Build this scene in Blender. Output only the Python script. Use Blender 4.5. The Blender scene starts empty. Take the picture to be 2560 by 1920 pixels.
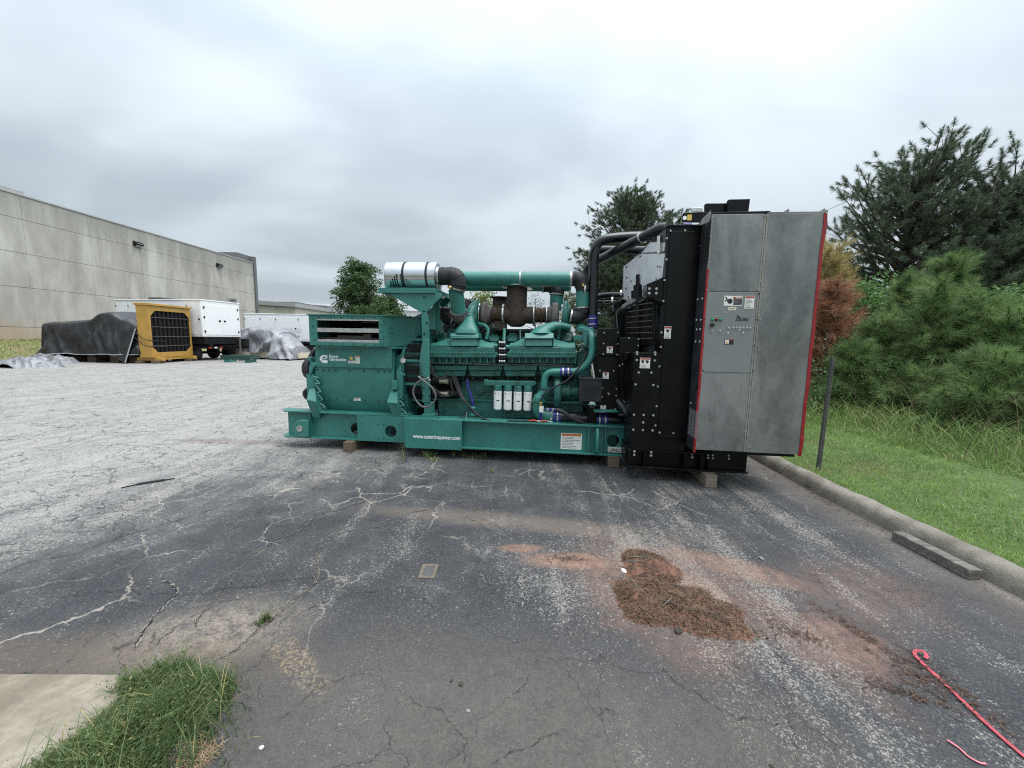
import bpy, bmesh, math, random
import numpy as np
from mathutils import Vector, Matrix, noise as mnoise

sc = bpy.context.scene
COL = sc.collection
PI = math.pi

# ------------------------------------------------------------------ camera
FPX, HOR, TAU, CAMH = 970.0, 847.0, math.radians(1.08), 1.6      # focal (px of 2560), horizon row, lot cross-fall, eye height
PIT = math.atan((960 - HOR) / FPX)
cam = bpy.data.cameras.new('camera'); camo = bpy.data.objects.new('camera', cam); COL.objects.link(camo)
cp, sp, ct, st = math.cos(PIT), math.sin(PIT), math.cos(TAU), math.sin(TAU)
right = Vector((ct, 0, st)); up = Vector((-cp * st, sp, cp * ct)); fwd = Vector((sp * st, cp, -sp * ct))
M4 = Matrix((right, up, -fwd)).transposed().to_4x4(); M4.translation = (0, 0, CAMH)
camo.matrix_world = M4
cam.sensor_width = 36; cam.lens = 36 * FPX / 2560; cam.clip_start = 0.05; cam.clip_end = 3000
sc.camera = camo

# ------------------------------------------------------------------ view
sc.view_settings.view_transform = 'Standard'; sc.view_settings.look = 'None'
sc.view_settings.exposure = 1.06; sc.view_settings.gamma = 1.0; sc.view_settings.use_curve_mapping = False
sc.cycles.max_bounces = 4; sc.cycles.diffuse_bounces = 2; sc.cycles.glossy_bounces = 3; sc.cycles.transmission_bounces = 2; sc.cycles.transparent_max_bounces = 4
sc.cycles.use_adaptive_sampling = True; sc.cycles.adaptive_threshold = .012; sc.cycles.use_denoising = False; sc.cycles.filter_width = 1.15

# ------------------------------------------------------------------ node helpers
def N(nt, typ, props=None, ins=None):
    n = nt.nodes.new(typ)
    for k, v in (props or {}).items(): setattr(n, k, v)
    for k, v in (ins or {}).items():
        s = n.inputs[k]
        if isinstance(v, bpy.types.NodeSocket): nt.links.new(v, s)
        else:
            try: s.default_value = v
            except TypeError: s.default_value = (v, v, v)
    return n
def mth(nt, op, a, b=None, c=None, clamp=False):
    ins = {0: a}
    if b is not None: ins[1] = b
    if c is not None: ins[2] = c
    return N(nt, 'ShaderNodeMath', {'operation': op, 'use_clamp': clamp}, ins).outputs[0]
def mixc(nt, f, a, b, blend='MIX'):
    n = N(nt, 'ShaderNodeMix', {'data_type': 'RGBA', 'blend_type': blend})
    for idx, v in ((0, f), (6, a), (7, b)):
        s = n.inputs[idx]
        if isinstance(v, bpy.types.NodeSocket): nt.links.new(v, s)
        else: s.default_value = v if idx == 0 else (*v[:3], 1)
    return n.outputs[2]
def rng_(nt, v, a, b, c=0.0, d=1.0, smooth=True):
    return N(nt, 'ShaderNodeMapRange', {'interpolation_type': 'SMOOTHSTEP' if smooth else 'LINEAR', 'clamp': True}, {0: v, 1: a, 2: b, 3: c, 4: d}).outputs[0]
def noise(nt, vec, scale, detail=3.0, rough=0.55, dist=0.0, col=False):
    n = N(nt, 'ShaderNodeTexNoise', {}, {'Vector': vec, 'Scale': scale, 'Detail': detail, 'Roughness': rough, 'Distortion': dist})
    return n.outputs[1 if col else 0]
def vmath(nt, op, a, b=None):
    ins = {0: a}
    if b is not None: ins[1] = b
    return N(nt, 'ShaderNodeVectorMath', {'operation': op}, ins).outputs[0]
def mapping(nt, vec, loc=(0, 0, 0), rot=(0, 0, 0), scale=(1, 1, 1)):
    return N(nt, 'ShaderNodeMapping', {}, {'Vector': vec, 'Location': loc, 'Rotation': rot, 'Scale': scale}).outputs[0]

# ------------------------------------------------------------------ world: bright overcast, thin breaks of sky
SUN_EL, SUN_AZ = math.radians(70), math.radians(105)        # azimuth from +Y towards +X
world = bpy.data.worlds.new('World'); sc.world = world; world.use_nodes = True
wt = world.node_tree; wt.nodes.clear()
sky = N(wt, 'ShaderNodeTexSky', {'sky_type': 'NISHITA', 'sun_disc': False, 'sun_elevation': SUN_EL, 'sun_rotation': SUN_AZ, 'air_density': 1.2, 'dust_density': 2.5})
bg1 = N(wt, 'ShaderNodeBackground', {}, {0: sky.outputs[0], 1: 0.06})
dirv = N(wt, 'ShaderNodeTexCoord').outputs['Generated']
sep = N(wt, 'ShaderNodeSeparateXYZ', {}, {0: dirv})
zz = mth(wt, 'MAXIMUM', sep.outputs[2], 0.0)
den = mth(wt, 'ADD', zz, 0.34)
cl = N(wt, 'ShaderNodeCombineXYZ', {}, {0: mth(wt, 'DIVIDE', sep.outputs[0], den), 1: mth(wt, 'DIVIDE', sep.outputs[1], den), 2: 0.0}).outputs[0]
clr = mapping(wt, cl, loc=(3.1, 0.4, 0), rot=(0, 0, math.radians(-60)), scale=(0.8, 1.3, 1))
n1 = noise(wt, clr, 1.1, 3.0, 0.45, 0.5)
n2 = noise(wt, clr, 3.0, 4.0, 0.5, 0.4)
dens = mth(wt, 'ADD', mth(wt, 'MULTIPLY', n1, 0.78), mth(wt, 'MULTIPLY', n2, 0.22))
tone = rng_(wt, dens, 0.36, 0.62)
ccol = mixc(wt, tone, (0.435, 0.497, 0.55), (0.625, 0.695, 0.75))
# the cloud deck is thinner and brighter round the hidden sun and towards the zenith
sd = (math.cos(SUN_EL) * math.sin(SUN_AZ), math.cos(SUN_EL) * math.cos(SUN_AZ), math.sin(SUN_EL))
dot = N(wt, 'ShaderNodeVectorMath', {'operation': 'DOT_PRODUCT'}, {0: dirv, 1: sd}).outputs['Value']
glow = rng_(wt, dot, 0.5, 1.0, 0.0, 0.25)
zen = mth(wt, 'MULTIPLY', mth(wt, 'POWER', zz, 2.2), 1.6)
low = rng_(wt, sep.outputs[2], 0.0, 0.12, 0.08, 0.0)
gain = mth(wt, 'ADD', mth(wt, 'ADD', mth(wt, 'ADD', 0.51, zen), glow), low)
bg2 = N(wt, 'ShaderNodeBackground', {}, {0: ccol, 1: gain})
mx = N(wt, 'ShaderNodeMixShader', {}, {0: 0.90, 1: bg1.outputs[0], 2: bg2.outputs[0]})
N(wt, 'ShaderNodeOutputWorld', {}, {0: mx.outputs[0]})

sunl = bpy.data.lights.new('sun', 'SUN'); sunl.energy = 1.5; sunl.angle = math.radians(50); sunl.color = (1.0, 0.965, 0.92)
suno = bpy.data.objects.new('sun', sunl); COL.objects.link(suno)
suno.rotation_euler = Vector((-sd[0], -sd[1], -sd[2])).to_track_quat('-Z', 'Y').to_euler()
suno.location = (0, 0, 30)

# ------------------------------------------------------------------ survey: photo points onto real planes
def ray(u, v):
    xc, yc = (u - 1280) / FPX, (960 - v) / FPX
    d = right * xc + up * yc + fwd
    return d
def at_z(u, v, z=0.0):
    d = ray(u, v); t = (z - CAMH) / d.z; return Vector((d.x * t, d.y * t, z))
def at_y(u, v, Y):
    d = ray(u, v); t = Y / d.y; return Vector((d.x * t, Y, CAMH + d.z * t))
GO = Vector((1.354, 4.781, 0)); GYAW = math.radians(-5.86)
GC, GS = math.cos(GYAW), math.sin(GYAW)
def g(u, v, y):
    """photo point on the machine's upright plane at depth y -> machine x, z"""
    d = ray(u, v)
    dx, dy = d.x * GC + d.y * GS, -d.x * GS + d.y * GC
    ox, oy = -GO.x * GC - GO.y * GS, GO.x * GS - GO.y * GC
    t = (y - oy) / dy
    return ox + dx * t, CAMH + d.z * t
VIEWS = {1: (700, 620, .32558), 2: (1040, 640, .32541), 3: (1400, 480, .31344), 4: (1500, 860, .22901), 5: (1700, 480, .40992),
         8: (700, 860, .22604), 7: (1300, 880, .18083), 9: (950, 640, .15674), 6: (1200, 680, .13562), 0: (1740, 700, .1567), 10: (0, 440, .36166)}
def uv(view, x, y):
    o = VIEWS[view]; return o[0] + x * o[2], o[1] + y * o[2]
def q(view, x, y, d):
    return g(*uv(view, x, y), d)
def q3(view, x, y, d):
    a, b = q(view, x, y, d); return Vector((a, d, b))

# ------------------------------------------------------------------ mesh builder
class MB:
    def __init__(s): s.v = []; s.f = []
    def add(s, vs, fs):
        o = len(s.v); s.v += [tuple(p) for p in vs]; s.f += [tuple(i + o for i in f) for f in fs]; return s
    def box(s, x0, x1, y0, y1, z0, z1):
        x0, x1 = sorted((x0, x1)); y0, y1 = sorted((y0, y1)); z0, z1 = sorted((z0, z1))
        return s.add([(x0, y0, z0), (x1, y0, z0), (x1, y1, z0), (x0, y1, z0), (x0, y0, z1), (x1, y0, z1), (x1, y1, z1), (x0, y1, z1)],
                     [(0, 3, 2, 1), (4, 5, 6, 7), (0, 1, 5, 4), (1, 2, 6, 5), (2, 3, 7, 6), (3, 0, 4, 7)])
    def prism(s, poly, y0, y1, poly2=None):
        """polygon in x,z run from depth y0 to y1 (poly2: its far outline)"""
        n = len(poly); p2 = poly2 or poly
        a = sum(poly[i][0] * poly[(i + 1) % n][1] - poly[(i + 1) % n][0] * poly[i][1] for i in range(n))
        if a < 0: poly = poly[::-1]; p2 = p2[::-1]
        return s.add([(x, y0, z) for x, z in poly] + [(x, y1, z) for x, z in p2],
                     [tuple(range(n)), tuple(range(2 * n - 1, n - 1, -1))] + [((i + 1) % n, i, n + i, n + (i + 1) % n) for i in range(n)])
    def plan(s, poly, z0, z1, poly2=None):
        n = len(poly); p2 = poly2 or poly
        a = sum(poly[i][0] * poly[(i + 1) % n][1] - poly[(i + 1) % n][0] * poly[i][1] for i in range(n))
        if a < 0: poly = poly[::-1]; p2 = p2[::-1]
        return s.add([(x, y, z0) for x, y in poly] + [(x, y, z1) for x, y in p2],
                     [tuple(range(n - 1, -1, -1)), tuple(range(n, 2 * n))] + [(i, (i + 1) % n, n + (i + 1) % n, n + i) for i in range(n)])
    def sect(s, poly, x0, x1, poly2=None):
        """polygon in y,z run from x0 to x1"""
        n = len(poly); p2 = poly2 or poly
        a = sum(poly[i][0] * poly[(i + 1) % n][1] - poly[(i + 1) % n][0] * poly[i][1] for i in range(n))
        if a < 0: poly = poly[::-1]; p2 = p2[::-1]
        return s.add([(x0, y, z) for y, z in poly] + [(x1, y, z) for y, z in p2],
                     [tuple(range(n - 1, -1, -1)), tuple(range(n, 2 * n))] + [(i, (i + 1) % n, n + (i + 1) % n, n + i) for i in range(n)])
    def rings(s, rings, cap=True, closed=False):
        n = len(rings[0]); vs = [p for r in rings for p in r]; fs = []
        m = len(rings)
        for i in range(m if closed else m - 1):
            for j in range(n):
                a, b = i * n + j, i * n + (j + 1) % n
                c, d = ((i + 1) % m) * n + (j + 1) % n, ((i + 1) % m) * n + j
                fs.append((a, b, c, d))
        if cap and not closed:
            fs.append(tuple(range(n - 1, -1, -1))); fs.append(tuple(range((m - 1) * n, m * n)))
        return s.add(vs, fs)
    def tube(s, pts, r, n=12, cap=True):
        pts = [Vector(p) for p in pts]
        rs = r if hasattr(r, '__len__') else [r] * len(pts)
        t0 = (pts[1] - pts[0]).normalized()
        ref = Vector((0, 0, 1)) if abs(t0.z) < .9 else Vector((1, 0, 0))
        nrm = (ref - t0 * ref.dot(t0)).normalized(); out = []
        for i, p in enumerate(pts):
            a = pts[max(i - 1, 0)]; b = pts[min(i + 1, len(pts) - 1)]
            t = (b - a).normalized()
            nrm = (nrm - t * nrm.dot(t)).normalized(); bn = t.cross(nrm)
            out.append([p + (nrm * math.cos(2 * PI * k / n) + bn * math.sin(2 * PI * k / n)) * rs[i] for k in range(n)])
        return s.rings(out, cap)
    def cyl(s, p0, p1, r, n=20, r2=None):
        return s.tube([p0, p1], [r, r if r2 is None else r2], n)
    def lathe(s, p0, axis, prof, n=24):
        """profile of (distance along axis, radius)"""
        p0 = Vector(p0); t = Vector(axis).normalized()
        ref = Vector((0, 0, 1)) if abs(t.z) < .9 else Vector((1, 0, 0))
        nr = (ref - t * ref.dot(t)).normalized(); bn = t.cross(nr)
        return s.rings([[p0 + t * d + (nr * math.cos(2 * PI * k / n) + bn * math.sin(2 * PI * k / n)) * max(r, 1e-4) for k in range(n)] for d, r in prof])
    def holed(s, x0, x1, z0, z1, y0, y1, cx, cz, r, n=24):
        """upright plate with a round hole"""
        def edge(a):
            dx, dz = math.cos(a), math.sin(a); t = 1e9
            if dx > 1e-9: t = min(t, (x1 - cx) / dx)
            if dx < -1e-9: t = min(t, (x0 - cx) / dx)
            if dz > 1e-9: t = min(t, (z1 - cz) / dz)
            if dz < -1e-9: t = min(t, (z0 - cz) / dz)
            return cx + dx * t, cz + dz * t
        angs = sorted(set([round(2 * PI * k / n, 6) for k in range(n)] + [round(math.atan2(z - cz, x - cx) % (2 * PI), 6) for x in (x0, x1) for z in (z0, z1)]))
        m = len(angs); rr = []
        for y in (y0, y1):
            rr.append([(cx + r * math.cos(a), y, cz + r * math.sin(a)) for a in angs]); rr.append([(*edge(a)[:1], y, edge(a)[1]) for a in angs])
        i0, o0, i1, o1 = [range(k * m, k * m + m) for k in range(4)]
        fs = []
        for k in range(m):
            j = (k + 1) % m
            fs += [(i0[k], o0[k], o0[j], i0[j]), (i1[j], o1[j], o1[k], i1[k]), (i0[j], i1[j], i1[k], i0[k]), (o0[k], o1[k], o1[j], o0[j])]
        return s.add([p for r_ in rr for p in r_], fs)
    def slab(s, view, pts, back, th=None):
        """outline whose points each carry their own depth, closed by a back at one depth (or a given thickness)"""
        F = [q3(view, x, y, d) for x, y, d in pts]; n = len(F)
        B = [Vector((p.x, p.y + th, p.z)) if th else Vector((p.x, max(back, p.y + .002), p.z)) for p in F]
        a = sum(F[i].x * F[(i + 1) % n].z - F[(i + 1) % n].x * F[i].z for i in range(n))
        if a < 0: F.reverse(); B.reverse()
        return s.add(F + B, [tuple(range(n)), tuple(range(2 * n - 1, n - 1, -1))] + [((i + 1) % n, i, n + i, n + (i + 1) % n) for i in range(n)])
    def build(s, name, m, parent=None, bevel=0.0, smooth=35, kind=None, off=None, fix=False):
        me = bpy.data.meshes.new(name); me.from_pydata(s.v, [], s.f); me.update()
        if fix:
            bm = bmesh.new(); bm.from_mesh(me); bmesh.ops.recalc_face_normals(bm, faces=bm.faces); bm.to_mesh(me); bm.free()
        me.materials.append(m)
        if smooth:
            me.polygons.foreach_set('use_smooth', [True] * len(me.polygons)); me.set_sharp_from_angle(angle=math.radians(smooth))
        o = bpy.data.objects.new(name, me); COL.objects.link(o)
        if parent is not None: o.parent = parent
        if off is not None: o.location = off
        if bevel:
            b = o.modifiers.new('bevel', 'BEVEL'); b.width = bevel; b.segments = 2; b.limit_method = 'ANGLE'; b.angle_limit = math.radians(40)
            b.harden_normals = False
        if kind: o['kind'] = kind
        return o
def curve(pts, k=6):
    """Catmull-Rom through the points"""
    P = [Vector(p) for p in pts]; P = [P[0] * 2 - P[1]] + P + [P[-1] * 2 - P[-2]]; out = []
    for i in range(1, len(P) - 2):
        for j in range(k):
            t = j / k; a, b, c, d = P[i - 1:i + 3]
            out.append(.5 * ((2 * b) + (c - a) * t + (2 * a - 5 * b + 4 * c - d) * t * t + (3 * b - a - 3 * c + d) * t ** 3))
    out.append(P[-2]); return out
def mesh_np(name, V, F, m, parent=None, kind=None, smooth=False):
    """triangles from arrays"""
    me = bpy.data.meshes.new(name); nv, nf = len(V), len(F)
    me.vertices.add(nv); me.vertices.foreach_set('co', np.ascontiguousarray(V, dtype=np.float32).ravel())
    me.loops.add(nf * 3); me.loops.foreach_set('vertex_index', np.ascontiguousarray(F, dtype=np.int32).ravel())
    me.polygons.add(nf); me.polygons.foreach_set('loop_start', np.arange(0, nf * 3, 3, dtype=np.int32))
    me.update(calc_edges=True); me.validate()
    me.materials.append(m)
    if smooth: me.polygons.foreach_set('use_smooth', [True] * nf)
    o = bpy.data.objects.new(name, me); COL.objects.link(o)
    if parent is not None: o.parent = parent
    if kind: o['kind'] = kind
    return o
def empty(name, loc=(0, 0, 0), rz=0.0):
    o = bpy.data.objects.new(name, None); COL.objects.link(o); o.location = loc; o.rotation_euler = (0, 0, rz); o.empty_display_size = .2; return o
def tag(o, label=None, cat=None, group=None, kind=None):
    if label: o['label'] = label
    if cat: o['category'] = cat
    if group: o['group'] = group
    if kind: o['kind'] = kind
    return o
def copy_tree(o, parent=None):
    c = o.copy(); COL.objects.link(c); c.parent = parent
    for ch in list(o.children): copy_tree(ch, c)
    return c
def text(name, body, size, m, parent, loc, rot=(PI / 2, 0, 0), fat=0.0, depth=.001, width=None, align='LEFT', off=None):
    cu = bpy.data.curves.new(name, 'FONT'); cu.body = body; cu.size = size; cu.extrude = depth; cu.offset = fat; cu.align_x = align; cu.space_line = .82
    t = bpy.data.objects.new(name, cu); COL.objects.link(t)
    bpy.context.view_layer.update()
    me = bpy.data.meshes.new_from_object(t.evaluated_get(bpy.context.evaluated_depsgraph_get()))
    bpy.data.objects.remove(t); me.materials.clear(); me.materials.append(m)
    sx = 1.0
    if width:
        xs = [v.co.x for v in me.vertices]; sx = width / (max(xs) - min(xs))
    me.transform(Matrix.Translation(loc) @ Matrix.Rotation(rot[2], 4, 'Z') @ Matrix.Rotation(rot[0], 4, 'X') @ Matrix.Diagonal((sx, 1, 1, 1)))
    o = bpy.data.objects.new(name, me); COL.objects.link(o); o.parent = parent
    if off is not None: o.location = off
    return o
# ------------------------------------------------------------------ materials
MATS = {}
def new_mat(name):
    m = bpy.data.materials.new(name); m.use_nodes = True; nt = m.node_tree; nt.nodes.clear()
    out = N(nt, 'ShaderNodeOutputMaterial'); b = N(nt, 'ShaderNodeBsdfPrincipled'); nt.links.new(b.outputs[0], out.inputs[0])
    MATS[name] = m; return m, nt, b, out
def obj_co(nt): return N(nt, 'ShaderNodeTexCoord').outputs['Object']
def world_co(nt): return N(nt, 'ShaderNodeNewGeometry').outputs['Position']
def surf(name, col, rough=.5, metal=0.0, var=.12, vscale=6, dirt=None, dirt_amt=0.0, dscale=3, bump=0.0, bscale=80, rvar=.1, world=True, coat=0.0, spec=None, streak=None):
    m, nt, b, out = new_mat(name)
    co = world_co(nt) if world else obj_co(nt)
    n1 = noise(nt, co, vscale, 4); n2 = noise(nt, co, vscale * 7.3, 3)
    f = mth(nt, 'ADD', mth(nt, 'MULTIPLY', n1, .65), mth(nt, 'MULTIPLY', n2, .35))
    f = rng_(nt, f, .3, .7)
    c = mixc(nt, f, tuple(x * (1 - var) for x in col), tuple(min(1, x * (1 + var)) for x in col))
    if dirt:
        d = noise(nt, co, dscale, 6, .65); d = rng_(nt, d, .62 - .25 * dirt_amt, .78 - .1 * dirt_amt)
        c = mixc(nt, mth(nt, 'MULTIPLY', d, min(1, dirt_amt * 1.3)), c, dirt)
    if streak:
        sv = noise(nt, mapping(nt, co, scale=(14, 14, .9)), 1.0, 5, .65); c = mixc(nt, mth(nt, 'MULTIPLY', rng_(nt, sv, .56, .78), .34), c, streak)
    nt.links.new(c, b.inputs['Base Color'])
    b.inputs['Metallic'].default_value = metal
    nt.links.new(rng_(nt, n1, .25, .75, max(.03, rough - rvar), min(1, rough + rvar)), b.inputs['Roughness'])
    if spec is not None: b.inputs['Specular IOR Level'].default_value = spec
    if coat: b.inputs['Coat Weight'].default_value = coat; b.inputs['Coat Roughness'].default_value = .15
    if bump:
        bn = N(nt, 'ShaderNodeBump', {}, {'Strength': bump, 'Distance': .01, 'Height': noise(nt, co, bscale, 4)})
        nt.links.new(bn.outputs[0], b.inputs['Normal'])
    return m
GREEN = (.034, .172, .144)
m_green = surf('green_enamel', GREEN, .36, var=.10, vscale=4, dirt=(.024, .095, .078), dirt_amt=.38, dscale=5, bump=.06, bscale=40, streak=(.05, .10, .085))
m_green2 = surf('green_cast_iron', (.026, .140, .115), .5, var=.18, vscale=7, dirt=(.014, .045, .036), dirt_amt=.7, dscale=8, bump=.3, bscale=70, streak=(.016, .05, .042))
m_greenpipe = surf('green_pipe_enamel', (.034, .180, .150), .4, var=.15, vscale=6, dirt=(.03, .10, .085), dirt_amt=.5, dscale=7, bump=.08)
m_black = surf('black_enamel', (.0035, .0035, .0042), .30, var=.3, vscale=5, dirt=(.009, .009, .009), dirt_amt=.25, dscale=4, bump=.04, spec=.22)
m_blackm = surf('black_matt', (.006, .006, .007), .62, var=.3, vscale=8, dirt=(.018, .016, .015), dirt_amt=.3, spec=.3)
m_blackpipe = surf('black_pipe_enamel', (.008, .009, .012), .28, var=.25, vscale=5, bump=.03)
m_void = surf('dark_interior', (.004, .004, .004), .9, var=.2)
m_rubber = surf('black_rubber', (.014, .014, .016), .68, var=.25, vscale=12, dirt=(.05, .045, .04), dirt_amt=.35, dscale=10, bump=.12, bscale=60)
m_rust = surf('heat_browned_steel', (.045, .031, .025), .72, metal=.2, var=.35, vscale=9, dirt=(.11, .075, .055), dirt_amt=.5, dscale=12, bump=.2, bscale=90)
m_cast = surf('grey_cast_iron', (.13, .12, .115), .7, metal=.3, var=.25, vscale=14, dirt=(.09, .05, .035), dirt_amt=.5, dscale=11, bump=.3, bscale=110)
m_bellow = surf('tarnished_bellows', (.20, .15, .11), .5, metal=.6, var=.3, vscale=14, dirt=(.07, .04, .03), dirt_amt=.45, dscale=12)
m_steel = surf('bright_steel', (.50, .50, .49), .35, metal=.85, var=.15, vscale=20)
m_chrome = surf('polished_aluminium', (.60, .62, .64), .27, metal=1.0, var=.08, vscale=10, rvar=.05, dirt=(.35, .35, .34), dirt_amt=.25, dscale=8)
m_brass = surf('brass', (.55, .40, .16), .35, metal=.9, var=.2, vscale=20)
m_bolt = surf('bolt_zinc', (.38, .38, .37), .5, metal=.5, var=.2, vscale=30)
m_gbolt = surf('green_bolt', (.012, .06, .05), .5, var=.2, vscale=30)
m_blue = surf('blue_silicone', (.016, .022, .18), .42, var=.2, vscale=14)
m_white = surf('white_filter_paint', (.78, .78, .77), .35, var=.04, vscale=8)
m_ink = surf('black_print', (.012, .012, .013), .6, var=.1)
m_wletter = surf('white_print', (.80, .81, .80), .5, var=.04)
m_dwhite = surf('decal_white', (.72, .71, .67), .5, var=.06, vscale=30)
m_dred = surf('decal_red', (.36, .055, .03), .5, var=.12, vscale=30)
m_dorange = surf('decal_orange', (.50, .16, .03), .5, var=.12, vscale=30)
m_dyellow = surf('decal_yellow', (.60, .42, .08), .5, var=.1, vscale=30)
m_dgrey = surf('decal_grey_text', (.24, .24, .24), .6, var=.2, vscale=90)
m_red = surf('red_tape', (.27, .012, .016), .38, var=.22, vscale=12, bump=.3, bscale=25)
m_panel = surf('grey_panel_paint', (.19, .203, .200), .45, var=.05, vscale=4, dirt=(.12, .13, .13), dirt_amt=.2, dscale=6)
m_pgreen = surf('green_lens', (.03, .22, .12), .2, var=.1, vscale=30)
m_pred = surf('red_lens', (.16, .008, .02), .2, var=.1, vscale=30)

def galv(name, c0, c1, metal=.55):
    m, nt, b, out = new_mat(name); co = world_co(nt)
    v = N(nt, 'ShaderNodeTexVoronoi', {}, {'Vector': co, 'Scale': 22.0}).outputs[1]
    vs = N(nt, 'ShaderNodeSeparateColor', {}, {0: v}).outputs[0]
    big = noise(nt, mapping(nt, co, scale=(1, 1, .55)), 2.2, 6, .62, .4); fine = noise(nt, co, 24, 4, .6)
    f = mth(nt, 'ADD', mth(nt, 'MULTIPLY', rng_(nt, big, .3, .7), .62), mth(nt, 'ADD', mth(nt, 'MULTIPLY', vs, .10), mth(nt, 'MULTIPLY', fine, .18)))
    c = mixc(nt, f, c0, c1)
    sc_ = noise(nt, mapping(nt, co, rot=(0, .9, .2), scale=(3, 3, 90)), 2.0, 3, .6)
    c = mixc(nt, mth(nt, 'MULTIPLY', rng_(nt, sc_, .66, .74), .25), c, (.42, .43, .42))
    st_ = noise(nt, mapping(nt, co, scale=(9, 9, .5)), 2.0, 4, .6)
    c = mixc(nt, mth(nt, 'MULTIPLY', rng_(nt, st_, .55, .8), .35), c, (.10, .10, .095))
    nt.links.new(c, b.inputs['Base Color']); b.inputs['Metallic'].default_value = metal
    nt.links.new(rng_(nt, big, .3, .7, .38, .58), b.inputs['Roughness'])
    bn = N(nt, 'ShaderNodeBump', {}, {'Strength': .06, 'Distance': .02, 'Height': noise(nt, co, 5, 3)})
    nt.links.new(bn.outputs[0], b.inputs['Normal']); return m
m_galv = galv('galvanised_sheet', (.11, .117, .118), (.33, .335, .325))
m_galv2 = galv('galvanised_corner_trim', (.19, .185, .165), (.34, .33, .30), .4)
m_shroud = surf('shiny_black_sheet', (.014, .015, .016), .2, var=.2, vscale=4)
m_bare = surf('bare_aluminium_sheet', (.66, .68, .70), .42, metal=.25, var=.08, vscale=5, dirt=(.40, .41, .43), dirt_amt=.3, dscale=6)

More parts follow.
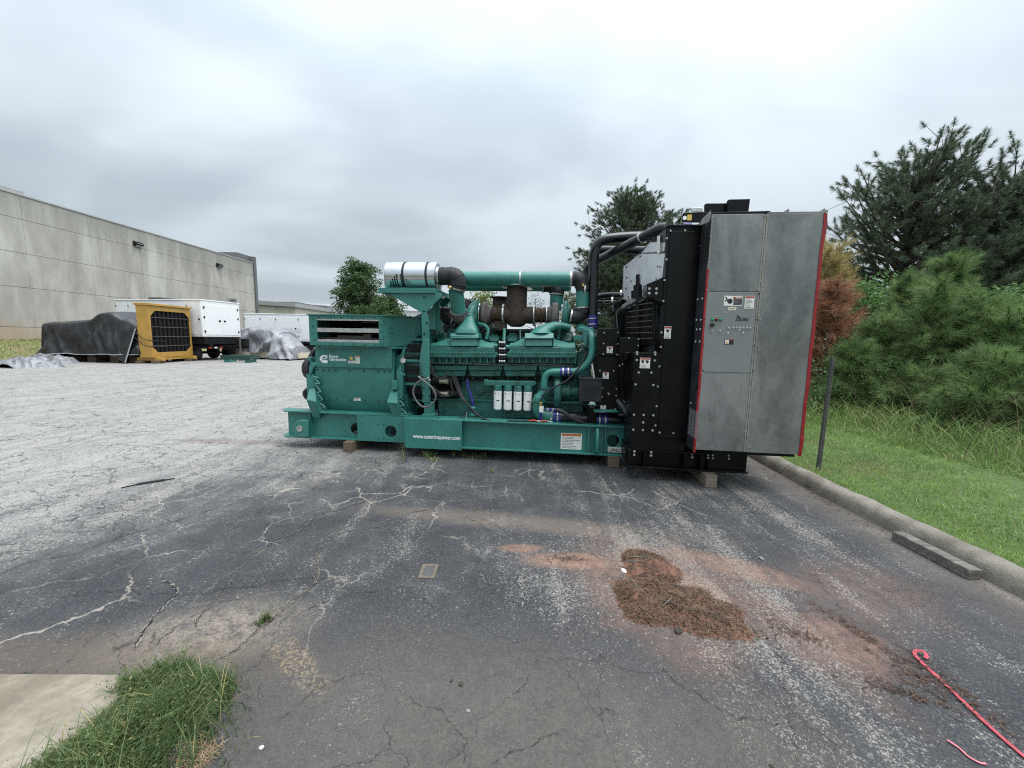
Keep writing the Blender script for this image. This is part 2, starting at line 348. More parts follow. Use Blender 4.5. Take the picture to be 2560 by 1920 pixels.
# asphalt: worn sealcoat, exposed aggregate, cracks, clay and dust
def ellipse(nt, co, cx, cy, rx, ry, rot, wob, soft=.45):
    v = mapping(nt, vmath(nt, 'SUBTRACT', co, (cx, cy, 0)), rot=(0, 0, -rot))
    s = N(nt, 'ShaderNodeSeparateXYZ', {}, {0: v})
    a = mth(nt, 'POWER', mth(nt, 'DIVIDE', s.outputs[0], rx), 2.0); b = mth(nt, 'POWER', mth(nt, 'DIVIDE', s.outputs[1], ry), 2.0)
    d = mth(nt, 'SQRT', mth(nt, 'ADD', a, b)); d = mth(nt, 'ADD', d, wob)
    return rng_(nt, d, 1.0 - soft, 1.0 + soft, 1.0, 0.0)
def make_asphalt():
    m, nt, b, out = new_mat('worn_asphalt'); co = world_co(nt)
    s = N(nt, 'ShaderNodeSeparateXYZ', {}, {0: co}); X, Y = s.outputs[0], s.outputs[1]
    flat = N(nt, 'ShaderNodeCombineXYZ', {}, {0: X, 1: Y, 2: 0.0}).outputs[0]
    nbig = noise(nt, flat, .55, 4, .6); nmid = noise(nt, flat, 2.4, 5, .6); nfin = noise(nt, flat, 14, 5, .65)
    wob = mth(nt, 'MULTIPLY', mth(nt, 'SUBTRACT', nmid, .5), 1.5)
    wob2 = mth(nt, 'ADD', wob, mth(nt, 'MULTIPLY', mth(nt, 'SUBTRACT', nfin, .5), 1.3))
    # zone where the seal has gone: beyond a line running off to the left and behind the machine
    zl = mth(nt, 'SUBTRACT', Y, mth(nt, 'MULTIPLY', X, 1.1))
    zl = mth(nt, 'ADD', zl, mth(nt, 'MULTIPLY', mth(nt, 'SUBTRACT', nbig, .5), 5.0))
    zl = mth(nt, 'ADD', zl, mth(nt, 'MULTIPLY', mth(nt, 'SUBTRACT', nmid, .5), 2.5))
    bare = rng_(nt, zl, 4.6, 10.5)
    # streaks of wear that run with the traffic
    stv = mapping(nt, flat, rot=(0, 0, math.radians(-9)), scale=(3.2, .42, 1))
    streak = noise(nt, stv, 1.0, 5, .62, .6)
    zoneR = rng_(nt, mth(nt, 'ADD', X, mth(nt, 'MULTIPLY', nbig, 1.2)), .2, 1.9)
    zfar = rng_(nt, Y, 1.3, 3.4)
    wear = mth(nt, 'ADD', mth(nt, 'MULTIPLY', rng_(nt, streak, .40, .70), mth(nt, 'ADD', .13, mth(nt, 'ADD', mth(nt, 'MULTIPLY', zoneR, .16), mth(nt, 'MULTIPLY', zfar, .17)))), mth(nt, 'MULTIPLY', bare, .42))
    e_mid = ellipse(nt, flat, .75, 2.6, .75, .55, .2, wob2)
    e_tr = ellipse(nt, flat, 1.3, 1.75, .35, .75, .25, wob2)
    wear = mth(nt, 'ADD', wear, mth(nt, 'ADD', mth(nt, 'MULTIPLY', e_mid, .26), mth(nt, 'MULTIPLY', e_tr, .12)))
    wear = mth(nt, 'ADD', wear, mth(nt, 'ADD', .05, mth(nt, 'MULTIPLY', rng_(nt, nmid, .40, .70), .17)))
    # aggregate
    vo = N(nt, 'ShaderNodeTexVoronoi', {}, {'Vector': flat, 'Scale': 165.0, 'Randomness': 1.0})
    vc = N(nt, 'ShaderNodeSeparateColor', {}, {0: vo.outputs[1]})
    patch = noise(nt, flat, 58, 3, .65, .8)
    pv = mth(nt, 'ADD', mth(nt, 'MULTIPLY', vc.outputs[0], .40), mth(nt, 'MULTIPLY', rng_(nt, patch, .30, .70, 0, 1, False), .60))
    stone = rng_(nt, mth(nt, 'SUBTRACT', wear, pv), -.10, .06)
    seal = mixc(nt, rng_(nt, nmid, .3, .7), (.024, .0255, .030), (.046, .047, .052))
    seal = mixc(nt, mth(nt, 'MULTIPLY', rng_(nt, vc.outputs[1], .5, 1.0), .5), seal, (.105, .104, .104))
    pebc = mixc(nt, bare, mixc(nt, vc.outputs[2], (.10, .096, .089), (.285, .268, .24)), mixc(nt, vc.outputs[2], (.22, .212, .20), (.37, .36, .345)))
    # gravel tone of the bare zone: dark binder between stones
    base = mixc(nt, bare, seal, mixc(nt, rng_(nt, nfin, .35, .65), (.145, .144, .143), (.215, .212, .208)))
    col = mixc(nt, stone, base, pebc)
    # brown-grey drying silt in the foreground, tan dust near the pad
    sil = ellipse(nt, flat, -.05, 1.36, 1.25, .50, -.12, wob, .7)
    col = mixc(nt, mth(nt, 'MULTIPLY', sil, mth(nt, 'MULTIPLY', rng_(nt, nfin, .25, .6, .5, 1.0), .72)), col, mixc(nt, rng_(nt, patch, .3, .7), (.082, .072, .062), (.125, .112, .098)))
    dus = ellipse(nt, flat, -1.62, 1.93, .45, .22, .25, wob2, .6)
    col = mixc(nt, mth(nt, 'MULTIPLY', dus, rng_(nt, mth(nt, 'ADD', mth(nt, 'MULTIPLY', nfin, .6), mth(nt, 'MULTIPLY', patch, .4)), .38, .62, .12, .8)), col, mixc(nt, vc.outputs[2], (.20, .165, .13), (.36, .30, .24)))
    dus2 = ellipse(nt, flat, -2.4, 1.72, 1.2, .16, .0, wob2, .6)
    col = mixc(nt, mth(nt, 'MULTIPLY', dus2, .5), col, (.12, .095, .07))
    grain = ellipse(nt, flat, -1.0, 1.72, .06, .22, .9, mth(nt, 'MULTIPLY', wob2, 1.6), .5)
    col = mixc(nt, mth(nt, 'MULTIPLY', mth(nt, 'MULTIPLY', grain, .5), rng_(nt, patch, .45, .62)), col, (.33, .245, .15))
    band = ellipse(nt, flat, .1, 3.25, 1.25, .13, -.16, wob, .7)
    col = mixc(nt, mth(nt, 'MULTIPLY', band, .35), col, (.24, .19, .15))
    # washed-out red clay
    clay = None
    for a in ((1.0, 2.42, .50, .50, .1, .50), (.45, 2.66, .34, .10, -.05, .85), (1.62, 2.60, .62, .13, -.5, .55), (1.82, 1.92, .22, .22, .6, .55), (1.02, 1.9, .3, .18, 0, .3), (1.55, 2.1, .2, .5, .3, .35), (2.25, 2.35, .5, .35, .3, .25), (.1, 2.82, .16, .06, 0, .8)):
        e = mth(nt, 'MULTIPLY', ellipse(nt, flat, *a[:5], wob2, .5), a[5]); clay = e if clay is None else mth(nt, 'MAXIMUM', clay, e)
    clc = mixc(nt, rng_(nt, nfin, .3, .7), (.20, .105, .07), (.33, .195, .14))
    cm = mth(nt, 'MULTIPLY', clay, rng_(nt, mth(nt, 'ADD', mth(nt, 'MULTIPLY', patch, .6), mth(nt, 'MULTIPLY', nfin, .4)), .34, .60, .22, .95))
    col = mixc(nt, cm, col, clc)
    # dirt along the kerb
    kd = rng_(nt, mth(nt, 'ADD', X, mth(nt, 'MULTIPLY', wob2, .18)), 2.75, 3.3)
    col = mixc(nt, mth(nt, 'MULTIPLY', kd, .45), col, (.15, .125, .10))
    # small rust-brown patches far out
    pa = ellipse(nt, flat, -4.0, 5.62, .9, .14, -.05, mth(nt, 'MULTIPLY', wob2, 1.2), .4)
    col = mixc(nt, mth(nt, 'MULTIPLY', pa, .4), col, (.12, .08, .06))
    # cracks: alligator net where bare, wide-spaced and partly sand-filled where sealed
    dv = vmath(nt, 'ADD', flat, vmath(nt, 'SCALE', vmath(nt, 'SUBTRACT', noise(nt, flat, 3.2, 4, .6, 0, True), (.5, .5, .5))))
    dv.node.inputs[1].links[0].from_node.inputs['Scale'].default_value = .20
    dv = vmath(nt, 'ADD', dv, vmath(nt, 'SCALE', vmath(nt, 'SUBTRACT', noise(nt, flat, 17, 3, .6, 0, True), (.5, .5, .5))))
    dv.node.inputs[1].links[0].from_node.inputs['Scale'].default_value = .055
    def crack(scale, w, vec=dv):
        d = N(nt, 'ShaderNodeTexVoronoi', {'feature': 'DISTANCE_TO_EDGE'}, {'Vector': vec, 'Scale': scale}).outputs[0]
        return rng_(nt, d, w * .35 * scale, w * scale, 1.0, 0.0)
    ca = mth(nt, 'MULTIPLY', mth(nt, 'MULTIPLY', mth(nt, 'MAXIMUM', crack(3.3, .0060), mth(nt, 'MULTIPLY', crack(7.5, .0042), rng_(nt, nbig, .45, .6))), rng_(nt, noise(nt, vmath(nt, 'ADD', flat, (5, 1, 0)), 1.5, 3), .33, .58, .15, 1.0)), rng_(nt, mth(nt, 'ADD', bare, mth(nt, 'MULTIPLY', nmid, .5)), .35, .8))
    zc = mth(nt, 'MULTIPLY', rng_(nt, zl, 2.2, 4.6), rng_(nt, X, 1.0, -.4))
    cb = mth(nt, 'MULTIPLY', crack(1.55, .0075), zc)
    gap = rng_(nt, noise(nt, flat, 1.7, 2), .44, .60)
    cc = mth(nt, 'MULTIPLY', mth(nt, 'MULTIPLY', crack(2.6, .009), rng_(nt, noise(nt, vmath(nt, 'ADD', flat, (7, 3, 0)), 1.1, 2), .5, .62)), rng_(nt, Y, 2.9, 3.8))
    cd = mth(nt, 'MULTIPLY', crack(1.7, .0030, vmath(nt, 'ADD', dv, (3.3, 1.7, 0))), rng_(nt, noise(nt, vmath(nt, 'ADD', flat, (2, 9, 0)), 1.3, 2), .34, .50))
    col = mixc(nt, mth(nt, 'MULTIPLY', ca, .85), col, (.028, .027, .026))
    col = mixc(nt, mth(nt, 'MULTIPLY', cd, .75), col, (.026, .025, .025))
    cbcol = mixc(nt, gap, (.022, .021, .020), (.33, .30, .255))
    col = mixc(nt, mth(nt, 'MULTIPLY', cb, .7), col, cbcol)
    col = mixc(nt, mth(nt, 'MULTIPLY', mth(nt, 'MULTIPLY', cc, .62), mth(nt, 'SUBTRACT', 1.0, bare)), col, (.30, .285, .25))
    nt.links.new(col, b.inputs['Base Color'])
    nt.links.new(mth(nt, 'ADD', .80, mth(nt, 'MULTIPLY', bare, .12)), b.inputs['Roughness'])
    b.inputs['Specular IOR Level'].default_value = .35
    hgt = mth(nt, 'ADD', noise(nt, flat, 150, 2, .6), mth(nt, 'MULTIPLY', noise(nt, flat, 6, 1), 1.2))
    bn = N(nt, 'ShaderNodeBump', {}, {'Strength': .9, 'Distance': .007, 'Height': hgt}); nt.links.new(bn.outputs[0], b.inputs['Normal'])
    return m
m_asphalt = make_asphalt()

def make_concrete(name, c0, c1, stain, vert=False, scale=2.0, bump=.3, tex=60, base=None, runoff=None):
    m, nt, b, out = new_mat(name); co = world_co(nt)
    v = mapping(nt, co, scale=(1, 1, .28)) if vert else co
    a = noise(nt, v, scale, 6, .62, .3); f = noise(nt, co, tex, 4, .6); a2 = noise(nt, vmath(nt, 'ADD', v, (9, 4, 2)), scale * .45, 5, .6)
    c = mixc(nt, rng_(nt, a, .32, .68), c0, c1)
    c = mixc(nt, mth(nt, 'MULTIPLY', rng_(nt, a2, .45, .68), .55), c, stain)
    c = mixc(nt, mth(nt, 'MULTIPLY', rng_(nt, f, .4, .75), .35), c, tuple(x * .6 for x in c0))
    if base:   # splashed soil near the foot of a wall
        z = N(nt, 'ShaderNodeSeparateXYZ', {}, {0: co}).outputs[2]
        k = rng_(nt, mth(nt, 'ADD', z, mth(nt, 'MULTIPLY', mth(nt, 'SUBTRACT', a, .5), 1.6)), base[0], base[1], 1.0, 0.0)
        c = mixc(nt, mth(nt, 'MULTIPLY', k, .6), c, base[2])
    if runoff:   # dark weathering that runs down in tongues from the coping
        z = N(nt, 'ShaderNodeSeparateXYZ', {}, {0: co}).outputs[2]; sv = noise(nt, mapping(nt, co, scale=(1, 1, .07)), 1.3, 5, .65)
        k = rng_(nt, mth(nt, 'ADD', z, mth(nt, 'MULTIPLY', mth(nt, 'SUBTRACT', sv, .5), 7.0)), runoff[0], runoff[1])
        c = mixc(nt, mth(nt, 'MULTIPLY', k, .55), c, runoff[2])
    nt.links.new(c, b.inputs['Base Color']); b.inputs['Roughness'].default_value = .88
    bn = N(nt, 'ShaderNodeBump', {}, {'Strength': bump, 'Distance': .012, 'Height': mth(nt, 'ADD', f, mth(nt, 'MULTIPLY', a, .6))}); nt.links.new(bn.outputs[0], b.inputs['Normal'])
    return m
m_wall = make_concrete('tilt_up_concrete', (.32, .31, .28), (.50, .49, .45), (.22, .215, .19), True, .75, .15, 20, base=(1.2, 2.4, (.42, .30, .19)), runoff=(6.6, 9.2, (.20, .20, .175)))
m_kerb = make_concrete('kerb_concrete', (.12, .108, .088), (.23, .21, .176), (.06, .052, .041), False, 4.5, .7, 60)
m_pad = make_concrete('pad_concrete', (.17, .145, .11), (.285, .25, .20), (.12, .098, .072), False, 5.0, .9, 34)
m_joint = surf('joint_shadow_gap', (.26, .25, .225), .9, var=.2)
m_coping = surf('grey_metal_coping', (.36, .365, .365), .5, metal=.3, var=.08)
m_darkfascia = surf('dark_grey_cladding', (.12, .125, .13), .6, var=.12)
m_glass = surf('lamp_glass', (.75, .75, .72), .25, var=.05)
m_wsteel = surf('white_painted_steel', (.80, .81, .82), .38, var=.03, vscale=2, dirt=(.68, .68, .66), dirt_amt=.2)
m_yellow = surf('ochre_enamel', (.43, .25, .055), .45, var=.14, vscale=3, dirt=(.28, .15, .04), dirt_amt=.3)
m_core = surf('radiator_core', (.012, .012, .013), .6, var=.4, vscale=14)
m_tyre = surf('tyre_rubber', (.018, .018, .018), .8, var=.2)
m_redref = surf('red_reflector', (.45, .03, .03), .35, var=.1)
m_beigewall = surf('beige_render', (.40, .38, .33), .85, var=.1, vscale=.8)
m_rooflite = surf('pale_metal_cladding', (.62, .64, .66), .6, var=.06, vscale=.7)
def make_tarp(name, c0, c1, rough, spec=.5, bump=.5):
    m, nt, b, out = new_mat(name); co = obj_co(nt)
    a = noise(nt, co, 3.0, 6, .65, .8); f = noise(nt, mapping(nt, co, scale=(1, 1, 2.2)), 11, 5, .6, 1.2)
    nt.links.new(mixc(nt, rng_(nt, a, .3, .7), c0, c1), b.inputs['Base Color'])
    b.inputs['Roughness'].default_value = rough; b.inputs['Specular IOR Level'].default_value = spec
    h_ = mth(nt, 'ADD', a, mth(nt, 'MULTIPLY', f, .5))
    bn = N(nt, 'ShaderNodeBump', {}, {'Strength': bump, 'Distance': .12, 'Height': h_}); nt.links.new(bn.outputs[0], b.inputs['Normal']); return m
m_tarpb = make_tarp('black_tarpaulin', (.008, .009, .011), (.018, .019, .023), .32, .55, .25)
m_tarps = make_tarp('silver_tarpaulin', (.13, .135, .15), (.26, .265, .28), .36, .8, .28)
m_hem = surf('pale_hem', (.35, .36, .38), .5, var=.2, vscale=8)

def make_wood(name, c0, c1, rot=0.0):
    m, nt, b, out = new_mat(name); co = obj_co(nt)
    g_ = noise(nt, mapping(nt, co, rot=(0, 0, rot), scale=(1.5, 40, 40)), 1.0, 5, .6, .5); a = noise(nt, co, 9, 4)
    c = mixc(nt, rng_(nt, g_, .3, .7), c0, c1); c = mixc(nt, mth(nt, 'MULTIPLY', rng_(nt, a, .5, .75), .4), c, tuple(x * .45 for x in c0))
    nt.links.new(c, b.inputs['Base Color']); b.inputs['Roughness'].default_value = .85
    bn = N(nt, 'ShaderNodeBump', {}, {'Strength': .5, 'Distance': .004, 'Height': g_}); nt.links.new(bn.outputs[0], b.inputs['Normal']); return m
m_wood = make_wood('weathered_timber', (.13, .105, .08), (.22, .185, .145))
m_wood2 = make_wood('brown_dunnage', (.085, .062, .042), (.15, .115, .08))

def make_leaf(name, c0, c1, trans=.3, rough=.55, var=.5, tip=None, ns=1.1):
    m, nt, b, out = new_mat(name)
    geo = N(nt, 'ShaderNodeNewGeometry'); r = geo.outputs['Random Per Island']
    n_ = noise(nt, geo.outputs['Position'], ns, 3)
    f = mth(nt, 'ADD', mth(nt, 'MULTIPLY', r, var), mth(nt, 'MULTIPLY', rng_(nt, n_, .3, .7), 1 - var))
    c = mixc(nt, f, c0, c1)
    if tip: c = mixc(nt, rng_(nt, r, .90, .93), c, tip)
    nt.links.new(c, b.inputs['Base Color']); b.inputs['Roughness'].default_value = rough; b.inputs['Specular IOR Level'].default_value = .3
    tr = N(nt, 'ShaderNodeBsdfTranslucent', {}, {0: c})
    mx_ = N(nt, 'ShaderNodeMixShader', {}, {0: trans, 1: b.outputs[0], 2: tr.outputs[0]}); nt.links.new(mx_.outputs[0], out.inputs[0]); return m
m_pine = make_leaf('young_pine_needles', (.052, .112, .034), (.27, .375, .145), .32, var=.4, ns=3.6)
m_pine2 = make_leaf('old_pine_needles', (.062, .098, .060), (.175, .225, .145), .25, var=.45, ns=2.2)
m_pine3 = make_leaf('far_pine_needles', (.050, .086, .050), (.13, .175, .10), .2, var=.4, ns=1.6)
m_deadn = make_leaf('dead_pine_needles', (.17, .07, .042), (.50, .27, .165), .3, var=.4, ns=4)
m_paln = make_leaf('yellowed_pine_needles', (.34, .28, .11), (.55, .45, .22), .3)
m_broad = make_leaf('broad_leaves', (.032, .068, .024), (.085, .145, .050), .3)
m_lime = make_leaf('pale_compound_leaves', (.075, .16, .045), (.15, .27, .085), .35)
m_yel = make_leaf('yellow_green_leaves', (.12, .17, .04), (.22, .27, .08), .35)
m_grass = make_leaf('lawn_blades', (.095, .19, .040), (.30, .45, .115), .3, var=.4, ns=2.6, tip=(.34, .32, .14))
m_tgrass = make_leaf('tall_grass_blades', (.10, .18, .045), (.27, .36, .12), .3, tip=(.42, .38, .20))
m_weed = make_leaf('clump_blades', (.048, .088, .032), (.145, .205, .075), .3, tip=(.34, .30, .13))
m_straw = make_leaf('straw', (.018, .011, .008), (.27, .175, .115), .1, var=.75, ns=9)
m_litter = make_leaf('dark_litter', (.014, .009, .007), (.11, .058, .036), .05, var=.7, ns=9)
m_bark = surf('bark', (.07, .055, .045), .9, var=.35, vscale=10, bump=.6, bscale=30)
m_barkg = surf('grey_bark', (.12, .11, .10), .9, var=.3, vscale=10, bump=.5, bscale=30)
m_soil = surf('red_clay_soil', (.17, .082, .052), .95, var=.4, vscale=12, dirt=(.06, .034, .024), dirt_amt=.8, dscale=16, bump=.8, bscale=90)
def make_turf(name, c0, c1, c2):
    m, nt, b, out = new_mat(name); co = world_co(nt)
    a = noise(nt, co, 1.2, 5, .6); f = noise(nt, co, 30, 4, .7)
    c = mixc(nt, rng_(nt, f, .3, .7), c0, c1); c = mixc(nt, rng_(nt, a, .5, .7), c, c2)
    nt.links.new(c, b.inputs['Base Color']); b.inputs['Roughness'].default_value = .95
    bn = N(nt, 'ShaderNodeBump', {}, {'Strength': .8, 'Distance': .03, 'Height': f}); nt.links.new(bn.outputs[0], b.inputs['Normal']); return m
m_turf = make_turf('turf_soil', (.045, .075, .02), (.10, .15, .045), (.085, .09, .035))
m_bank = make_turf('dry_bank_turf', (.13, .14, .055), (.20, .21, .085), (.24, .19, .10))
m_land = make_turf('rough_ground', (.05, .075, .03), (.085, .11, .045), (.08, .08, .04))
m_strap = surf('faded_red_webbing', (.40, .055, .075), .8, var=.35, vscale=22, dirt=(.24, .09, .085), dirt_amt=.5, dscale=30, bump=.3, bscale=200)
m_pink = surf('pink_webbing', (.50, .14, .17), .7, var=.2, vscale=20)
m_galvpost = surf('weathered_sign_post', (.085, .085, .083), .7, metal=.3, var=.3, vscale=9, dirt=(.09, .06, .045), dirt_amt=.4)
m_stone = surf('grey_stone', (.20, .19, .18), .9, var=.3, vscale=30, bump=.4)
m_dstone = surf('dark_clod', (.045, .035, .028), .95, var=.4, vscale=30, bump=.6)
m_wstone = surf('white_chip', (.6, .58, .54), .8, var=.15, vscale=40, bump=.3)
# ------------------------------------------------------------------ setting
rnd = random.Random(7)
def sheet(name, x0, x1, y0, y1, z, m, nx=1, ny=1, fn=None):
    V = [((x0 + (x1 - x0) * i / nx), (y0 + (y1 - y0) * j / ny), z) for j in range(ny + 1) for i in range(nx + 1)]
    if fn: V = [(x, y, z_ + fn(x, y)) for x, y, z_ in V]
    b = MB(); b.add(V, [(j * (nx + 1) + i, j * (nx + 1) + i + 1, (j + 1) * (nx + 1) + i + 1, (j + 1) * (nx + 1) + i) for j in range(ny) for i in range(nx)])
    return tag(b.build(name, m, smooth=60), kind='structure')
sheet('ground', -900, 900, -300, 1600, -.06, m_land)
sheet('parking_lot', -27, 3.75, -6, 75, 0, m_asphalt)
sheet('grass_verge', 3.55, 60, -6, 80, .105, m_turf, 60, 60, lambda x, y: .045 * max(0, x - 4.2) ** .5 + .03 * mnoise.noise((x, y, 0)) - (.05 if x < 3.6 else 0))

# kerb: cast concrete lengths with a rounded nose
def kerb_x(y): return 3.31 + .10 * max(0, y - 4.0) ** 1.2 * .55
kerb = empty('kerb', (3.4, 4, 0)); tag(kerb, kind='structure')
ys = [-2.0, 0.35, 1.55, 4.62, 7.65, 10.7, 13.7, 16.8]
prof = [(0, -.02), (.012, .035), (.03, .085), (.055, .118), (.09, .128), (.13, .132), (.175, .130), (.195, .118), (.205, -.02)]
for a, b_ in zip(ys[:-1], ys[1:]):
    R = []; n = max(6, int((b_ - a) / .09))
    for i in range(n + 1):
        y = a + .006 + (b_ - a - .012) * i / n; x0 = kerb_x(y)
        e = 1.0 - .04 * (i in (0, n))
        R.append([(x0 + (px - .11) * e + .11 + .010 * mnoise.noise((px * 9, y * 6, pz * 9)), y, pz * e + .009 * mnoise.noise((y * 5, px * 14, 3 + pz * 8)) + .005 * mnoise.noise((y * 19, px * 40, 3 + pz * 20))) for px, pz in prof])
    k = MB(); k.rings(R); k.build('kerb_length', m_kerb, kerb, off=(-3.4, -4, 0), smooth=60, fix=True)

# concrete pad in the near left corner, its broken edge
pv = [(-6, -1), (-1.66, -1), (-1.665, 1.0)] + [(-1.68 + .012 * mnoise.noise((i, 0, 3)), 1.0 + i * .1) for i in range(1, 6)] + [(-1.72, 1.60), (-1.80, 1.632)] + [(-1.95 - i * .25, 1.632 + .012 * mnoise.noise((i, 5, 0)) - .004 * i) for i in range(14)] + [(-6, 1.55)]
b_ = MB(); b_.plan(pv, -.02, .022); tag(b_.build('concrete_pad', m_pad, bevel=.008), kind='structure')

# cracks that can be told apart, some silted up with sand, each an irregular strip let into the surface
lot = bpy.data.objects['parking_lot']
m_sand = surf('silt_in_cracks', (.19, .172, .145), .95, var=.35, vscale=40, dirt=(.06, .055, .05), dirt_amt=.8, dscale=22)
m_gap = surf('open_crack', (.014, .013, .012), .95, var=.3)
def crack_strip(path, w, m, seed, rough=.05, z=.004, gaps=0.0):
    r = random.Random(seed); P = [at_z(x * 1.1573, y * 1.1573) for x, y in path]
    for it in range(5):
        Q = [P[0]]
        for a, c in zip(P[:-1], P[1:]):
            d = c - a; n_ = Vector((-d.y, d.x, 0)); Q += [(a + c) / 2 + n_ * r.uniform(-1, 1) * (.10 + .05 * it), c]
        P = Q
    V = []; F_ = []
    for i, p in enumerate(P):
        t = (P[min(i + 1, len(P) - 1)] - P[max(i - 1, 0)]).normalized(); n_ = Vector((-t.y, t.x, 0)); e = min(1, i / 3, (len(P) - 1 - i) / 3)
        ww = w * e * (.12 + 1.5 * max(0, .35 + mnoise.noise((i * .13, seed, 0))) + .9 * r.random() ** 2)
        V += [p + n_ * ww / 2 + Vector((0, 0, z)), p - n_ * ww * r.uniform(.3, .7) + Vector((0, 0, z))]
        if i and mnoise.noise((i * .21, seed + 7, 2)) > gaps - .45: F_.append((2 * i - 2, 2 * i - 1, 2 * i + 1, 2 * i))
    b = MB(); b.add(V, F_); return b.build('crack', m, lot, smooth=0)
CR = [([(430, 1462), (520, 1395), (575, 1350), (620, 1312), (668, 1272), (690, 1240), (682, 1215), (702, 1175), (745, 1148)], .013, 1), ([(290, 1402), (312, 1360), (345, 1320), (385, 1281), (372, 1263), (345, 1254)], .012, 2), ([(425, 1355), (440, 1320), (472, 1285), (502, 1250), (530, 1220), (562, 1188), (600, 1160)], .009, 1),
      ([(0, 1240), (60, 1215), (180, 1192), (300, 1150), (420, 1112), (520, 1085)], .007, 0), ([(110, 1292), (260, 1275), (330, 1285), (440, 1284), (502, 1270), (600, 1256), (682, 1250)], .005, 0), ([(745, 1148), (830, 1138), (928, 1100), (985, 1068), (1030, 1035)], .008, 1),
      ([(1655, 1340), (1690, 1440), (1715, 1540), (1732, 1658)], .007, 1), ([(1430, 1440), (1530, 1520), (1600, 1558), (1702, 1572)], .004, 0), ([(1060, 1655), (1130, 1620), (1210, 1588)], .004, 0), ([(300, 1420), (420, 1330), (500, 1290)], .005, 0), ([(640, 1330), (740, 1290), (850, 1265)], .004, 0),
      ([(820, 1000), (880, 1040), (930, 1035), (1000, 1060), (1080, 1050)], .008, 1), ([(860, 1090), (950, 1070), (1040, 1100), (1120, 1090)], .007, 1), ([(1000, 1010), (1040, 1060), (1020, 1110), (960, 1160)], .006, 1), ([(560, 1190), (640, 1150), (700, 1110), (800, 1080)], .006, 2), ([(0, 1110), (140, 1090), (260, 1100), (380, 1070)], .006, 0), ([(200, 1200), (260, 1160), (250, 1130), (330, 1090)], .005, 0), ([(1540, 1060), (1620, 1075), (1720, 1070), (1820, 1085)], .004, 0), ([(1250, 1400), (1330, 1440), (1440, 1452)], .003, 0), ([(880, 1500), (960, 1540), (1010, 1600), (1000, 1655)], .003, 0), ([(600, 1560), (700, 1480), (820, 1440)], .003, 0)]
for i, (pa, w, kd) in enumerate(CR):
    if kd in (1, 2): crack_strip(pa, w, m_sand, 20 + i, gaps=.25)
    if kd in (0, 2): crack_strip(pa, w * .55, m_gap, 60 + i, z=.005)
    if kd == 1: crack_strip(pa, w * .35, m_gap, 20 + i, z=.0055)

# bank of rough turf at the foot of the warehouse
def bank_h(x, y):
    t = min(1, max(0, (-24.2 - x) / 3.8)); e = min(1, max(0, (y - 12) / 5)); return (t * t * (3 - 2 * t)) * 1.05 * e + .04 * mnoise.noise((x * .8, y * .8, 0))
sheet('grass_bank', -30, -23.6, 10, 60, -.02, m_bank, 32, 90, bank_h)

# ------------------------------------------------------------------ warehouse
wh = empty('warehouse', (-28, 32, 0)); tag(wh, 'long grey precast concrete warehouse with streaked panels on the left', 'warehouse')
OFFW = (28, -32, 0)
cols = [8.0, 12.5, 16.0, 19.5, 23.03, 26.56, 30.08, 33.72, 37.47, 42.95]; rows = [.6, 1.735, 3.99, 5.91, 7.81, 9.12]
b_ = MB(); b_.box(-52, -28.16, 8.0, 42.95, .3, 9.1); b_.build('core_wall', m_joint, wh, off=OFFW)
for i in range(len(cols) - 1):
    for j in range(len(rows) - 1):
        y0, y1 = cols[i] + .005, cols[i + 1] - .005
        if i == len(cols) - 2: y1 += .005
        dx = .004 * ((i * 7 + j * 3) % 3)
        b_ = MB(); b_.box(-28.2, -28.0 - dx, y0, y1, rows[j] + .009, rows[j + 1] - .009); b_.build('wall_panel', m_wall, wh, off=OFFW, bevel=.006)
b_ = MB(); b_.box(-52, -27.96, 7.9, 43.0, 9.12, 9.22); b_.build('coping', m_coping, wh, off=OFFW, bevel=.01)
b_ = MB(); b_.box(-34, -28.4, 41.2, 43.3, 9.27, 9.9).box(-34, -27.9, 42.98, 43.35, .3, 9.85); b_.build('end_parapet', m_darkfascia, wh, off=OFFW)
for (Y, Z) in ((29.83, 8.06), (37.9, 8.0)):
    b_ = MB(); b_.prism([(-.30, -.16), (.30, -.16), (.30, .16), (-.30, .16)], 0, .2)
    l = MB(); l.sect([(0, -.17), (0, .17), (.12, .17), (.26, .05), (.26, -.05), (.14, -.17)], -.3, .3)
    for vv in (l,): vv.v = [(-28.0 + y, Y + x, Z + z) for x, y, z in vv.v]
    o = l.build('wall_light', m_blackm, wh, off=OFFW, bevel=.01, fix=True)
    p = MB(); p.add([(-27.735, Y - .24, Z + .03), (-27.735, Y + .24, Z + .03), (-27.85, Y + .24, Z - .165), (-27.85, Y - .24, Z - .165)], [(0, 1, 2, 3), (3, 2, 1, 0)])
    p.v = [(x + .012, y, z - .01) for x, y, z in p.v]; p.build('lens', m_glass, o, off=(0, 0, 0))
lv = MB(); lv.box(-28.0, -27.9, 38.8, 39.95, 3.45, 5.15); lvo = lv.build('louvre_vent', m_beigewall, wh, off=OFFW)
for k in range(14):
    s_ = MB(); s_.box(-27.905, -27.86, 38.9, 39.85, 3.58 + k * .108, 3.62 + k * .108); s_.build('slat', m_darkfascia, lvo)
b_ = MB(); b_.box(-28.0, -26.9, 30.4, 32.7, 4.05, 4.25).box(-28, -27.3, 30.5, 32.6, 1.2, 4.05); b_.build('dock_canopy', m_darkfascia, wh, off=OFFW)
ru = MB(); ru.box(-30.6, -28.9, 20.6, 24.0, 9.225, 9.66).box(-30.3, -29.2, 20.9, 22.2, 9.66, 9.76); tag(ru.build('rooftop_unit', m_coping, bevel=.02), 'pale metal air handling unit on the warehouse roof', 'roof unit')

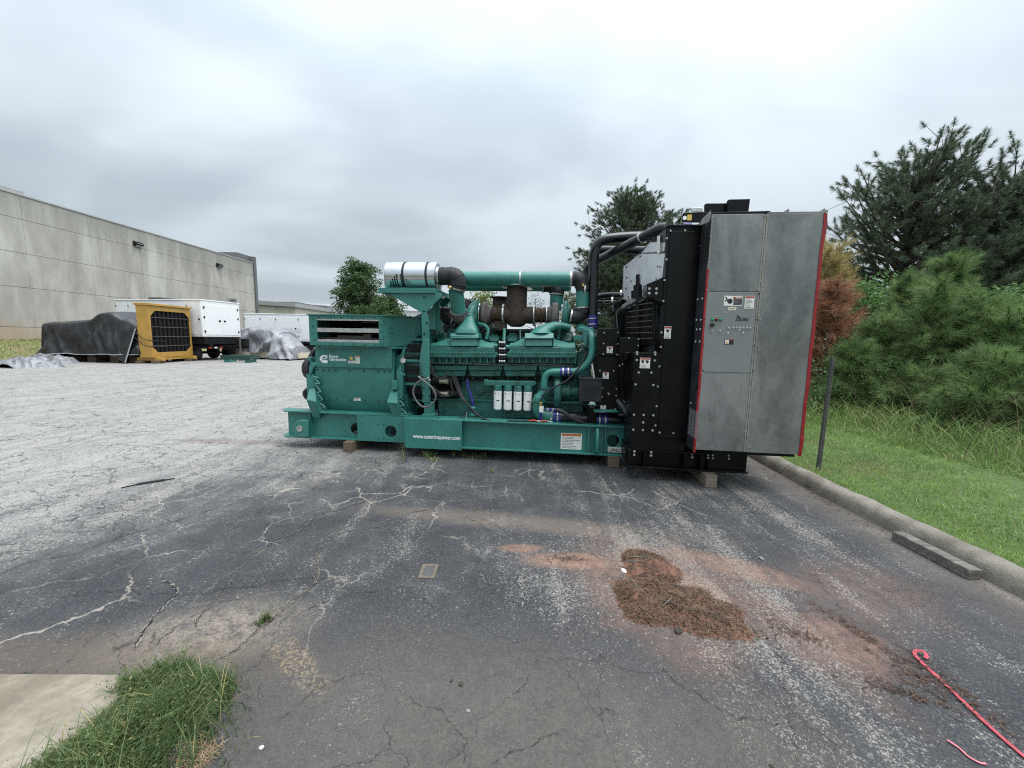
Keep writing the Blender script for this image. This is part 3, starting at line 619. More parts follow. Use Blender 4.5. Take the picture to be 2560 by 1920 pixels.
# lower buildings further off
lb = empty('storage_building', (-26, 60, 0)); tag(lb, 'low beige storage building with dark roof fascia beyond the warehouse corner', 'building')
P = lambda x, y, Y: at_y(*uv(10, x, y), Y)
a0 = P(1771, 945, 60); a1 = P(2040, 945, 60); t1 = P(2040, 895, 60); f1 = P(2040, 868, 60); t0 = P(1771, 880, 60)
b_ = MB(); b_.prism([(a0.x - 6, 0), (a1.x, 0), (a1.x, t1.z - .25), (a0.x - 6, t0.z + .1)], 60, 74); b_.build('wall', m_beigewall, lb, off=(26, -60, 0))
b_ = MB(); b_.prism([(a0.x - 6, t0.z + .1), (a1.x + .25, t1.z - .25), (a1.x + .25, t1.z + .35), (a0.x - 6, t0.z + .75)], 59.7, 74.5); b_.build('eave', m_coping, lb, off=(26, -60, 0))
b_ = MB(); b_.box(P(1850, 868, 62).x, P(2040, 868, 62).x + .2, 62, 73, t1.z + .3, f1.z + .1); b_.build('fascia', m_darkfascia, lb, off=(26, -60, 0))
wb = empty('white_building', (-20, 72, 0)); tag(wb, 'white metal clad building with low pitched roof, farthest behind the trailers', 'building')
a0 = P(2048, 885, 72); a1 = P(2330, 945, 72)
b_ = MB(); b_.prism([(a0.x, 0), (-4, 0), (-4, a1.z), (a0.x + .5, a0.z), (a0.x, a0.z)], 72, 95); b_.build('wall', m_rooflite, wb, off=(20, -72, 0))
b_ = MB(); b_.prism([(a0.x - .2, a0.z), (-4, a1.z + .02), (-4, a1.z + .35), (a0.x - .2, a0.z + .3)], 71.6, 95.4); b_.build('roof', m_wsteel, wb, off=(20, -72, 0))
# ------------------------------------------------------------------ the generator set
gs = empty('generator_set', GO, GYAW)
tag(gs, 'large green diesel generator set with black radiator on a steel skid', 'generator')
def quad_y(b, view, pts, d0, d1):
    return b.prism([q(view, x, y, d0) for x, y in pts], d0, d1)
def bolts(name, pts, r, h, m, parent, n=8, off=None, axis='y'):
    """small hex heads, too small to pick apart"""
    b = MB()
    for (x, y, z) in pts:
        if axis == 'y': b.lathe((x, y + .002, z), (0, -1, 0), [(0, r), (h, r), (h, r * .3)], n)
        elif axis == 'x': b.lathe((x + .002, y, z), (-1, 0, 0), [(0, r), (h, r), (h, r * .3)], n)
        else: b.lathe((x, y, z - .002), (0, 0, 1), [(0, r), (h, r), (h, r * .3)], n)
    o = b.build(name, m, parent, kind='stuff', off=off, smooth=30); return o
def decal(parent, x0, x1, z0, z1, y, head=m_dred, style='text', off=None, seed=0, t=.0015, name='decal'):
    """printed plate: pale ground, coloured header, pictogram or lines of small print"""
    r = random.Random(seed + int(x0 * 997)); w, h = x1 - x0, z1 - z0
    b = MB(); b.box(x0, x1, y - t, y, z0, z1); o = b.build(name, m_dwhite, parent, off=off)
    if head: b = MB(); b.box(x0 + w * .04, x1 - w * .04, y - t - .0008, y - t, z1 - h * .17, z1 - h * .03); b.build('header', head, o)
    b = MB(); yy = y - t
    if style in ('hand', 'hand2'):
        for cx in ([.5] if style == 'hand' else [.28, .72]):
            X = x0 + w * cx; Z = z0 + h * .60; s_ = min(w * (.3 if style == 'hand' else .2), h * .22)
            b.prism([(X - s_, Z + s_ * .7), (X - s_ * .3, Z + s_), (X + s_ * .9, Z + s_ * .55), (X + s_ * .5, Z - s_ * .2), (X + s_ * .1, Z - s_), (X - s_ * .35, Z - s_ * .4)], yy - .0008, yy)
        zs = [z0 + h * .30, z0 + h * .20, z0 + h * .10]
    else:
        zs = [z0 + h * (.76 - .095 * k) for k in range(8)]
    b.build('pictogram', m_ink, o) if b.v else None
    b = MB()
    for z in zs:
        l = w * r.uniform(.5, .86); b.box(x0 + w * .07, x0 + w * .07 + l, yy - .0006, yy, z - h * .022, z + h * .018)
    b.build('print_lines', m_dgrey, o, kind='stuff')
    return o

# ---- skid
base = empty('base_frame'); base.parent = gs
W = 1.75; YA = .16
xL = -4.70; xs = q(8, 1405, 980, YA)[0]; xp0 = xs + .05; xp1 = q(8, 2010, 980, -.03)[0]; xR = .155
ZB, ZT = .145, .532
def beam(name, x0, x1, yf, yb, holes, taper=0):
    b = MB(); f = .016
    # flanges
    for z0, z1 in ((ZB, ZB + .02), (ZT - .02, ZT)):
        if taper: b.plan([(x0, yf + .10), (x0 + .10, yf), (x1, yf), (x1, yb), (x0, yb)], z0, z1)
        else: b.box(x0, x1, yf, yb, z0, z1)
    wy = yf + .075
    cuts = sorted(holes); cur = x0 + (.10 if taper else 0)
    for cx, cz, r in cuts:
        b.box(cur, cx - r * 1.15, wy, wy + f, ZB + .02, ZT - .02); b.holed(cx - r * 1.15, cx + r * 1.15, ZB + .02, ZT - .02, wy, wy + f, cx, cz, r); cur = cx + r * 1.15
    b.box(cur, x1, wy, wy + f, ZB + .02, ZT - .02)
    return b.build(name, m_green, base, bevel=.003)
h1 = q(8, 845, 940, YA + .075); h2 = q(8, 1230, 965, YA); h3 = q(7, 1285, 1228, .075)
beam('rail', xL, xs + .02, YA, YA + .2, [(h1[0], h1[1], .085), (h2[0], h2[1], .085)], 1)
beam('rail', xp0, xR, 0, .2, [(h3[0], h3[1], .078)])
beam('rail', xL, xs, W - YA - .2, W - YA, [], 1); beam('rail', xs, xR, W - .2, W, [])
b = MB()
for x in (-4.4, -3.9, -3.2, -2.5, -1.7, -.9, -.1): b.box(x, x + .12, .24, W - .24, ZB + .03, ZT - .06)
b.build('cross_member', m_green, base)
b = MB(); b.box(-2.7, .1, .22, W - .22, .20, .215); b.build('drip_tray', m_blackm, base)
# cover plate with its hole, over the first rail's flange line
pl0 = q(8, 862, 980, YA)[0]
b = MB(); b.holed(pl0, xs, ZB + .005, ZT - .022, YA - .014, YA - .002, h2[0], h2[1], .082); pl = b.build('cover_plate', m_green, base, bevel=.002)
bolts('bolts', [(*q(8, x, 0, YA - .014)[:1], YA - .014, q(8, x, y, YA - .014)[1]) for x, y in ((885, 878), (1062, 884), (1128, 888), (1305, 893), (1062, 1043), (1128, 1046), (1305, 1056))], .009, .006, m_gbolt, pl)
# flared step to the wider engine section, with the lettered panel
b = MB(); b.plan([(xs - .004, YA - .016), (xp0 - .012, -.03), (xp0, -.03), (xp0, .10), (xs - .004, .2)], ZB - .006, ZT + .004); b.build('step_gusset', m_green, base, bevel=.003)
b = MB(); b.box(xp0, xp1, -.03, -.012, ZB - .012, ZT + .004).box(xp0, xp1, -.012, .2, ZT - .008, ZT + .004); lp = b.build('front_panel', m_green, base, bevel=.003)
a = q(8, 1472, 1030, -.031); b2 = q(8, 1993, 1037, -.031)
text('lettering', 'www.cumminspower.com', .074, m_wletter, lp, (a[0], -.0315, a[1] - .010), fat=.0012, width=b2[0] - a[0])
# stiffeners and lifting lugs
for view, x, y0 in ((8, 337, YA + .02), (7, 945, .012), (7, 1180, .012)):
    X = q(view, x, 1000 if view == 8 else 1250, y0)[0]; b = MB(); b.box(X - .007, X + .007, y0, y0 + .07, ZB + .019, ZT - .019); b.build('stiffener', m_green, base, bevel=.002)
def lug(X, yf):
    b = MB(); pr = [(yf + .075, ZT - .03), (yf + .0, ZT - .03), (yf - .055, ZT - .05), (yf - .085, ZT - .10), (yf - .095, ZB + .14), (yf - .085, ZB + .06), (yf - .03, ZB + .022), (yf + .075, ZB + .022)]
    b.sect(pr, X, X + .035); o = b.build('lifting_lug', m_green, base, bevel=.006); return o
l0 = q(8, 165, 935, YA - .03)[0]
b = MB(); xa, xb = q(8, 160, 930, YA - .02)[0], q(8, 330, 930, YA - .02)[0]
pts = []
zt, zb = q(8, 250, 830, YA)[1], q(8, 250, 1020, YA)[1]
for k in range(9): a_ = PI / 2 + PI * k / 8 * .62; pts.append((xa + .13 + .13 * math.cos(a_), zt - .13 + .13 * math.sin(a_)))
pts += [(xa + .02, zb), (xb - .005, zb), (xb - .005, zt)]
hc = q(8, 222, 935, YA - .05)
b.prism(pts, YA - .055, YA - .01); lg = b.build('lifting_lug', m_green, base, bevel=.01)
b = MB(); b.lathe((hc[0], YA - .054, hc[1]), (0, -1, 0), [(0, .045), (.012, .045), (.012, .026), (.004, .026), (.004, .001)], 20); b.build('lug_eye', m_steel, lg)
lug(q(7, 1045, 1230, -.03)[0], .01)
o = q(7, 560, 1340, .074); o2 = q(7, 858, 1130, .074)
decal(base, o[0], o2[0], o[1], o2[1], .074, m_dorange, 'text', name='rating_plate')
o = q(7, 1212, 1384, .045); o2 = q(7, 1455, 1330, .045)
b = MB(); b.box(o[0], o2[0], .045, .074, o[1], o2[1]); tg = b.build('asset_tag', m_dwhite, base, bevel=.001)
text('lettering', 'L008276', (o2[1] - o[1]) * .98, m_ink, tg, (o[0] + .008, .0445, o[1] + .010), fat=.0012, width=(o2[0] - o[0]) - .016)

# ---- alternator
al = empty('alternator'); al.parent = gs
YF = .27
xa0, xa1 = q(8, 395, 450, YF)[0], q(8, 1262, 450, YF)[0]; zt = q(8, 800, 268, YF)[1]; zm = q(8, 800, 622, YF)[1]; zb = q(8, 800, 800, YF + .16)[1]
xb0, xb1 = q(8, 520, 800, YF + .16)[0], q(8, 1235, 800, YF + .16)[0]
yb = W - YF
b = MB(); b.sect([(YF, zm), (YF, zt), (YF + .02, zt + .30), (yb - .02, zt + .30), (yb, zt), (yb, zm), (yb - .17, zb), (YF + .17, zb)], xa0, xa1); b.build('stator_frame', m_green, al, bevel=.006)
b = MB(); ztc = q(8, 800, 44, YF - .02)[1]; b.box(q(8, 408, 150, YF - .02)[0], q(8, 1240, 150, YF - .02)[0], YF - .028, YF + .01, zt + .01, ztc); cvp = b.build('cover_panel', m_green, al, bevel=.004)
bolts('bolts', [(q(8, x, y, YF - .028)[0], YF - .028, q(8, x, y, YF - .028)[1]) for x, y in ((440, 72), (590, 76), (740, 78), (890, 80), (1045, 84), (1200, 88), (445, 232), (597, 236), (746, 238), (896, 240), (1048, 243), (1202, 246))], .008, .005, m_gbolt, cvp)
bolts('bolts', [(q(8, x, y, YF)[0], YF, q(8, x, y, YF)[1]) for x, y in ((412, 290), (480, 290), (540, 290), (612, 291), (768, 293), (928, 296), (1085, 300), (1160, 302), (1220, 303), (485, 612), (548, 612), (622, 614), (775, 618), (935, 624), (1090, 630), (1160, 634))], .014, .012, m_gbolt, al)
yc_ = YF - .029
# maker's mark: a broad C with a slanted inner wedge, and two lines of lettering
X, Z = q(8, 442, 208, yc_); X2, Z2 = q(8, 524, 124, yc_); w, h = X2 - X, Z2 - Z
b = MB()
b.prism([(X + w * .42, Z2), (X2, Z2), (X2, Z + h * .80), (X + w * .52, Z + h * .80), (X + w * .36, Z + h * .66), (X + w * .34, Z + h * .44), (X + w * .12, Z + h * .24), (X, Z + h * .40), (X, Z + h * .62), (X + w * .16, Z + h * .88)], yc_ - .001, yc_)
b.prism([(X + w * .15, Z + h * .19), (X + w * .40, Z + h * .42), (X + w * .52, Z + h * .36), (X2, Z + h * .36), (X2, Z), (X + w * .40, Z)], yc_ - .001, yc_)
b.prism([(X + w * .42, Z + h * .52), (X2, Z2 - h * .24), (X2, Z2 - h * .36), (X + w * .62, Z + h * .46)], yc_ - .001, yc_)
b.build('logo', m_wletter, al, smooth=0)
t0 = q(8, 545, 150, yc_); t1 = q(8, 645, 150, yc_); t2 = q(8, 545, 180, yc_); t3 = q(8, 729, 180, yc_)
text('lettering', 'Power', .060, m_wletter, al, (t0[0], yc_, t0[1]), fat=.0010, width=t1[0] - t0[0])
text('lettering', 'Generation', .060, m_wletter, al, (t2[0], yc_, t2[1] - .004), fat=.0010, width=t3[0] - t2[0])
a0 = q(8, 788, 158, yc_); b = MB(); b.lathe((a0[0], yc_ + .001, a0[1]), (0, -1, 0), [(0, .024), (.002, .024), (.002, .016), (.0035, .015), (.0035, .001)], 18); b.build('seal_mark', m_dyellow, al)
a0, a1 = q(8, 756, 212, yc_), q(8, 826, 184, yc_); decal(al, a0[0], a1[0], a0[1], a1[1], yc_, m_dred)
a0, a1 = q(8, 834, 215, yc_), q(8, 880, 132, yc_); decal(al, a0[0], a1[0], a0[1], a1[1], yc_, m_dorange)
a0, a1 = q(8, 820, 626, YF - .001), q(8, 890, 598, YF - .001); decal(al, a0[0], a1[0], a0[1], a1[1], YF - .001, m_dred)
# end-bracket mounting feet: cast, ribbed, cranked towards the rail
def foot(view, outer, inner, cap):
    d0, d1 = YA + .02, YF + .12
    tl, tr, kr, br, bl, kl2, kl = outer; kd, bd, td = YA - .075, YA + .02, YF - .005
    V = [q3(view, *tl, td), q3(view, *tr, td), q3(view, *kl, kd), q3(view, *kr, kd), q3(view, *bl, bd), q3(view, *br, bd)]
    V += [Vector((p.x, d1, p.z)) for p in V]
    o = MB(); o.add(V, [(0, 2, 3, 1), (2, 4, 5, 3), (1, 3, 5, 11, 9, 7), (0, 6, 8, 10, 4, 2), (0, 1, 7, 6), (4, 10, 11, 5), (6, 7, 9, 8), (8, 9, 11, 10)]); ft = o.build('mounting_foot', m_green, al, bevel=.008, fix=True)
    if inner:
        i_ = MB(); n = len(inner) // 2
        for k in range(n - 1):
            i_.prism([q(view, *inner[k], d0 + .03), q(view, *inner[k + 1], d0 + .03), q(view, *inner[n + k + 1], d0 + .09), q(view, *inner[n + k], d0 + .09)], d0 + .05, d1)
        i_.build('rib_web', m_green2, ft)
        for k in range(n):
            r_ = MB(); p0, p1 = q3(view, *inner[k], d0 + .03), q3(view, *inner[n + k], d0 + .03); r_.tube([p0, p1], .011, 4); r_.build('rib', m_green, ft)
        for k in range(n - 1):
            r_ = MB(); p0, p1 = q3(view, *inner[k], d0 + .03), q3(view, *inner[n + k + 1], d0 + .03); r_.tube([p0, p1], .008, 4); r_.build('rib', m_green, ft)
    return ft
foot(8, [(320, 490), (390, 480), (400, 640), (440, 815), (360, 815), (320, 740), (290, 615)], [(372, 362), (388, 440), (410, 540), (420, 640), (440, 720), (462, 808), (430, 375), (440, 440), (455, 530), (470, 620), (500, 700), (520, 770)], None)
foot(8, [(1225, 505), (1295, 500), (1300, 650), (1345, 850), (1270, 850), (1225, 740), (1178, 645)], [(1300, 600), (1320, 690), (1340, 770), (1360, 840), (1345, 590), (1375, 680), (1400, 770), (1420, 820)], None)
# bearing-end bracket and coupling-end brackets behind the feet
b = MB()
quad_y(b, 8, [(285, 330), (375, 335), (395, 480), (320, 490), (300, 590)], YA + .10, YF + .2)
quad_y(b, 8, [(300, 150), (335, 150), (345, 210), (410, 200), (410, 340), (300, 330)], YF + .05, YF + .3)
quad_y(b, 8, [(318, 240), (350, 215), (408, 205), (405, 240), (372, 260), (345, 330), (318, 335)], YF - .03, YF + .05)
b.build('end_bracket', m_green, al, bevel=.008)
b = MB()
quad_y(b, 8, [(1235, 405), (1285, 400), (1300, 505), (1230, 510)], YA + .05, YF + .15)
quad_y(b, 8, [(1285, 300), (1320, 240), (1335, 240), (1340, 310), (1385, 350), (1360, 350), (1360, 630), (1300, 640), (1290, 420)], YF - .02, YF + .12)
quad_y(b, 8, [(1265, 150), (1400, 60), (1450, 40), (1385, 170), (1380, 350), (1265, 400)], YF + .10, YF + .4)
quad_y(b, 8, [(1320, 640), (1400, 560), (1425, 820), (1345, 850)], YF + .1, YF + .4)
b.build('end_bracket', m_green, al, bevel=.008)
a0, a1 = q(8, 1338, 205, YF - .021), q(8, 1386, 155, YF - .021); decal(al, a0[0], a1[0], a0[1], a1[1], YF - .025, m_dred)
a0, a1 = q(8, 1352, 150, YF + .09), q(8, 1424, 122, YF + .09); decal(al, a0[0], a1[0], a0[1], a1[1], YF + .09, m_dorange)
# exciter end bell, black
c_ = q3(8, 300, 290, .62)
b = MB(); b.lathe((c_.x + .13, .80, 1.14), (-1, 0, 0), [(0, .30), (.02, .30), (.08, .26), (.12, .16), (.13, .05)], 28); b.build('end_bell', m_blackm, al)
p = q3(8, 262, 270, .45); b = MB(); b.lathe((p.x + .19, .45, p.z + .0), (-1, 0, -.1), [(0, .19), (.07, .185), (.13, .14), (.165, .07), (.17, .01)], 24); b.build('bearing_cap', m_rubber, al)
p = q3(8, 262, 545, .42); b = MB(); b.lathe((p.x + .14, .42, p.z), (-1, 0, .05), [(0, .13), (.06, .12), (.13, .05), (.15, .02)], 6); b.build('cable_gland', m_blackm, al)
# coupling housing with guard screens
cx0, cx1 = q(8, 1375, 400, .45)[0], q(8, 1575, 400, .45)[0]; cy, cz = W / 2, 1.16
b = MB(); b.lathe((cx0, cy, cz), (1, 0, 0), [(0, .56), (.02, .60), (.06, .60), (.065, .54), (.30, .54), (.31, .66), (.36, .66), (.37, .3)], 40); b.build('coupling_housing', m_green2, al)
for k in range(9):
    a_ = PI * (.62 + .09 * k); b = MB()
    for j in range(7):
        aa = a_ + j * .03; p = Vector((cx0 + .07, cy + .575 * math.cos(aa), cz + .575 * math.sin(aa)))
        b.box(p.x, p.x + .22, p.y - .006, p.y + .006, p.z - .006, p.z + .006)
    b.build('guard_screen', m_blackm, al)
for k in range(5):
    a_ = PI * (.58 + .18 * k); p = Vector((cx0, cy + .585 * math.cos(a_), cz + .585 * math.sin(a_))); b = MB(); b.tube([p, p + Vector((.31, 0, 0))], .022, 6); b.build('housing_strut', m_green, al)
# ---- outlet (terminal) box on top
tb = empty('terminal_box'); tb.parent = gs
yt = .14
X0, X1 = q(1, 222, 600, yt)[0], q(1, 790, 600, yt)[0]; Z0, Z1 = q(1, 520, 752, yt)[1], q(1, 520, 515, yt)[1]
ox0, ox1 = q(1, 282, 600, yt)[0], q(1, 757, 600, yt)[0]; oz0, oz1 = q(1, 520, 726, yt)[1], q(1, 520, 547, yt)[1]
xk = q(1, 880, 600, yt + .12)[0]; xe = q(1, 1085, 600, .55)[0]
b = MB()
b.box(X0, ox0, yt, yt + .03, Z0, Z1 - .006).box(ox1, X1, yt, yt + .03, Z0, Z1 - .006).box(ox0, ox1, yt, yt + .03, oz1, Z1 - .006).box(ox0, ox1, yt, yt + .03, Z0, oz0)
b.build('front_frame', m_green, tb, bevel=.003)
b = MB()
b.add([(X0, yt + .03, Z0), (X0, 1.6, Z0), (X0, 1.6, Z1), (X0, yt + .03, Z1)], [(0, 1, 2, 3), (3, 2, 1, 0)]); b.box(X0, X0 + .01, yt + .03, 1.6, Z0, Z1 - .006)
b.box(X0 + .01, xe, 1.58, 1.6, Z0, Z1 - .006).box(X0 + .01, xe, .4, 1.58, Z0, Z0 + .01)
b.build('side_panel', m_green, tb)
def bent(pa, pb, za0, za1, zb0, zb1, th=.012):
    return [(pa[0], pa[1], za0), (pb[0], pb[1], zb0), (pb[0], pb[1], zb1), (pa[0], pa[1], za1)]
for (pa, pb, za, zb_) in (((X1, yt + .01), (xk, yt + .13), Z0, Z0 + .0), ((xk, yt + .13), (xe, .55), Z0, Z0 + .03), ((xe, .55), (xe + .02, 1.6), Z0 + .03, Z0 + .03)):
    b = MB(); V = bent(pa, pb, za, Z1 - .006, zb_, Z1 - .006); b.add(V + [(x, y + .012, z) for x, y, z in V], [(0, 1, 2, 3), (7, 6, 5, 4), (0, 4, 5, 1), (1, 5, 6, 2), (2, 6, 7, 3), (3, 7, 4, 0)]); b.build('flank_panel', m_green, tb, bevel=.002)
b = MB(); b.plan([(X0 - .02, yt - .015), (X1 + .02, yt - .015), (xk + .02, yt + .11), (xe + .02, .53), (xe + .03, 1.62), (X0 - .02, 1.62)], Z1 - .006, Z1 + .008); b.build('lid', m_green, tb, bevel=.002)
b = MB(); b.plan([(X0 + .15, yt + .02), (xk, yt + .09), (xe, .53), (xe, 1.55), (X0 + .15, 1.55)], Z0 - .03, Z0 - .002); b.build('bottom_flange', m_green, tb, bevel=.003)
b = MB(); b.box(X0 + .012, X0 + .02, yt + .5, 1.5, Z0 + .02, Z1 - .02).box(X0 + .012, xe - .05, .9, .91, Z0 + .012, Z1 - .008); b.build('inner_wall', m_void, tb)
for y0, y1, d in ((545, 558, .0), (616, 648, .0), (704, 724, .0)):
    b = MB(); b.box(ox0, ox1, yt + .004, yt + .03, q(1, 500, y1, yt)[1], q(1, 500, y0, yt)[1]); b.build('slat', m_steel, tb, bevel=.002)
for x0_, x1_, y_, d, th, mm in ((285, 755, 690, .30, .02, m_cast), (630, 750, 572, .45, .012, m_bellow), (630, 750, 615, .4, .02, m_cast), (440, 700, 680, .35, .035, m_cast), (640, 700, 668, .5, .03, m_bellow)):
    A_, B_ = q3(1, x0_, y_, d), q3(1, x1_, y_, d); b = MB(); b.box(A_.x, B_.x, d, d + .04, A_.z - th / 2, A_.z + th / 2); b.build('busbar', mm, tb, bevel=.002)
bolts('bolts', [(q(1, x, y, yt)[0], yt, q(1, x, y, yt)[1]) for x, y in [(250, 545), (252, 600), (256, 655), (260, 705), (775, 540), (775, 590), (775, 640), (778, 700), (778, 738)] + [(300 + k * 85, 535) for k in range(6)] + [(310 + k * 85, 738) for k in range(6)]], .010, .008, m_gbolt, tb)
bolts('bolts', [(q(1, x, y, yt + .06)[0], yt + .055, q(1, x, y, yt + .06)[1]) for x, y in ((862, 545), (858, 615), (862, 650), (858, 735))], .012, .03, m_gbolt, tb)
# ---- engine
en = empty('engine'); en.parent = gs
# post carrying the air-cleaner shelf
YP = .06
b = MB()
quad_y(b, 2, [(50, 640), (97, 640), (104, 1125), (48, 1125)], YP, YP + .05)
quad_y(b, 9, [(660, 900), (735, 900), (772, 1030), (778, 1335), (668, 1335)], YP + .004, YP + .05)
quad_y(b, 2, [(62, 1125), (130, 1125), (128, 1215), (62, 1215)], YP + .01, YP + .10)
quad_y(b, 2, [(45, 1215), (135, 1215), (135, 1245), (45, 1245)], YP - .01, YP + .14)
b.build('support_post', m_green, en, bevel=.004)
bolts('bolts', [(q(2, x, y, YP)[0], YP, q(2, x, y, YP)[1]) for x, y in ((58, 930), (103, 928), (58, 1013), (103, 1013), (58, 1075), (103, 1075))], .014, .014, m_gbolt, en)
bolts('bolts', [(q(9, x, y, YP)[0], YP, q(9, x, y, YP)[1]) for x, y in ((702, 882), (748, 1065), (705, 1242), (702, 650))], .012, .012, m_void, en)
b = MB(); quad_y(b, 9, [(10, 598), (990, 598), (990, 655), (905, 720), (735, 903), (660, 903), (150, 612)], YP + .02, YP + .034); b.build('shelf_gusset', m_green, en, bevel=.003)
s0, s1 = q3(1, 752, 330, YP - .01), q3(1, 1190, 330, YP - .01); zt_, zb_ = q(1, 950, 306, YP - .01)[1], q(1, 950, 345, YP - .01)[1]
b = MB(); b.box(s0.x, s1.x, YP - .01, 1.65, zt_ - .012, zt_).box(s0.x, s1.x, YP - .01, YP + .004, zb_, zt_ - .012).box(s1.x - .012, s1.x, YP + .004, 1.65, zb_, zt_ - .012).box(s0.x, s0.x + .012, YP + .004, 1.65, zb_, zt_ - .012)
b.build('air_cleaner_shelf', m_green, en, bevel=.003)
b = MB(); quad_y(b, 9, [(885, 700), (940, 660), (1020, 640), (1000, 690), (945, 715), (945, 1200), (885, 1180)], .5, .55); quad_y(b, 9, [(775, 905), (885, 720), (885, 1180), (780, 1165)], .46, .5); b.build('rear_post', m_green, en, bevel=.004)
a0, a1 = q(9, 985, 675, .45), q(9, 1035, 635, .45); b = MB(); b.box(a0[0], a1[0], .448, .46, a0[1], a1[1]); b.build('decal', m_dwhite, en)
# air cleaners
def air_cleaner(yc, cut=False):
    A_, B_ = q3(1, 842, 200, yc), q3(1, 1218, 200, yc); r = (q(1, 1000, 95, yc)[1] - q(1, 1000, 308, yc)[1]) / 2 ; zc = zt_ + r + .012
    L_ = B_.x - A_.x
    c = MB(); c.lathe((A_.x, yc, zc), (1, 0, 0), [(0, r * .30), (.004, r * .93), (.012, r), (L_ - .012, r), (L_ - .004, r * .95), (L_, r * .90), (L_ + .003, r * .5), (L_ + .003, .1)], 48)
    o = c.build('air_cleaner', m_chrome, en)
    for fx in (.34, .80):
        k = MB(); k.lathe((A_.x + L_ * fx, yc, zc), (1, 0, 0), [(0, r + .001), (.001, r + .005), (.030, r + .005), (.031, r + .001)], 48); k.build('strap', m_rubber, o)
        k = MB(); k.box(A_.x + L_ * fx - .01, A_.x + L_ * fx + .04, yc - r * .5, yc + r * .5, zt_, zc - r * .82); k.build('saddle', m_green, o)
    k = MB(); k.lathe((A_.x - .001, yc, zc), (1, 0, 0), [(0, r + .001), (.001, r + .006), (.012, r + .006), (.014, r + .001)], 48); k.build('rim', m_chrome, o)
    return o, A_, B_, r, zc
yAC = .36
aco, A_, B_, r, zc = air_cleaner(yAC)
# a dark stepped reflection in its polished skin, put on as thin dark plates
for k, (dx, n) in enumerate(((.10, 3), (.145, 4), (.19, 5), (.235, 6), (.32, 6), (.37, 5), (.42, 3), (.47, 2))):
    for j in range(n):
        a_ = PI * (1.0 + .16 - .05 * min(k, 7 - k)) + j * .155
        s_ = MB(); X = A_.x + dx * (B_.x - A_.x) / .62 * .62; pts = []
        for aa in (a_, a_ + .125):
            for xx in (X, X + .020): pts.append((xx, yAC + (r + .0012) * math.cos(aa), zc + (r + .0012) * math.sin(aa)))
        s_.add(pts, [(0, 1, 3, 2), (2, 3, 1, 0)]); s_.build('slot_or_reflection', m_void if k < 5 else m_dgrey, aco)
air_cleaner(1.12)
# air pipes and rubber elbows
def elbow(name, pts, rad, rings=4, k=7, m=m_rubber, parent=None):
    P_ = curve(pts, k); b = MB(); b.tube(P_, rad, 24); o = b.build(name, m, parent or en)
    for j in range(1, rings + 1):
        i = int(j * (len(P_) - 1) / (rings + 1)); t = (P_[i + 1] - P_[i - 1]).normalized()
        c = MB(); c.lathe(P_[i] - t * .006, t, [(0, rad), (.003, rad + .006), (.009, rad + .006), (.012, rad)], 24); c.build('rib', m, o)
    for i, s_ in ((0, 1), (-1, -1)):
        t = (P_[1] - P_[0]).normalized() if i == 0 else (P_[-2] - P_[-1]).normalized()
        c = MB(); c.lathe(P_[i] + t * .006, t, [(0, rad), (.001, rad + .006), (.022, rad + .006), (.023, rad)], 24); c.build('hose_clamp', m_steel, o)
    return o
def air_line(y, main):
    pr = .098 if main else .092
    zc_p = q(2, 760, 176, y)[1] if main else q(2, 760, 176, .5)[1]
    e0 = q3(2, 340, 176, y); e1 = q3(2, 1182, 170, y)
    b = MB(); b.cyl((e0.x - .02, y, zc_p), (e1.x + .02, y, zc_p), pr, 28); p = b.build('air_pipe', m_greenpipe, en)
    for xx in (345, 797, 1180):
        X = q(2, xx, 170, y)[0]; c = MB(); c.lathe((X, y, zc_p), (1, 0, 0), [(0, pr), (.001, pr + .005), (.022, pr + .005), (.023, pr)], 28); c.build('hose_clamp', m_steel, p)
    return zc_p, e0, e1, pr
zp, e0, e1, pr = air_line(.55, True)
rise = q3(2, 1278, 380, .55)
elbow('rubber_elbow', [(e1.x, .55, zp), (e1.x + .10, .55, zp), (rise.x - .03, .55, zp - .05), (rise.x + .005, .55, zp - .14), (rise.x, .55, q(2, 1270, 262, .55)[1])], pr, 4)
b = MB(); b.cyl((rise.x, .55, q(2, 1270, 240, .55)[1]), (rise.x, .55, q(2, 1270, 395, .55)[1]), pr * .93, 24); b.build('air_riser', m_greenpipe, en)
elbow('rubber_elbow', [(rise.x, .55, q(2, 1270, 388, .55)[1]), (rise.x, .55, q(2, 1270, 430, .55)[1]), (rise.x - .06, .55, q(2, 1270, 470, .55)[1]), (q(2, 1180, 462, .55)[0], .55, q(2, 1180, 462, .55)[1])], pr * .95, 2)
kb = q3(2, 1283, 225, .44); b = MB(); b.lathe(kb, (0, -1, 0), [(0, .022), (.02, .022), (.03, .016), (.03, .002)], 14); b.build('service_gauge', m_brass, en)
# left elbow from the front cleaner down into the left turbo
pt = [(B_.x - .005, yAC, zc), (B_.x + .09, yAC, zc), q3(2, 300, 160, yAC), q3(2, 318, 215, yAC + .01), q3(2, 308, 262, yAC + .02)]
elbow('rubber_elbow', pt, .118, 4)
kb = q3(2, 270, 243, yAC - .10); b = MB(); b.lathe(kb, (-.5, -1, 0), [(0, .024), (.03, .024), (.04, .016), (.04, .002)], 14); b.build('service_gauge', m_brass, en)
b = MB(); b.tube([q3(2, 305, 255, yAC + .02), q3(2, 325, 400, yAC + .08), q3(2, 330, 425, yAC + .1)], [.10, .10, .105], 24); b.build('air_drop', m_greenpipe, en)
elbow('rubber_elbow', [q3(2, 325, 415, yAC + .1), q3(2, 335, 460, yAC + .15), q3(2, 380, 470, yAC + .2), q3(2, 440, 450, yAC + .25)], .108, 0, m=m_cast)
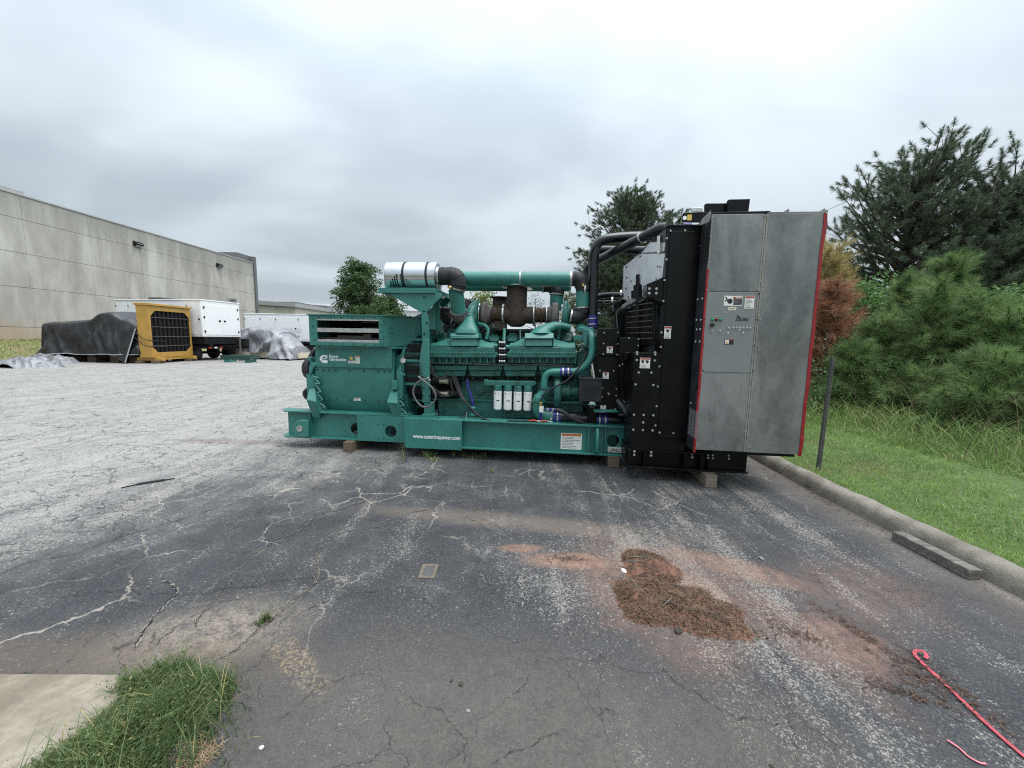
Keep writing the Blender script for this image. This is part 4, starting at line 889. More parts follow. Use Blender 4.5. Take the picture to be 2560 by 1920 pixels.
b = MB(); b.tube(curve([q3(9, 1060, 640, 1.0), q3(9, 1060, 800, .95), q3(9, 1050, 900, .9)]), [.10] * 12 + [.10], 20); b.build('air_drop', m_greenpipe, en)
elbow('rubber_elbow', [q3(9, 1040, 810, .72), q3(9, 1040, 900, .72), q3(9, 1090, 990, .74), q3(9, 1160, 1010, .76)], .098, 3)
# rear pair, seen under and behind the front line
zp2, f0, f1, pr2 = air_line(1.12, False)
rr = q3(2, 1078, 380, 1.12)
elbow('rubber_elbow', [(f1.x - .42, 1.12, zp2), (rr.x - .10, 1.12, zp2), (rr.x, 1.12, zp2 - .08), (rr.x, 1.12, q(2, 1078, 305, 1.12)[1])], .105, 3)
b = MB(); b.cyl((rr.x, 1.12, q(2, 1078, 290, 1.12)[1]), (rr.x, 1.12, q(2, 1078, 420, 1.12)[1]), .10, 24); b.build('air_riser', m_greenpipe, en)
# exhaust stacks, bellows, turbochargers
def stack(view, xl, xr, yt0, yb0, d, flange, curl=False):
    c = q(view, (xl + xr) / 2, yt0, d); cb = q(view, (xl + xr) / 2, yb0, d); rad = (q(view, xr, yt0, d)[0] - q(view, xl, yt0, d)[0]) / 2
    b = MB(); b.lathe((c[0], d, c[1]), (0, 0, -1), [(0, rad * .98), (.01, rad), (c[1] - cb[1] - .22, rad), (c[1] - cb[1] - .10, rad * 1.08), (c[1] - cb[1] - .03, rad * .85), (c[1] - cb[1], rad * .5)], 28)
    o = b.build('exhaust_outlet', m_rust, en)
    b = MB(); b.lathe((c[0], d, c[1] + .012), (0, 0, -1), [(0, .01), (.001, flange), (.010, flange * 1.01), (.014, flange * .98), (.016, rad)], 28)
    if curl: b.v = [(x, y, z + .014 * math.sin(9 * x + 3 * y) - .5 * ((x - c[0]) ** 2) * .4) for x, y, z in b.v]
    b.build('flange', m_steel if curl else m_rust, o)
    return o, c, cb, rad
s1, c1, cb1, r1 = stack(2, 698, 855, 243, 545, .70, .215, True)
stack(2, 590, 700, 322, 520, 1.12, .16)
zx = q(2, 650, 452, .70)[1]
def xat(xx, d=.70): return q(2, xx, 452, d)[0]
b = MB(); b.lathe((xat(560), .70, zx), (1, 0, 0), [(0, .095), (xat(590) - xat(560), .10), (xat(592) - xat(560), .115), (xat(600) - xat(560), .115)], 28); b.build('turbine_outlet', m_rust, en)
def bellows(x0, x1):
    a, e = xat(x0), xat(x1); n = 9; pf = [(0, .09)]
    for k in range(n):
        t0 = (e - a) * (k + .1) / n; t1 = (e - a) * (k + .5) / n; t2 = (e - a) * (k + .9) / n; pf += [(t0, .098), (t1, .122), (t2, .098)]
    pf += [(e - a, .09)]
    b = MB(); b.lathe((a, .70, zx), (1, 0, 0), pf, 28); return b.build('bellows', m_bellow, en, smooth=60)
bellows(588, 672); bellows(915, 1000)
for x0, x1, rr_ in ((668, 680, .155), (903, 912, .155), (1000, 1008, .15)):
    b = MB(); b.lathe((xat(x0), .70, zx), (1, 0, 0), [(0, .05), (0, rr_), (xat(x1) - xat(x0), rr_), (xat(x1) - xat(x0), .05)], 28); b.build('pipe_flange', m_steel, en)
b = MB(); b.cyl((xat(680), .70, zx), (xat(905), .70, zx), .12, 24); b.build('exhaust_crossover', m_rust, en)
for side, xs_, gx in ((-1, (497, 582), (432, 492)), (1, (1005, 1100), (1122, 1178))):
    a, e = xat(xs_[0]), xat(xs_[1]); L_ = e - a
    pf = [(0, .08), (.01, .15), (L_ * .25, .185), (L_ * .55, .185), (L_ * .7, .14), (L_, .11)] if side < 0 else [(0, .11), (L_ * .35, .135), (L_ * .45, .18), (L_ * .85, .185), (L_ - .01, .15), (L_, .08)]
    b = MB(); b.lathe((a, .72, zx), (1, 0, 0), pf, 30); t = b.build('turbine_housing', m_cast, en)
    a, e = xat(gx[0]), xat(gx[1]); L_ = e - a
    b = MB(); b.lathe((a, .72, zx), (1, 0, 0), [(0, .10), (.008, .185), (L_ * .3, .205), (L_ * .55, .205), (L_ * .8, .185), (L_, .13)], 30); c = b.build('compressor_housing', m_greenpipe, en)
    for k in range(3):
        cc = MB(); cc.lathe((a + L_ * (.3 + .18 * k), .72, zx), (1, 0, 0), [(0, .20), (.004, .212), (.014, .212), (.018, .20)], 30); cc.build('rib', m_green, c)
    b = MB(); X_ = xat(484 if side < 0 else 1108); b.tube([(X_ + .02 * math.cos(t_ * .3), .72 - .17 * math.cos(t_), zx + .17 * math.sin(t_)) for t_ in [(-1 + 2 * i / 10) for i in range(11)]], .008, 8); b.build('oil_line', m_steel, en)
b = MB(); b.tube(curve([q3(2, 480, 520, .55), q3(2, 530, 535, .5), q3(2, 555, 570, .48), q3(2, 540, 640, .46)]), .024, 10); b.build('oil_drain', m_green, en)
b = MB(); b.box(xat(560), xat(1010), .80, 1.1, zx - .30, zx - .22).box(xat(610), xat(690), .62, .9, zx - .22, zx - .09); b.build('turbo_mount', m_rust, en)
# block, sump and the long covers
xb0, xb1 = q(2, 150, 1000, .50)[0], q(2, 1340, 1000, .50)[0]
b = MB(); b.box(xb0, xb1, .50, 1.30, q(2, 500, 1110, .5)[1], q(2, 500, 740, .5)[1]); b.build('cylinder_block', m_green2, en, bevel=.01)
b = MB(); b.prism([q(2, 165, 1095, .42), q(2, 1285, 1130, .42), q(2, 1285, 1215, .42), q(2, 1150, 1255, .42), q(2, 180, 1240, .42)], .42, 1.35); b.box(xb0 - .02, q(2, 1320, 1130, .42)[0], .40, 1.37, q(2, 700, 1125, .42)[1], q(2, 700, 1108, .42)[1]); b.build('oil_pan', m_green2, en, bevel=.008)
bolts('bolts', [(q(2, x, y, .42)[0], .42, q(2, x, y, .42)[1]) for x, y in ((200, 1228), (330, 1236), (700, 1238), (820, 1240), (905, 1232))], .012, .01, m_gbolt, en)
for i, (x0, x1) in enumerate(((122, 390), (402, 660), (672, 930), (945, 1215))):
    b = MB(); dz = .012 if i > 1 else 0
    quad_y(b, 2, [(x0, 842), (x1, 842), (x1, 880), (x0, 880)], .34, .5); quad_y(b, 2, [(x0 + 8, 880), (x1 - 6, 880), (x1 - 14, 926), (x0 + 20, 926)], .37, .5); c = b.build('cam_follower_cover', m_green2, en, bevel=.008)
    bolts('bolts', [(q(2, x, 936, .40)[0], .41, q(2, x, 936, .40)[1]) for x in range(x0 + 40, x1 - 10, 68)], .010, .05, m_gbolt, c)
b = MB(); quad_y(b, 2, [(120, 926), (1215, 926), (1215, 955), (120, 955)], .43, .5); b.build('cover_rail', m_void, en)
def bank(x0, x1, neck):
    n0, n1, nt_, nb = neck
    d0 = .24
    b = MB()
    b.prism([q(2, x, y, d0) for x, y in ((x0, 735), (x1, 742), (x1, 782), (x0, 780))], d0, .62)
    ft = b.build('aftercooler_base', m_green2, en, bevel=.006)
    for k in range(10):
        x = x0 + 30 + (x1 - x0 - 50) * k / 9
        r_ = MB(); quad_y(r_, 2, [(x, 780), (x + 10, 780), (x + 10, 822), (x, 818)], d0 + .02, .5); r_.build('rib', m_green2, ft)
    c = MB(); quad_y(c, 2, [(x0, 780), (x1, 782), (x1 - 10, 828), (x0 + 10, 822)], d0 + .09, .5); c.build('rib_web', m_green2, ft)
    r_ = MB(); n = 22
    for k in range(n):
        x = x0 + (x1 - x0) * (k + .2) / n; quad_y(r_, 2, [(x, 744), (x + (x1 - x0) / n * .55, 738), (x + (x1 - x0) / n * .55, 744), (x, 750)], d0 - .012, d0 + .01)
    r_.build('bolt_row', m_green, ft, kind='stuff')
    # body with a sloping, stepped crown
    hL, hN, hR = 692, 600, 700
    A = [(x0 + 10, 738), (x1 - 8, 744), (x1 - 10, hR), (x1 - 45, hR + 2), (x0 + 60, hL + 3), (x0 + 16, hL)]
    c = MB(); c.prism([q(2, x, y, d0 + .02) for x, y in A], d0 + .02, .60); c.build('aftercooler_body', m_green2, ft, bevel=.008)
    def wing(pts):
        ym = max(p[1] for p in pts); c = MB(); c.slab(2, [(x, y, d0 + .02 + (ym - y) / 70 * .17) for x, y in pts], .6); c.build('aftercooler_wing', m_green, ft, bevel=.008)
    wing([(x0 + 14, 690), (n0 + 6, 690), (n0 + 6, 632), (n0 - 22, 634), (x0 + 50, 668), (x0 + 18, 668)])
    wing([(x1 - 12, 702), (n1 - 6, 696), (n1 - 6, 620), (n1 + 10, 640), (x1 - 55, 668), (x1 - 12, 662)])
    c = MB(); c.slab(2, [(n0, 592, d0 + .05), (n1, 592, d0 + .05), (n1, 632, d0 - .01), (n0, 632, d0 - .01)], .52); c.slab(2, [(n0 + 8, 632, d0 + .03), (n1 - 14, 632, d0 + .03), (n1 - 10, 692, d0 + .0), (n0 + 4, 692, d0 + .0)], .52)
    c.build('intake_flange', m_green, ft, bevel=.006)
    c = MB(); c.box(q(2, n0 + 2, 0, d0 - .006)[0], q(2, n1 - 2, 0, d0)[0], d0 + .0, d0 + .04, q(2, 0, 619, d0)[1], q(2, 0, 609, d0)[1]); c.build('flange_rib', m_green, ft, bevel=.003)
    return ft
bank(96, 614, (262, 478, 0, 0)); bank(704, 1236, (836, 1058, 0, 0))
# flared neck, left: wide foot to round tube up to the compressor
def flare(foot, top, d0, d1, rad, name):
    (xl, xr, yy) = foot; cx, cy_ = top; R = []
    c0 = [(q(2, xl, yy, d0)[0], q(2, xr, yy, d0)[0], q(2, xl, yy, d0)[1])][0]
    pt = q3(2, cx, cy_, d1)
    n = 24
    for k in range(9):
        t = k / 8; e = t * t * (3 - 2 * t)
        hx = (c0[1] - c0[0]) / 2; X = (c0[0] + c0[1]) / 2 * (1 - e) + pt.x * e; Z = c0[2] * (1 - t) + pt.z * t; Y = (d0 + .13) * (1 - e) + d1 * e
        rx = hx * (1 - e) ** 1.4 + rad * (1 - (1 - e) ** 1.4); ry = .12 * (1 - e) + rad * e; pw = .35 + .65 * e
        ring = []
        for j in range(n):
            a_ = 2 * PI * j / n; ca, sa = math.cos(a_), math.sin(a_)
            ring.append((X + rx * math.copysign(abs(ca) ** pw, ca), Y + ry * math.copysign(abs(sa) ** pw, sa), Z))
        R.append(ring)
    b = MB(); b.rings(R); return b.build(name, m_greenpipe, en, smooth=50, fix=True)
flare((290, 468, 592), (418, 440), .25, .50, .055, 'intake_neck')
b = MB(); b.tube(curve([q3(2, 416, 450, .50), q3(2, 428, 410, .54), q3(2, 448, 382, .6)]), .060, 16); nk = b.build('intake_tube', m_greenpipe, en)
for k in range(3):
    p = q3(2, 414 + 3 * k, 462 - 12 * k, .50 + .01 * k); c = MB(); c.lathe(p, (.2, .1, 1), [(0, .058), (.003, .068), (.010, .068), (.013, .058)], 20); c.build('hose_clamp', m_steel if k == 1 else m_greenpipe, nk)
# right: swept neck running to the right into a tube
R = []; n = 20
path = [((870, 590), (1050, 592), .25), ((905, 555), (1040, 585), .30), ((980, 520), (1050, 580), .36), ((1060, 500), (1090, 568), .40), ((1120, 505), (1130, 562), .43), ((1190, 520), (1190, 572), .46)]
for (p0, p1, d) in path:
    A0, B0 = q3(2, *p0, d), q3(2, *p1, d); c_ = (A0 + B0) / 2; u_ = (B0 - A0) / 2; wv = Vector((0, .11 if p0[0] < 1000 else .07, 0))
    R.append([c_ + wv + u_ * math.cos(2 * PI * j / n) + wv * math.sin(2 * PI * j / n) for j in range(n)])
b = MB(); b.rings(R); b.build('intake_neck', m_greenpipe, en, smooth=60, fix=True)
c_ = q3(2, 1198, 560, .42); b = MB(); b.lathe(c_, (.4, -.2, -1), [(0, .02), (.01, .045), (.05, .045), (.06, .03), (.10, .03)], 14); b.build('coupling', m_steel, en)
# rocker covers between and behind
for i, (x0, x1, d) in enumerate(((150, 235, .66), (555, 642, .60), (696, 782, .60), (1118, 1205, .60))):
    b = MB(); P0 = [(x0 + 6, 655), (x0, 622), (x0 + 22, 592), (x1 - 22, 592), (x1 - 4, 612), (x1 - 2, 645), (x1 - 14, 660)]
    b.slab(2, [(x, y, d - .02 + (660 - y) / 68 * .14) for x, y in P0], d + .26); o = b.build('rocker_cover', m_green2, en, bevel=.015)
    for k in range(3):
        yy_ = 604 + k * 10; dd_ = d - .03 + (660 - yy_) / 68 * .14; r_ = MB(); r_.box(q(2, x0 + 18, yy_, dd_)[0], q(2, x1 - 18, yy_, dd_)[0], dd_, dd_ + .03, q(2, x0, yy_ + 3, dd_)[1], q(2, x0, yy_, dd_)[1]); r_.build('rib', m_green, o)
for (p0, p1, rad) in (((676, 655), (680, 560), .024), ((1090, 640), (1108, 565), .02), ((800, 640), (800, 560), .01), ((1000, 560), (1000, 540), .012)):
    b = MB(); b.tube([q3(2, *p0, .52), q3(2, *p1, .62)], rad, 10); b.build('vent_pipe', m_greenpipe, en)
b = MB(); quad_y(b, 2, [(240, 560), (1210, 560), (1210, 740), (240, 740)], .80, 1.25); b.build('upper_block', m_green2, en)
for k in range(26):
    x = 505 + rnd.random() * 180; y = 560 + rnd.random() * 60; p = q3(2, x, y, .70 + rnd.random() * .08); b = MB()
    b.lathe(p, (rnd.uniform(-1, 1), -1, rnd.uniform(-.5, 1)), [(0, .012), (.03, .016), (.04, .01), (.06, .008)], 8); b.build('fitting', (m_rust, m_cast, m_green2)[k % 3], en)
b = MB(); b.tube(curve([q3(2, 470, 552, .55), q3(2, 560, 548, .52), q3(2, 640, 555, .52)]), .010, 8); b.build('harness', m_rubber, en)
# centre gap: couplings and black/silver fittings
for k in range(7):
    y = 665 + k * 24; p = q3(2, 662, y, .26); b = MB(); b.lathe(p - Vector((.045, 0, 0)), (1, 0, 0), [(0, .012), (.005, .020), (.020, .020), (.025, .013), (.065, .013), (.07, .020), (.085, .020), (.09, .012)], 10); b.build('hose_coupling', m_blackm if k % 2 else m_steel, en)
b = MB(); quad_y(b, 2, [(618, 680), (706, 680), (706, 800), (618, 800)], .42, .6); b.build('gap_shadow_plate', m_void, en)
for x0, x1, y in ((598, 628, 690), (690, 722, 700), (598, 628, 760), (690, 722, 765)):
    b = MB(); b.tube([q3(2, x0, y, .30), q3(2, x1, y, .30)], .030, 14); b.build('coolant_stub', m_greenpipe, en)
# harness along the covers
b = MB(); b.tube(curve([q3(2, 100, 790, .22), q3(2, 110, 822, .22), q3(2, 300, 828, .22), q3(2, 540, 836, .22), q3(2, 780, 840, .22), q3(2, 1010, 838, .22), q3(2, 1120, 842, .22), q3(2, 1200, 846, .24)]), .010, 8); hr = b.build('harness', m_rubber, en)
for x in (172, 312, 440, 582, 735, 875, 1018, 1155):
    p = q3(2, x, 828, .215); b = MB(); b.box(p.x - .008, p.x + .008, .195, .225, p.z - .02, p.z + .022); b.build('clip', m_blackm, hr)
# oil filters in their header
b = MB(); quad_y(b, 2, [(520, 950), (545, 950), (550, 958), (915, 965), (925, 985), (900, 1000), (548, 996), (520, 990)], .26, .5); b.build('filter_header', m_green2, en, bevel=.008)
for x0, x1, yt_, yb_ in ((598, 660, 1032, 1178), (675, 738, 1035, 1181), (751, 814, 1038, 1184), (828, 892, 1040, 1186)):
    yc = .28; A0 = q3(2, (x0 + x1) / 2, yt_, yc); B0 = q3(2, (x0 + x1) / 2, yb_, yc); rad = (q(2, x1, 1100, yc)[0] - q(2, x0, 1100, yc)[0]) / 2; L_ = A0.z - B0.z
    b = MB(); b.lathe((A0.x, yc, A0.z), (0, 0, -1), [(0, rad * .9), (.002, rad), (L_ - .02, rad), (L_ - .008, rad * .97), (L_ - .001, rad * .88), (L_, rad * .5)], 28); o = b.build('oil_filter', m_white, en)
    b = MB(); b.lathe((A0.x, yc, A0.z + .075), (0, 0, -1), [(0, rad * .7), (.01, rad * .95), (.055, rad * 1.03), (.074, rad * 1.03), (.0745, rad * .8)], 28); b.build('filter_head', m_green2, o)
    b = MB(); s_ = A0.x - rad * .18
    b.box(s_, s_ + rad * .75, yc - rad - .0012, yc - rad + .012, A0.z - L_ * .52, A0.z - L_ * .475); b.box(s_ - rad * .4, s_ - rad * .2, yc - rad - .0008, yc - rad + .02, A0.z - L_ * .14, A0.z - L_ * .10).box(s_ + rad * .5, s_ + rad * .64, yc - rad - .0008, yc - rad + .02, A0.z - L_ * .17, A0.z - L_ * .12)
    b.build('print', m_ink, o)
# block side plates
for (x, y, rad) in ((490, 1035, .075), (430, 960, .02), (555, 1068, .016), (440, 1068, .016)):
    p = q3(2, x, y, .50); b = MB(); b.lathe((p.x, .505, p.z), (0, -1, 0), [(0, rad), (.012, rad), (.016, rad * .92), (.016, rad * .3)], 24); b.build('core_plug', m_green2, en)
# starter motors with bright solenoids
for y, yy in ((958, .36), (1055, .35)):
    a, e = q3(2, 128, y, yy), q3(2, 330, y, yy); b = MB(); b.lathe((a.x, yy, a.z), (1, 0, 0), [(0, .03), (.01, .066), (.12, .068), (.13, .06), (e.x - a.x - .1, .06), (e.x - a.x, .05)], 22); o = b.build('starter_motor', m_blackm, en)
    a2, e2 = q3(2, 180, y + 4, yy - .085), q3(2, 248, y, yy - .085); b = MB(); b.lathe(a2, (1, 0, 0), [(0, .02), (.006, .036), (.02, .04), (.024, .032), (e2.x - a2.x - .02, .036), (e2.x - a2.x, .042), (e2.x - a2.x + .004, .01)], 18); b.build('solenoid', surf('solenoid_zinc', (.5, .46, .36), .3, metal=.8) if y == 958 else MATS['solenoid_zinc'], o)
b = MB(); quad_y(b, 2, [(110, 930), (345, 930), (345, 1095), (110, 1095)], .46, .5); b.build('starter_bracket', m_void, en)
# blue drain tube and its green stand pipe
b = MB(); b.tube(curve([q3(2, 396, 945, .32), q3(2, 398, 1000, .30), q3(2, 418, 1060, .28), q3(2, 433, 1120, .26), q3(2, 436, 1155, .26)]), .017, 12); b.build('blue_hose', m_blue, en)
p = q3(2, 436, 1155, .26); b = MB(); b.lathe((p.x, .26, p.z), (0, 0, -1), [(0, .035), (.012, .05), (.03, .05), (.035, .034), (.10, .034), (.105, .055), (.125, .055), (.13, .03), (.21, .04), (.26, .045)], 18); b.build('drain_stand', m_greenpipe, en)
# coolant pipe down the right end with blue sleeve
pp = [(1255, 545), (1300, 565), (1335, 590), (1352, 630), (1355, 720), (1340, 790), (1295, 850), (1235, 884), (1150, 890), (1060, 890), (1018, 900), (992, 930), (985, 980), (985, 1020)]
dd = [.55, .45, .34, .26, .22, .2, .2, .2, .2, .2, .2, .2, .2, .2]
b = MB(); b.tube(curve([q3(2, x, y, d) for (x, y), d in zip(pp, dd)], 5), .046, 18); cpipe = b.build('coolant_pipe', m_greenpipe, en)
def sleeve(p0, p1, rad, m, parent, clamps=2):
    p0, p1 = Vector(p0), Vector(p1); L_ = (p1 - p0).length; t = (p1 - p0).normalized()
    b = MB(); b.lathe(p0, t, [(0, rad * .9), (.002, rad), (L_ - .002, rad), (L_, rad * .9)], 22); o = b.build('silicone_sleeve', m, parent)
    for k in range(clamps):
        s_ = L_ * ((.26, .74)[k] if clamps == 2 else .5); c = MB(); c.lathe(p0 + t * (s_ - .008), t, [(0, rad), (.001, rad + .005), (.015, rad + .005), (.016, rad)], 22); c.box(p0.x + t.x * s_ - .012, p0.x + t.x * s_ + .012, p0.y - rad - .016, p0.y - rad + .002, p0.z + t.z * s_ - .018, p0.z + t.z * s_ + .018) if abs(t.x) > .5 else None; c.build('hose_clamp', m_steel, o)
    return o
sleeve(q3(2, 1108, 890, .2), q3(2, 1192, 888, .2), .052, m_blue, en)
b = MB(); b.tube(curve([q3(2, 1000, 1015, .2), q3(2, 990, 1040, .2), q3(2, 950, 1085, .2), q3(2, 940, 1140, .2), q3(2, 945, 1200, .2), q3(2, 985, 1228, .2), q3(2, 1050, 1238, .2)]), [.05] * 6 + [.062] * 6 + [.075] * 25, 20); b.build('water_pump_elbow', m_greenpipe, en)
for p, t, rad in ((q3(2, 990, 1018, .2), (.1, 0, 1), .075), (q3(2, 944, 1118, .2), (0, 0, 1), .095)):
    b = MB(); b.lathe(p, t, [(0, .05), (0, rad), (.018, rad), (.018, .05)], 20); b.build('pipe_flange', m_green2, en)
p = q3(2, 1085, 1040, .34); b = MB(); b.lathe((p.x - .05, .34, p.z), (1, 0, 0), [(0, .08), (.01, .21), (.03, .225), (.075, .225), (.095, .20), (.11, .09)], 30); b.lathe((p.x + .05, .34, p.z), (1, 0, 0), [(0, .09), (.12, .09), (.125, .06), (.22, .06), (.23, .09), (.36, .09)], 20); b.build('water_pump', m_green2, en)
b = MB(); quad_y(b, 2, [(930, 950), (1240, 945), (1240, 1120), (930, 1120)], .47, .5); quad_y(b, 2, [(1000, 1120), (1285, 1118), (1285, 1135), (1000, 1135)], .3, .5); quad_y(b, 2, [(1245, 895), (1350, 890), (1350, 950), (1245, 950)], .3, .5); quad_y(b, 2, [(1240, 700), (1345, 700), (1345, 890), (1240, 890)], .42, .6); b.build('gear_case', m_green2, en, bevel=.006)
b = MB(); quad_y(b, 2, [(1210, 610), (1310, 612), (1310, 650), (1210, 650)], .34, .42); quad_y(b, 2, [(1285, 560), (1365, 572), (1380, 590), (1320, 600), (1320, 680), (1285, 700)], .30, .42); quad_y(b, 2, [(1240, 548), (1360, 548), (1380, 575), (1240, 580)], .42, .7); b.build('thermostat_housing', m_green, en, bevel=.008)
for x, y in ((1250, 690), (1280, 680), (1262, 725), (1232, 745), (1300, 700)):
    p = q3(2, x, y, .36); b = MB(); b.lathe(p, (.6, -1, .4), [(0, .012), (.02, .018), (.03, .010), (.07, .008)], 8); b.build('fitting', m_steel, en)
# black sensor hose, brass tee
b = MB(); b.tube(curve([q3(2, 1308, 735, .12), q3(2, 1270, 830, .10), q3(2, 1225, 890, .09), q3(2, 1160, 955, .09), q3(2, 1080, 1000, .09), q3(2, 1005, 1045, .09), q3(2, 970, 1085, .09), q3(2, 960, 1125, .09)]), .012, 10); b.build('sensor_hose', m_rubber, en)
p = q3(2, 960, 1120, .09); b = MB(); b.lathe(p, (0, 0, -1), [(0, .010), (.005, .016), (.03, .016), (.032, .022), (.05, .022)], 6); b.build('brass_fitting', m_brass, en)
a0, a1 = q(2, 946, 1202, .07), q(2, 980, 1158, .07); b = MB(); b.box(a0[0], a1[0], .07, .11, a0[1], a1[1]); b.build('valve_block', m_dwhite, en, bevel=.003)
b = MB(); b.tube([q3(2, 960, 1200, .09), q3(2, 958, 1275, .09)], .017, 12); b.build('blue_hose', m_blue, en)
sleeve(q3(2, 990, 1178, .09), q3(2, 1075, 1182, .09), .018, m_blue, en)
b = MB(); b.tube(curve([q3(2, 1070, 1182, .09), q3(2, 1120, 1195, .08), q3(2, 1200, 1245, .07), q3(2, 1300, 1290, .10)]), .030, 12); b.build('heater_hose', m_rubber, en)
# big lower coolant line to the radiator
yl = .22
a = q3(2, 1020, 1238, yl); e = q3(2, 1600, 1252, yl)
b = MB(); b.cyl((a.x, yl, a.z), (e.x + .2, yl, a.z), .078, 22); b.build('lower_coolant_pipe', m_blackpipe, en)
sleeve((q(2, 1012, 1236, yl)[0], yl, a.z), (q(2, 1112, 1236, yl)[0], yl, a.z), .088, m_blue, en); sleeve((q(2, 1382, 1236, yl)[0], yl, a.z), (q(2, 1474, 1236, yl)[0], yl, a.z), .088, m_blue, en)
b = MB(); X_ = q(2, 1312, 1236, yl)[0]; b.box(X_, X_ + .11, yl - .11, yl + .16, ZT, a.z + .16); b.build('pipe_bracket', m_black, en, bevel=.006)
# slotted black box on the front corner
yx = -.04
a0, a1 = q(2, 1250, 1118, yx), q(2, 1432, 945, yx)
b = MB(); b.box(a0[0], a1[0], yx, yx + .22, a0[1], a1[1]); bx = b.build('control_box', surf('charcoal_enamel', (.014, .015, .02), .4, var=.2), en, bevel=.006)
b = MB(); b.prism([(a0[0] - .012, a1[1] - .01), (a1[0] + .012, a1[1] - .01), (a1[0] + .012, a1[1] + .008), (a0[0] - .012, a1[1] + .008)], yx - .015, yx + .24); b.build('lid', MATS['charcoal_enamel'], bx, bevel=.003)
for k in range(11):
    X_ = a0[0] + (a1[0] - a0[0]) * (.15 + .068 * k); b = MB(); b.box(X_, X_ + .008, yx - .001, yx + .004, a0[1] + .085, a1[1] - .085); b.build('slot_or_reflection', m_void, bx)
b = MB(); b.tube([q3(2, 1352, 830, .05), q3(2, 1368, 935, .03)], .016, 6); b.build('conduit', m_steel, en)
# ---- cables
cb = empty('wiring'); cb.parent = gs
def cable(pts, rad, m=m_rubber, name='cable', n=8):
    b = MB(); b.tube(curve([q3(2, x, y, d) for x, y, d in pts], 7), rad, n); return b.build(name, m, cb)
cable([(98, 780, .2), (118, 860, .2), (150, 925, .2), (200, 935, .2), (255, 905, .22)], .013)
cable([(105, 830, .22), (118, 900, .2), (190, 945, .2), (240, 930, .2)], .011)
for k in range(5):
    s_ = k * 7
    cable([(275 + s_, 920 + 2 * k, .28), (310 + s_, 1010, .26), (350 + s_ * .8, 1090 + 3 * k, .2), (420 + s_ * .5, 1165 + 8 * k, .15), (480 + s_, 1225 + 5 * k, .10), (580 + 2 * s_, 1268 + k, .05 + .012 * k), (700 + 8 * s_, 1280 - k, .04 + .014 * k), (820 + 3 * s_, 1277 - 2 * k, .05 + .014 * k), (940, 1270 - 2 * k, .06 + .014 * k)], .010)
for k in range(3): cable([(262, 940 + 25 * k, .22), (285, 1045, .2), (262, 1075, .18), (200, 1080 - 8 * k, .17), (155, 1040 - 8 * k, .16), (140, 1000, .15)], .006)
cable([(20, 930, .0), (80, 975, -.03), (130, 1020, -.04), (152, 1085, -.04), (120, 1145, -.03), (60, 1160, -.03), (8, 1120, -.02), (-22, 1050, -.02), (0, 985, -.01), (50, 950, -.01), (90, 948, .0)], .013, surf('grey_sheath', (.10, .10, .098), .6))
for x, y in ((20, 930), (100, 955), (90, 938)):
    p = q3(2, x, y, .0); b = MB(); b.lathe(p, (1, 0, .3), [(0, .008), (.004, .014), (.02, .014), (.024, .006)], 10); b.build('gland', m_steel, cb)
cable([(150, 1245, .08), (240, 1255, .07), (330, 1248, .08), (380, 1225, .12)], .008); cable([(160, 1240, .06), (260, 1262, .05), (400, 1268, .06)], .007)
b = MB(); b.tube([q3(2, 388, 1200, .10), q3(2, 388, 1272, .10)], .007, 6); b.build('bracket_rod', m_steel, cb)

# jump leads lying on the skid flange
jl = empty('jump_lead_clamps', GO + Matrix.Rotation(GYAW, 3, 'Z') @ Vector((-.75, .05, ZT)), GYAW); tag(jl, 'red handled jump lead clamps lying on the skid flange beside blue hose', 'cable clamps')
OJ = (.75, -.05, -ZT)
for x0, x1, dz in ((860, 945, 0), (945, 1020, 0)):
    p0 = q3(2, x0, 1290, .05); p1 = q3(2, x1, 1290, .05)
    b = MB(); b.tube([(p0.x, .05, ZT + .014), ((p0.x + p1.x) / 2, .04, ZT + .026), (p1.x, .05, ZT + .014)], [.010, .013, .006], 8); b.build('handle', m_dred, jl, off=OJ)
    b = MB(); b.tube([(p1.x - .02, .05, ZT + .016), (p1.x + .05, .035, ZT + .012)], [.012, .004], 6); b.build('jaw', m_steel, jl, off=OJ)
b = MB(); b.tube(curve([(q(2, 700, 1285, .03)[0], .035, ZT + .011), (q(2, 780, 1288, .03)[0], .03, ZT + .011), (q(2, 865, 1287, .03)[0], .045, ZT + .014)]), .010, 8); b.build('lead', m_rubber, jl, off=OJ)
# ---- radiator
def gx(u, v, X):
    """photo point on the machine's cross plane x = X -> machine y, z"""
    d = ray(u, v); dx, dy = d.x * GC + d.y * GS, -d.x * GS + d.y * GC
    ox, oy = -GO.x * GC - GO.y * GS, GO.x * GS - GO.y * GC
    t = (X - ox) / dx; return oy + dy * t, CAMH + d.z * t
def qx(view, x, y, X): return gx(*uv(view, x, y), X)
def plate_x(b, view, pts, X0, X1):
    return b.sect([qx(view, x, y, X0) for x, y in pts], X0, X1)
ra = empty('radiator'); ra.parent = gs
RX0, RX1, RYF, RYB, RZ0, RZ1 = .335, .675, -.44, 2.19, .37, 2.82
b = MB(); b.box(RX0, RX1, RYF, RYB, RZ0, RZ1); b.build('side_channel', m_black, ra, bevel=.006)
b = MB(); b.box(RX0 - .012, RX1 + .008, RYF - .014, RYB, RZ1 - .004, RZ1 + .018).box(RX0 + .03, RX1 - .02, RYF - .012, RYF - .001, RZ0 + .18, RZ1 - .05); b.build('cap_plate', m_black, ra, bevel=.003)
b = MB(); b.prism([(RX0 + .02, RZ0 + .16), (RX1, RZ0 + .175), (RX1, RZ0 + .19), (RX0 + .02, RZ0 + .178)], RYF - .04, RYF); b.build('ledge', m_black, ra, bevel=.003)
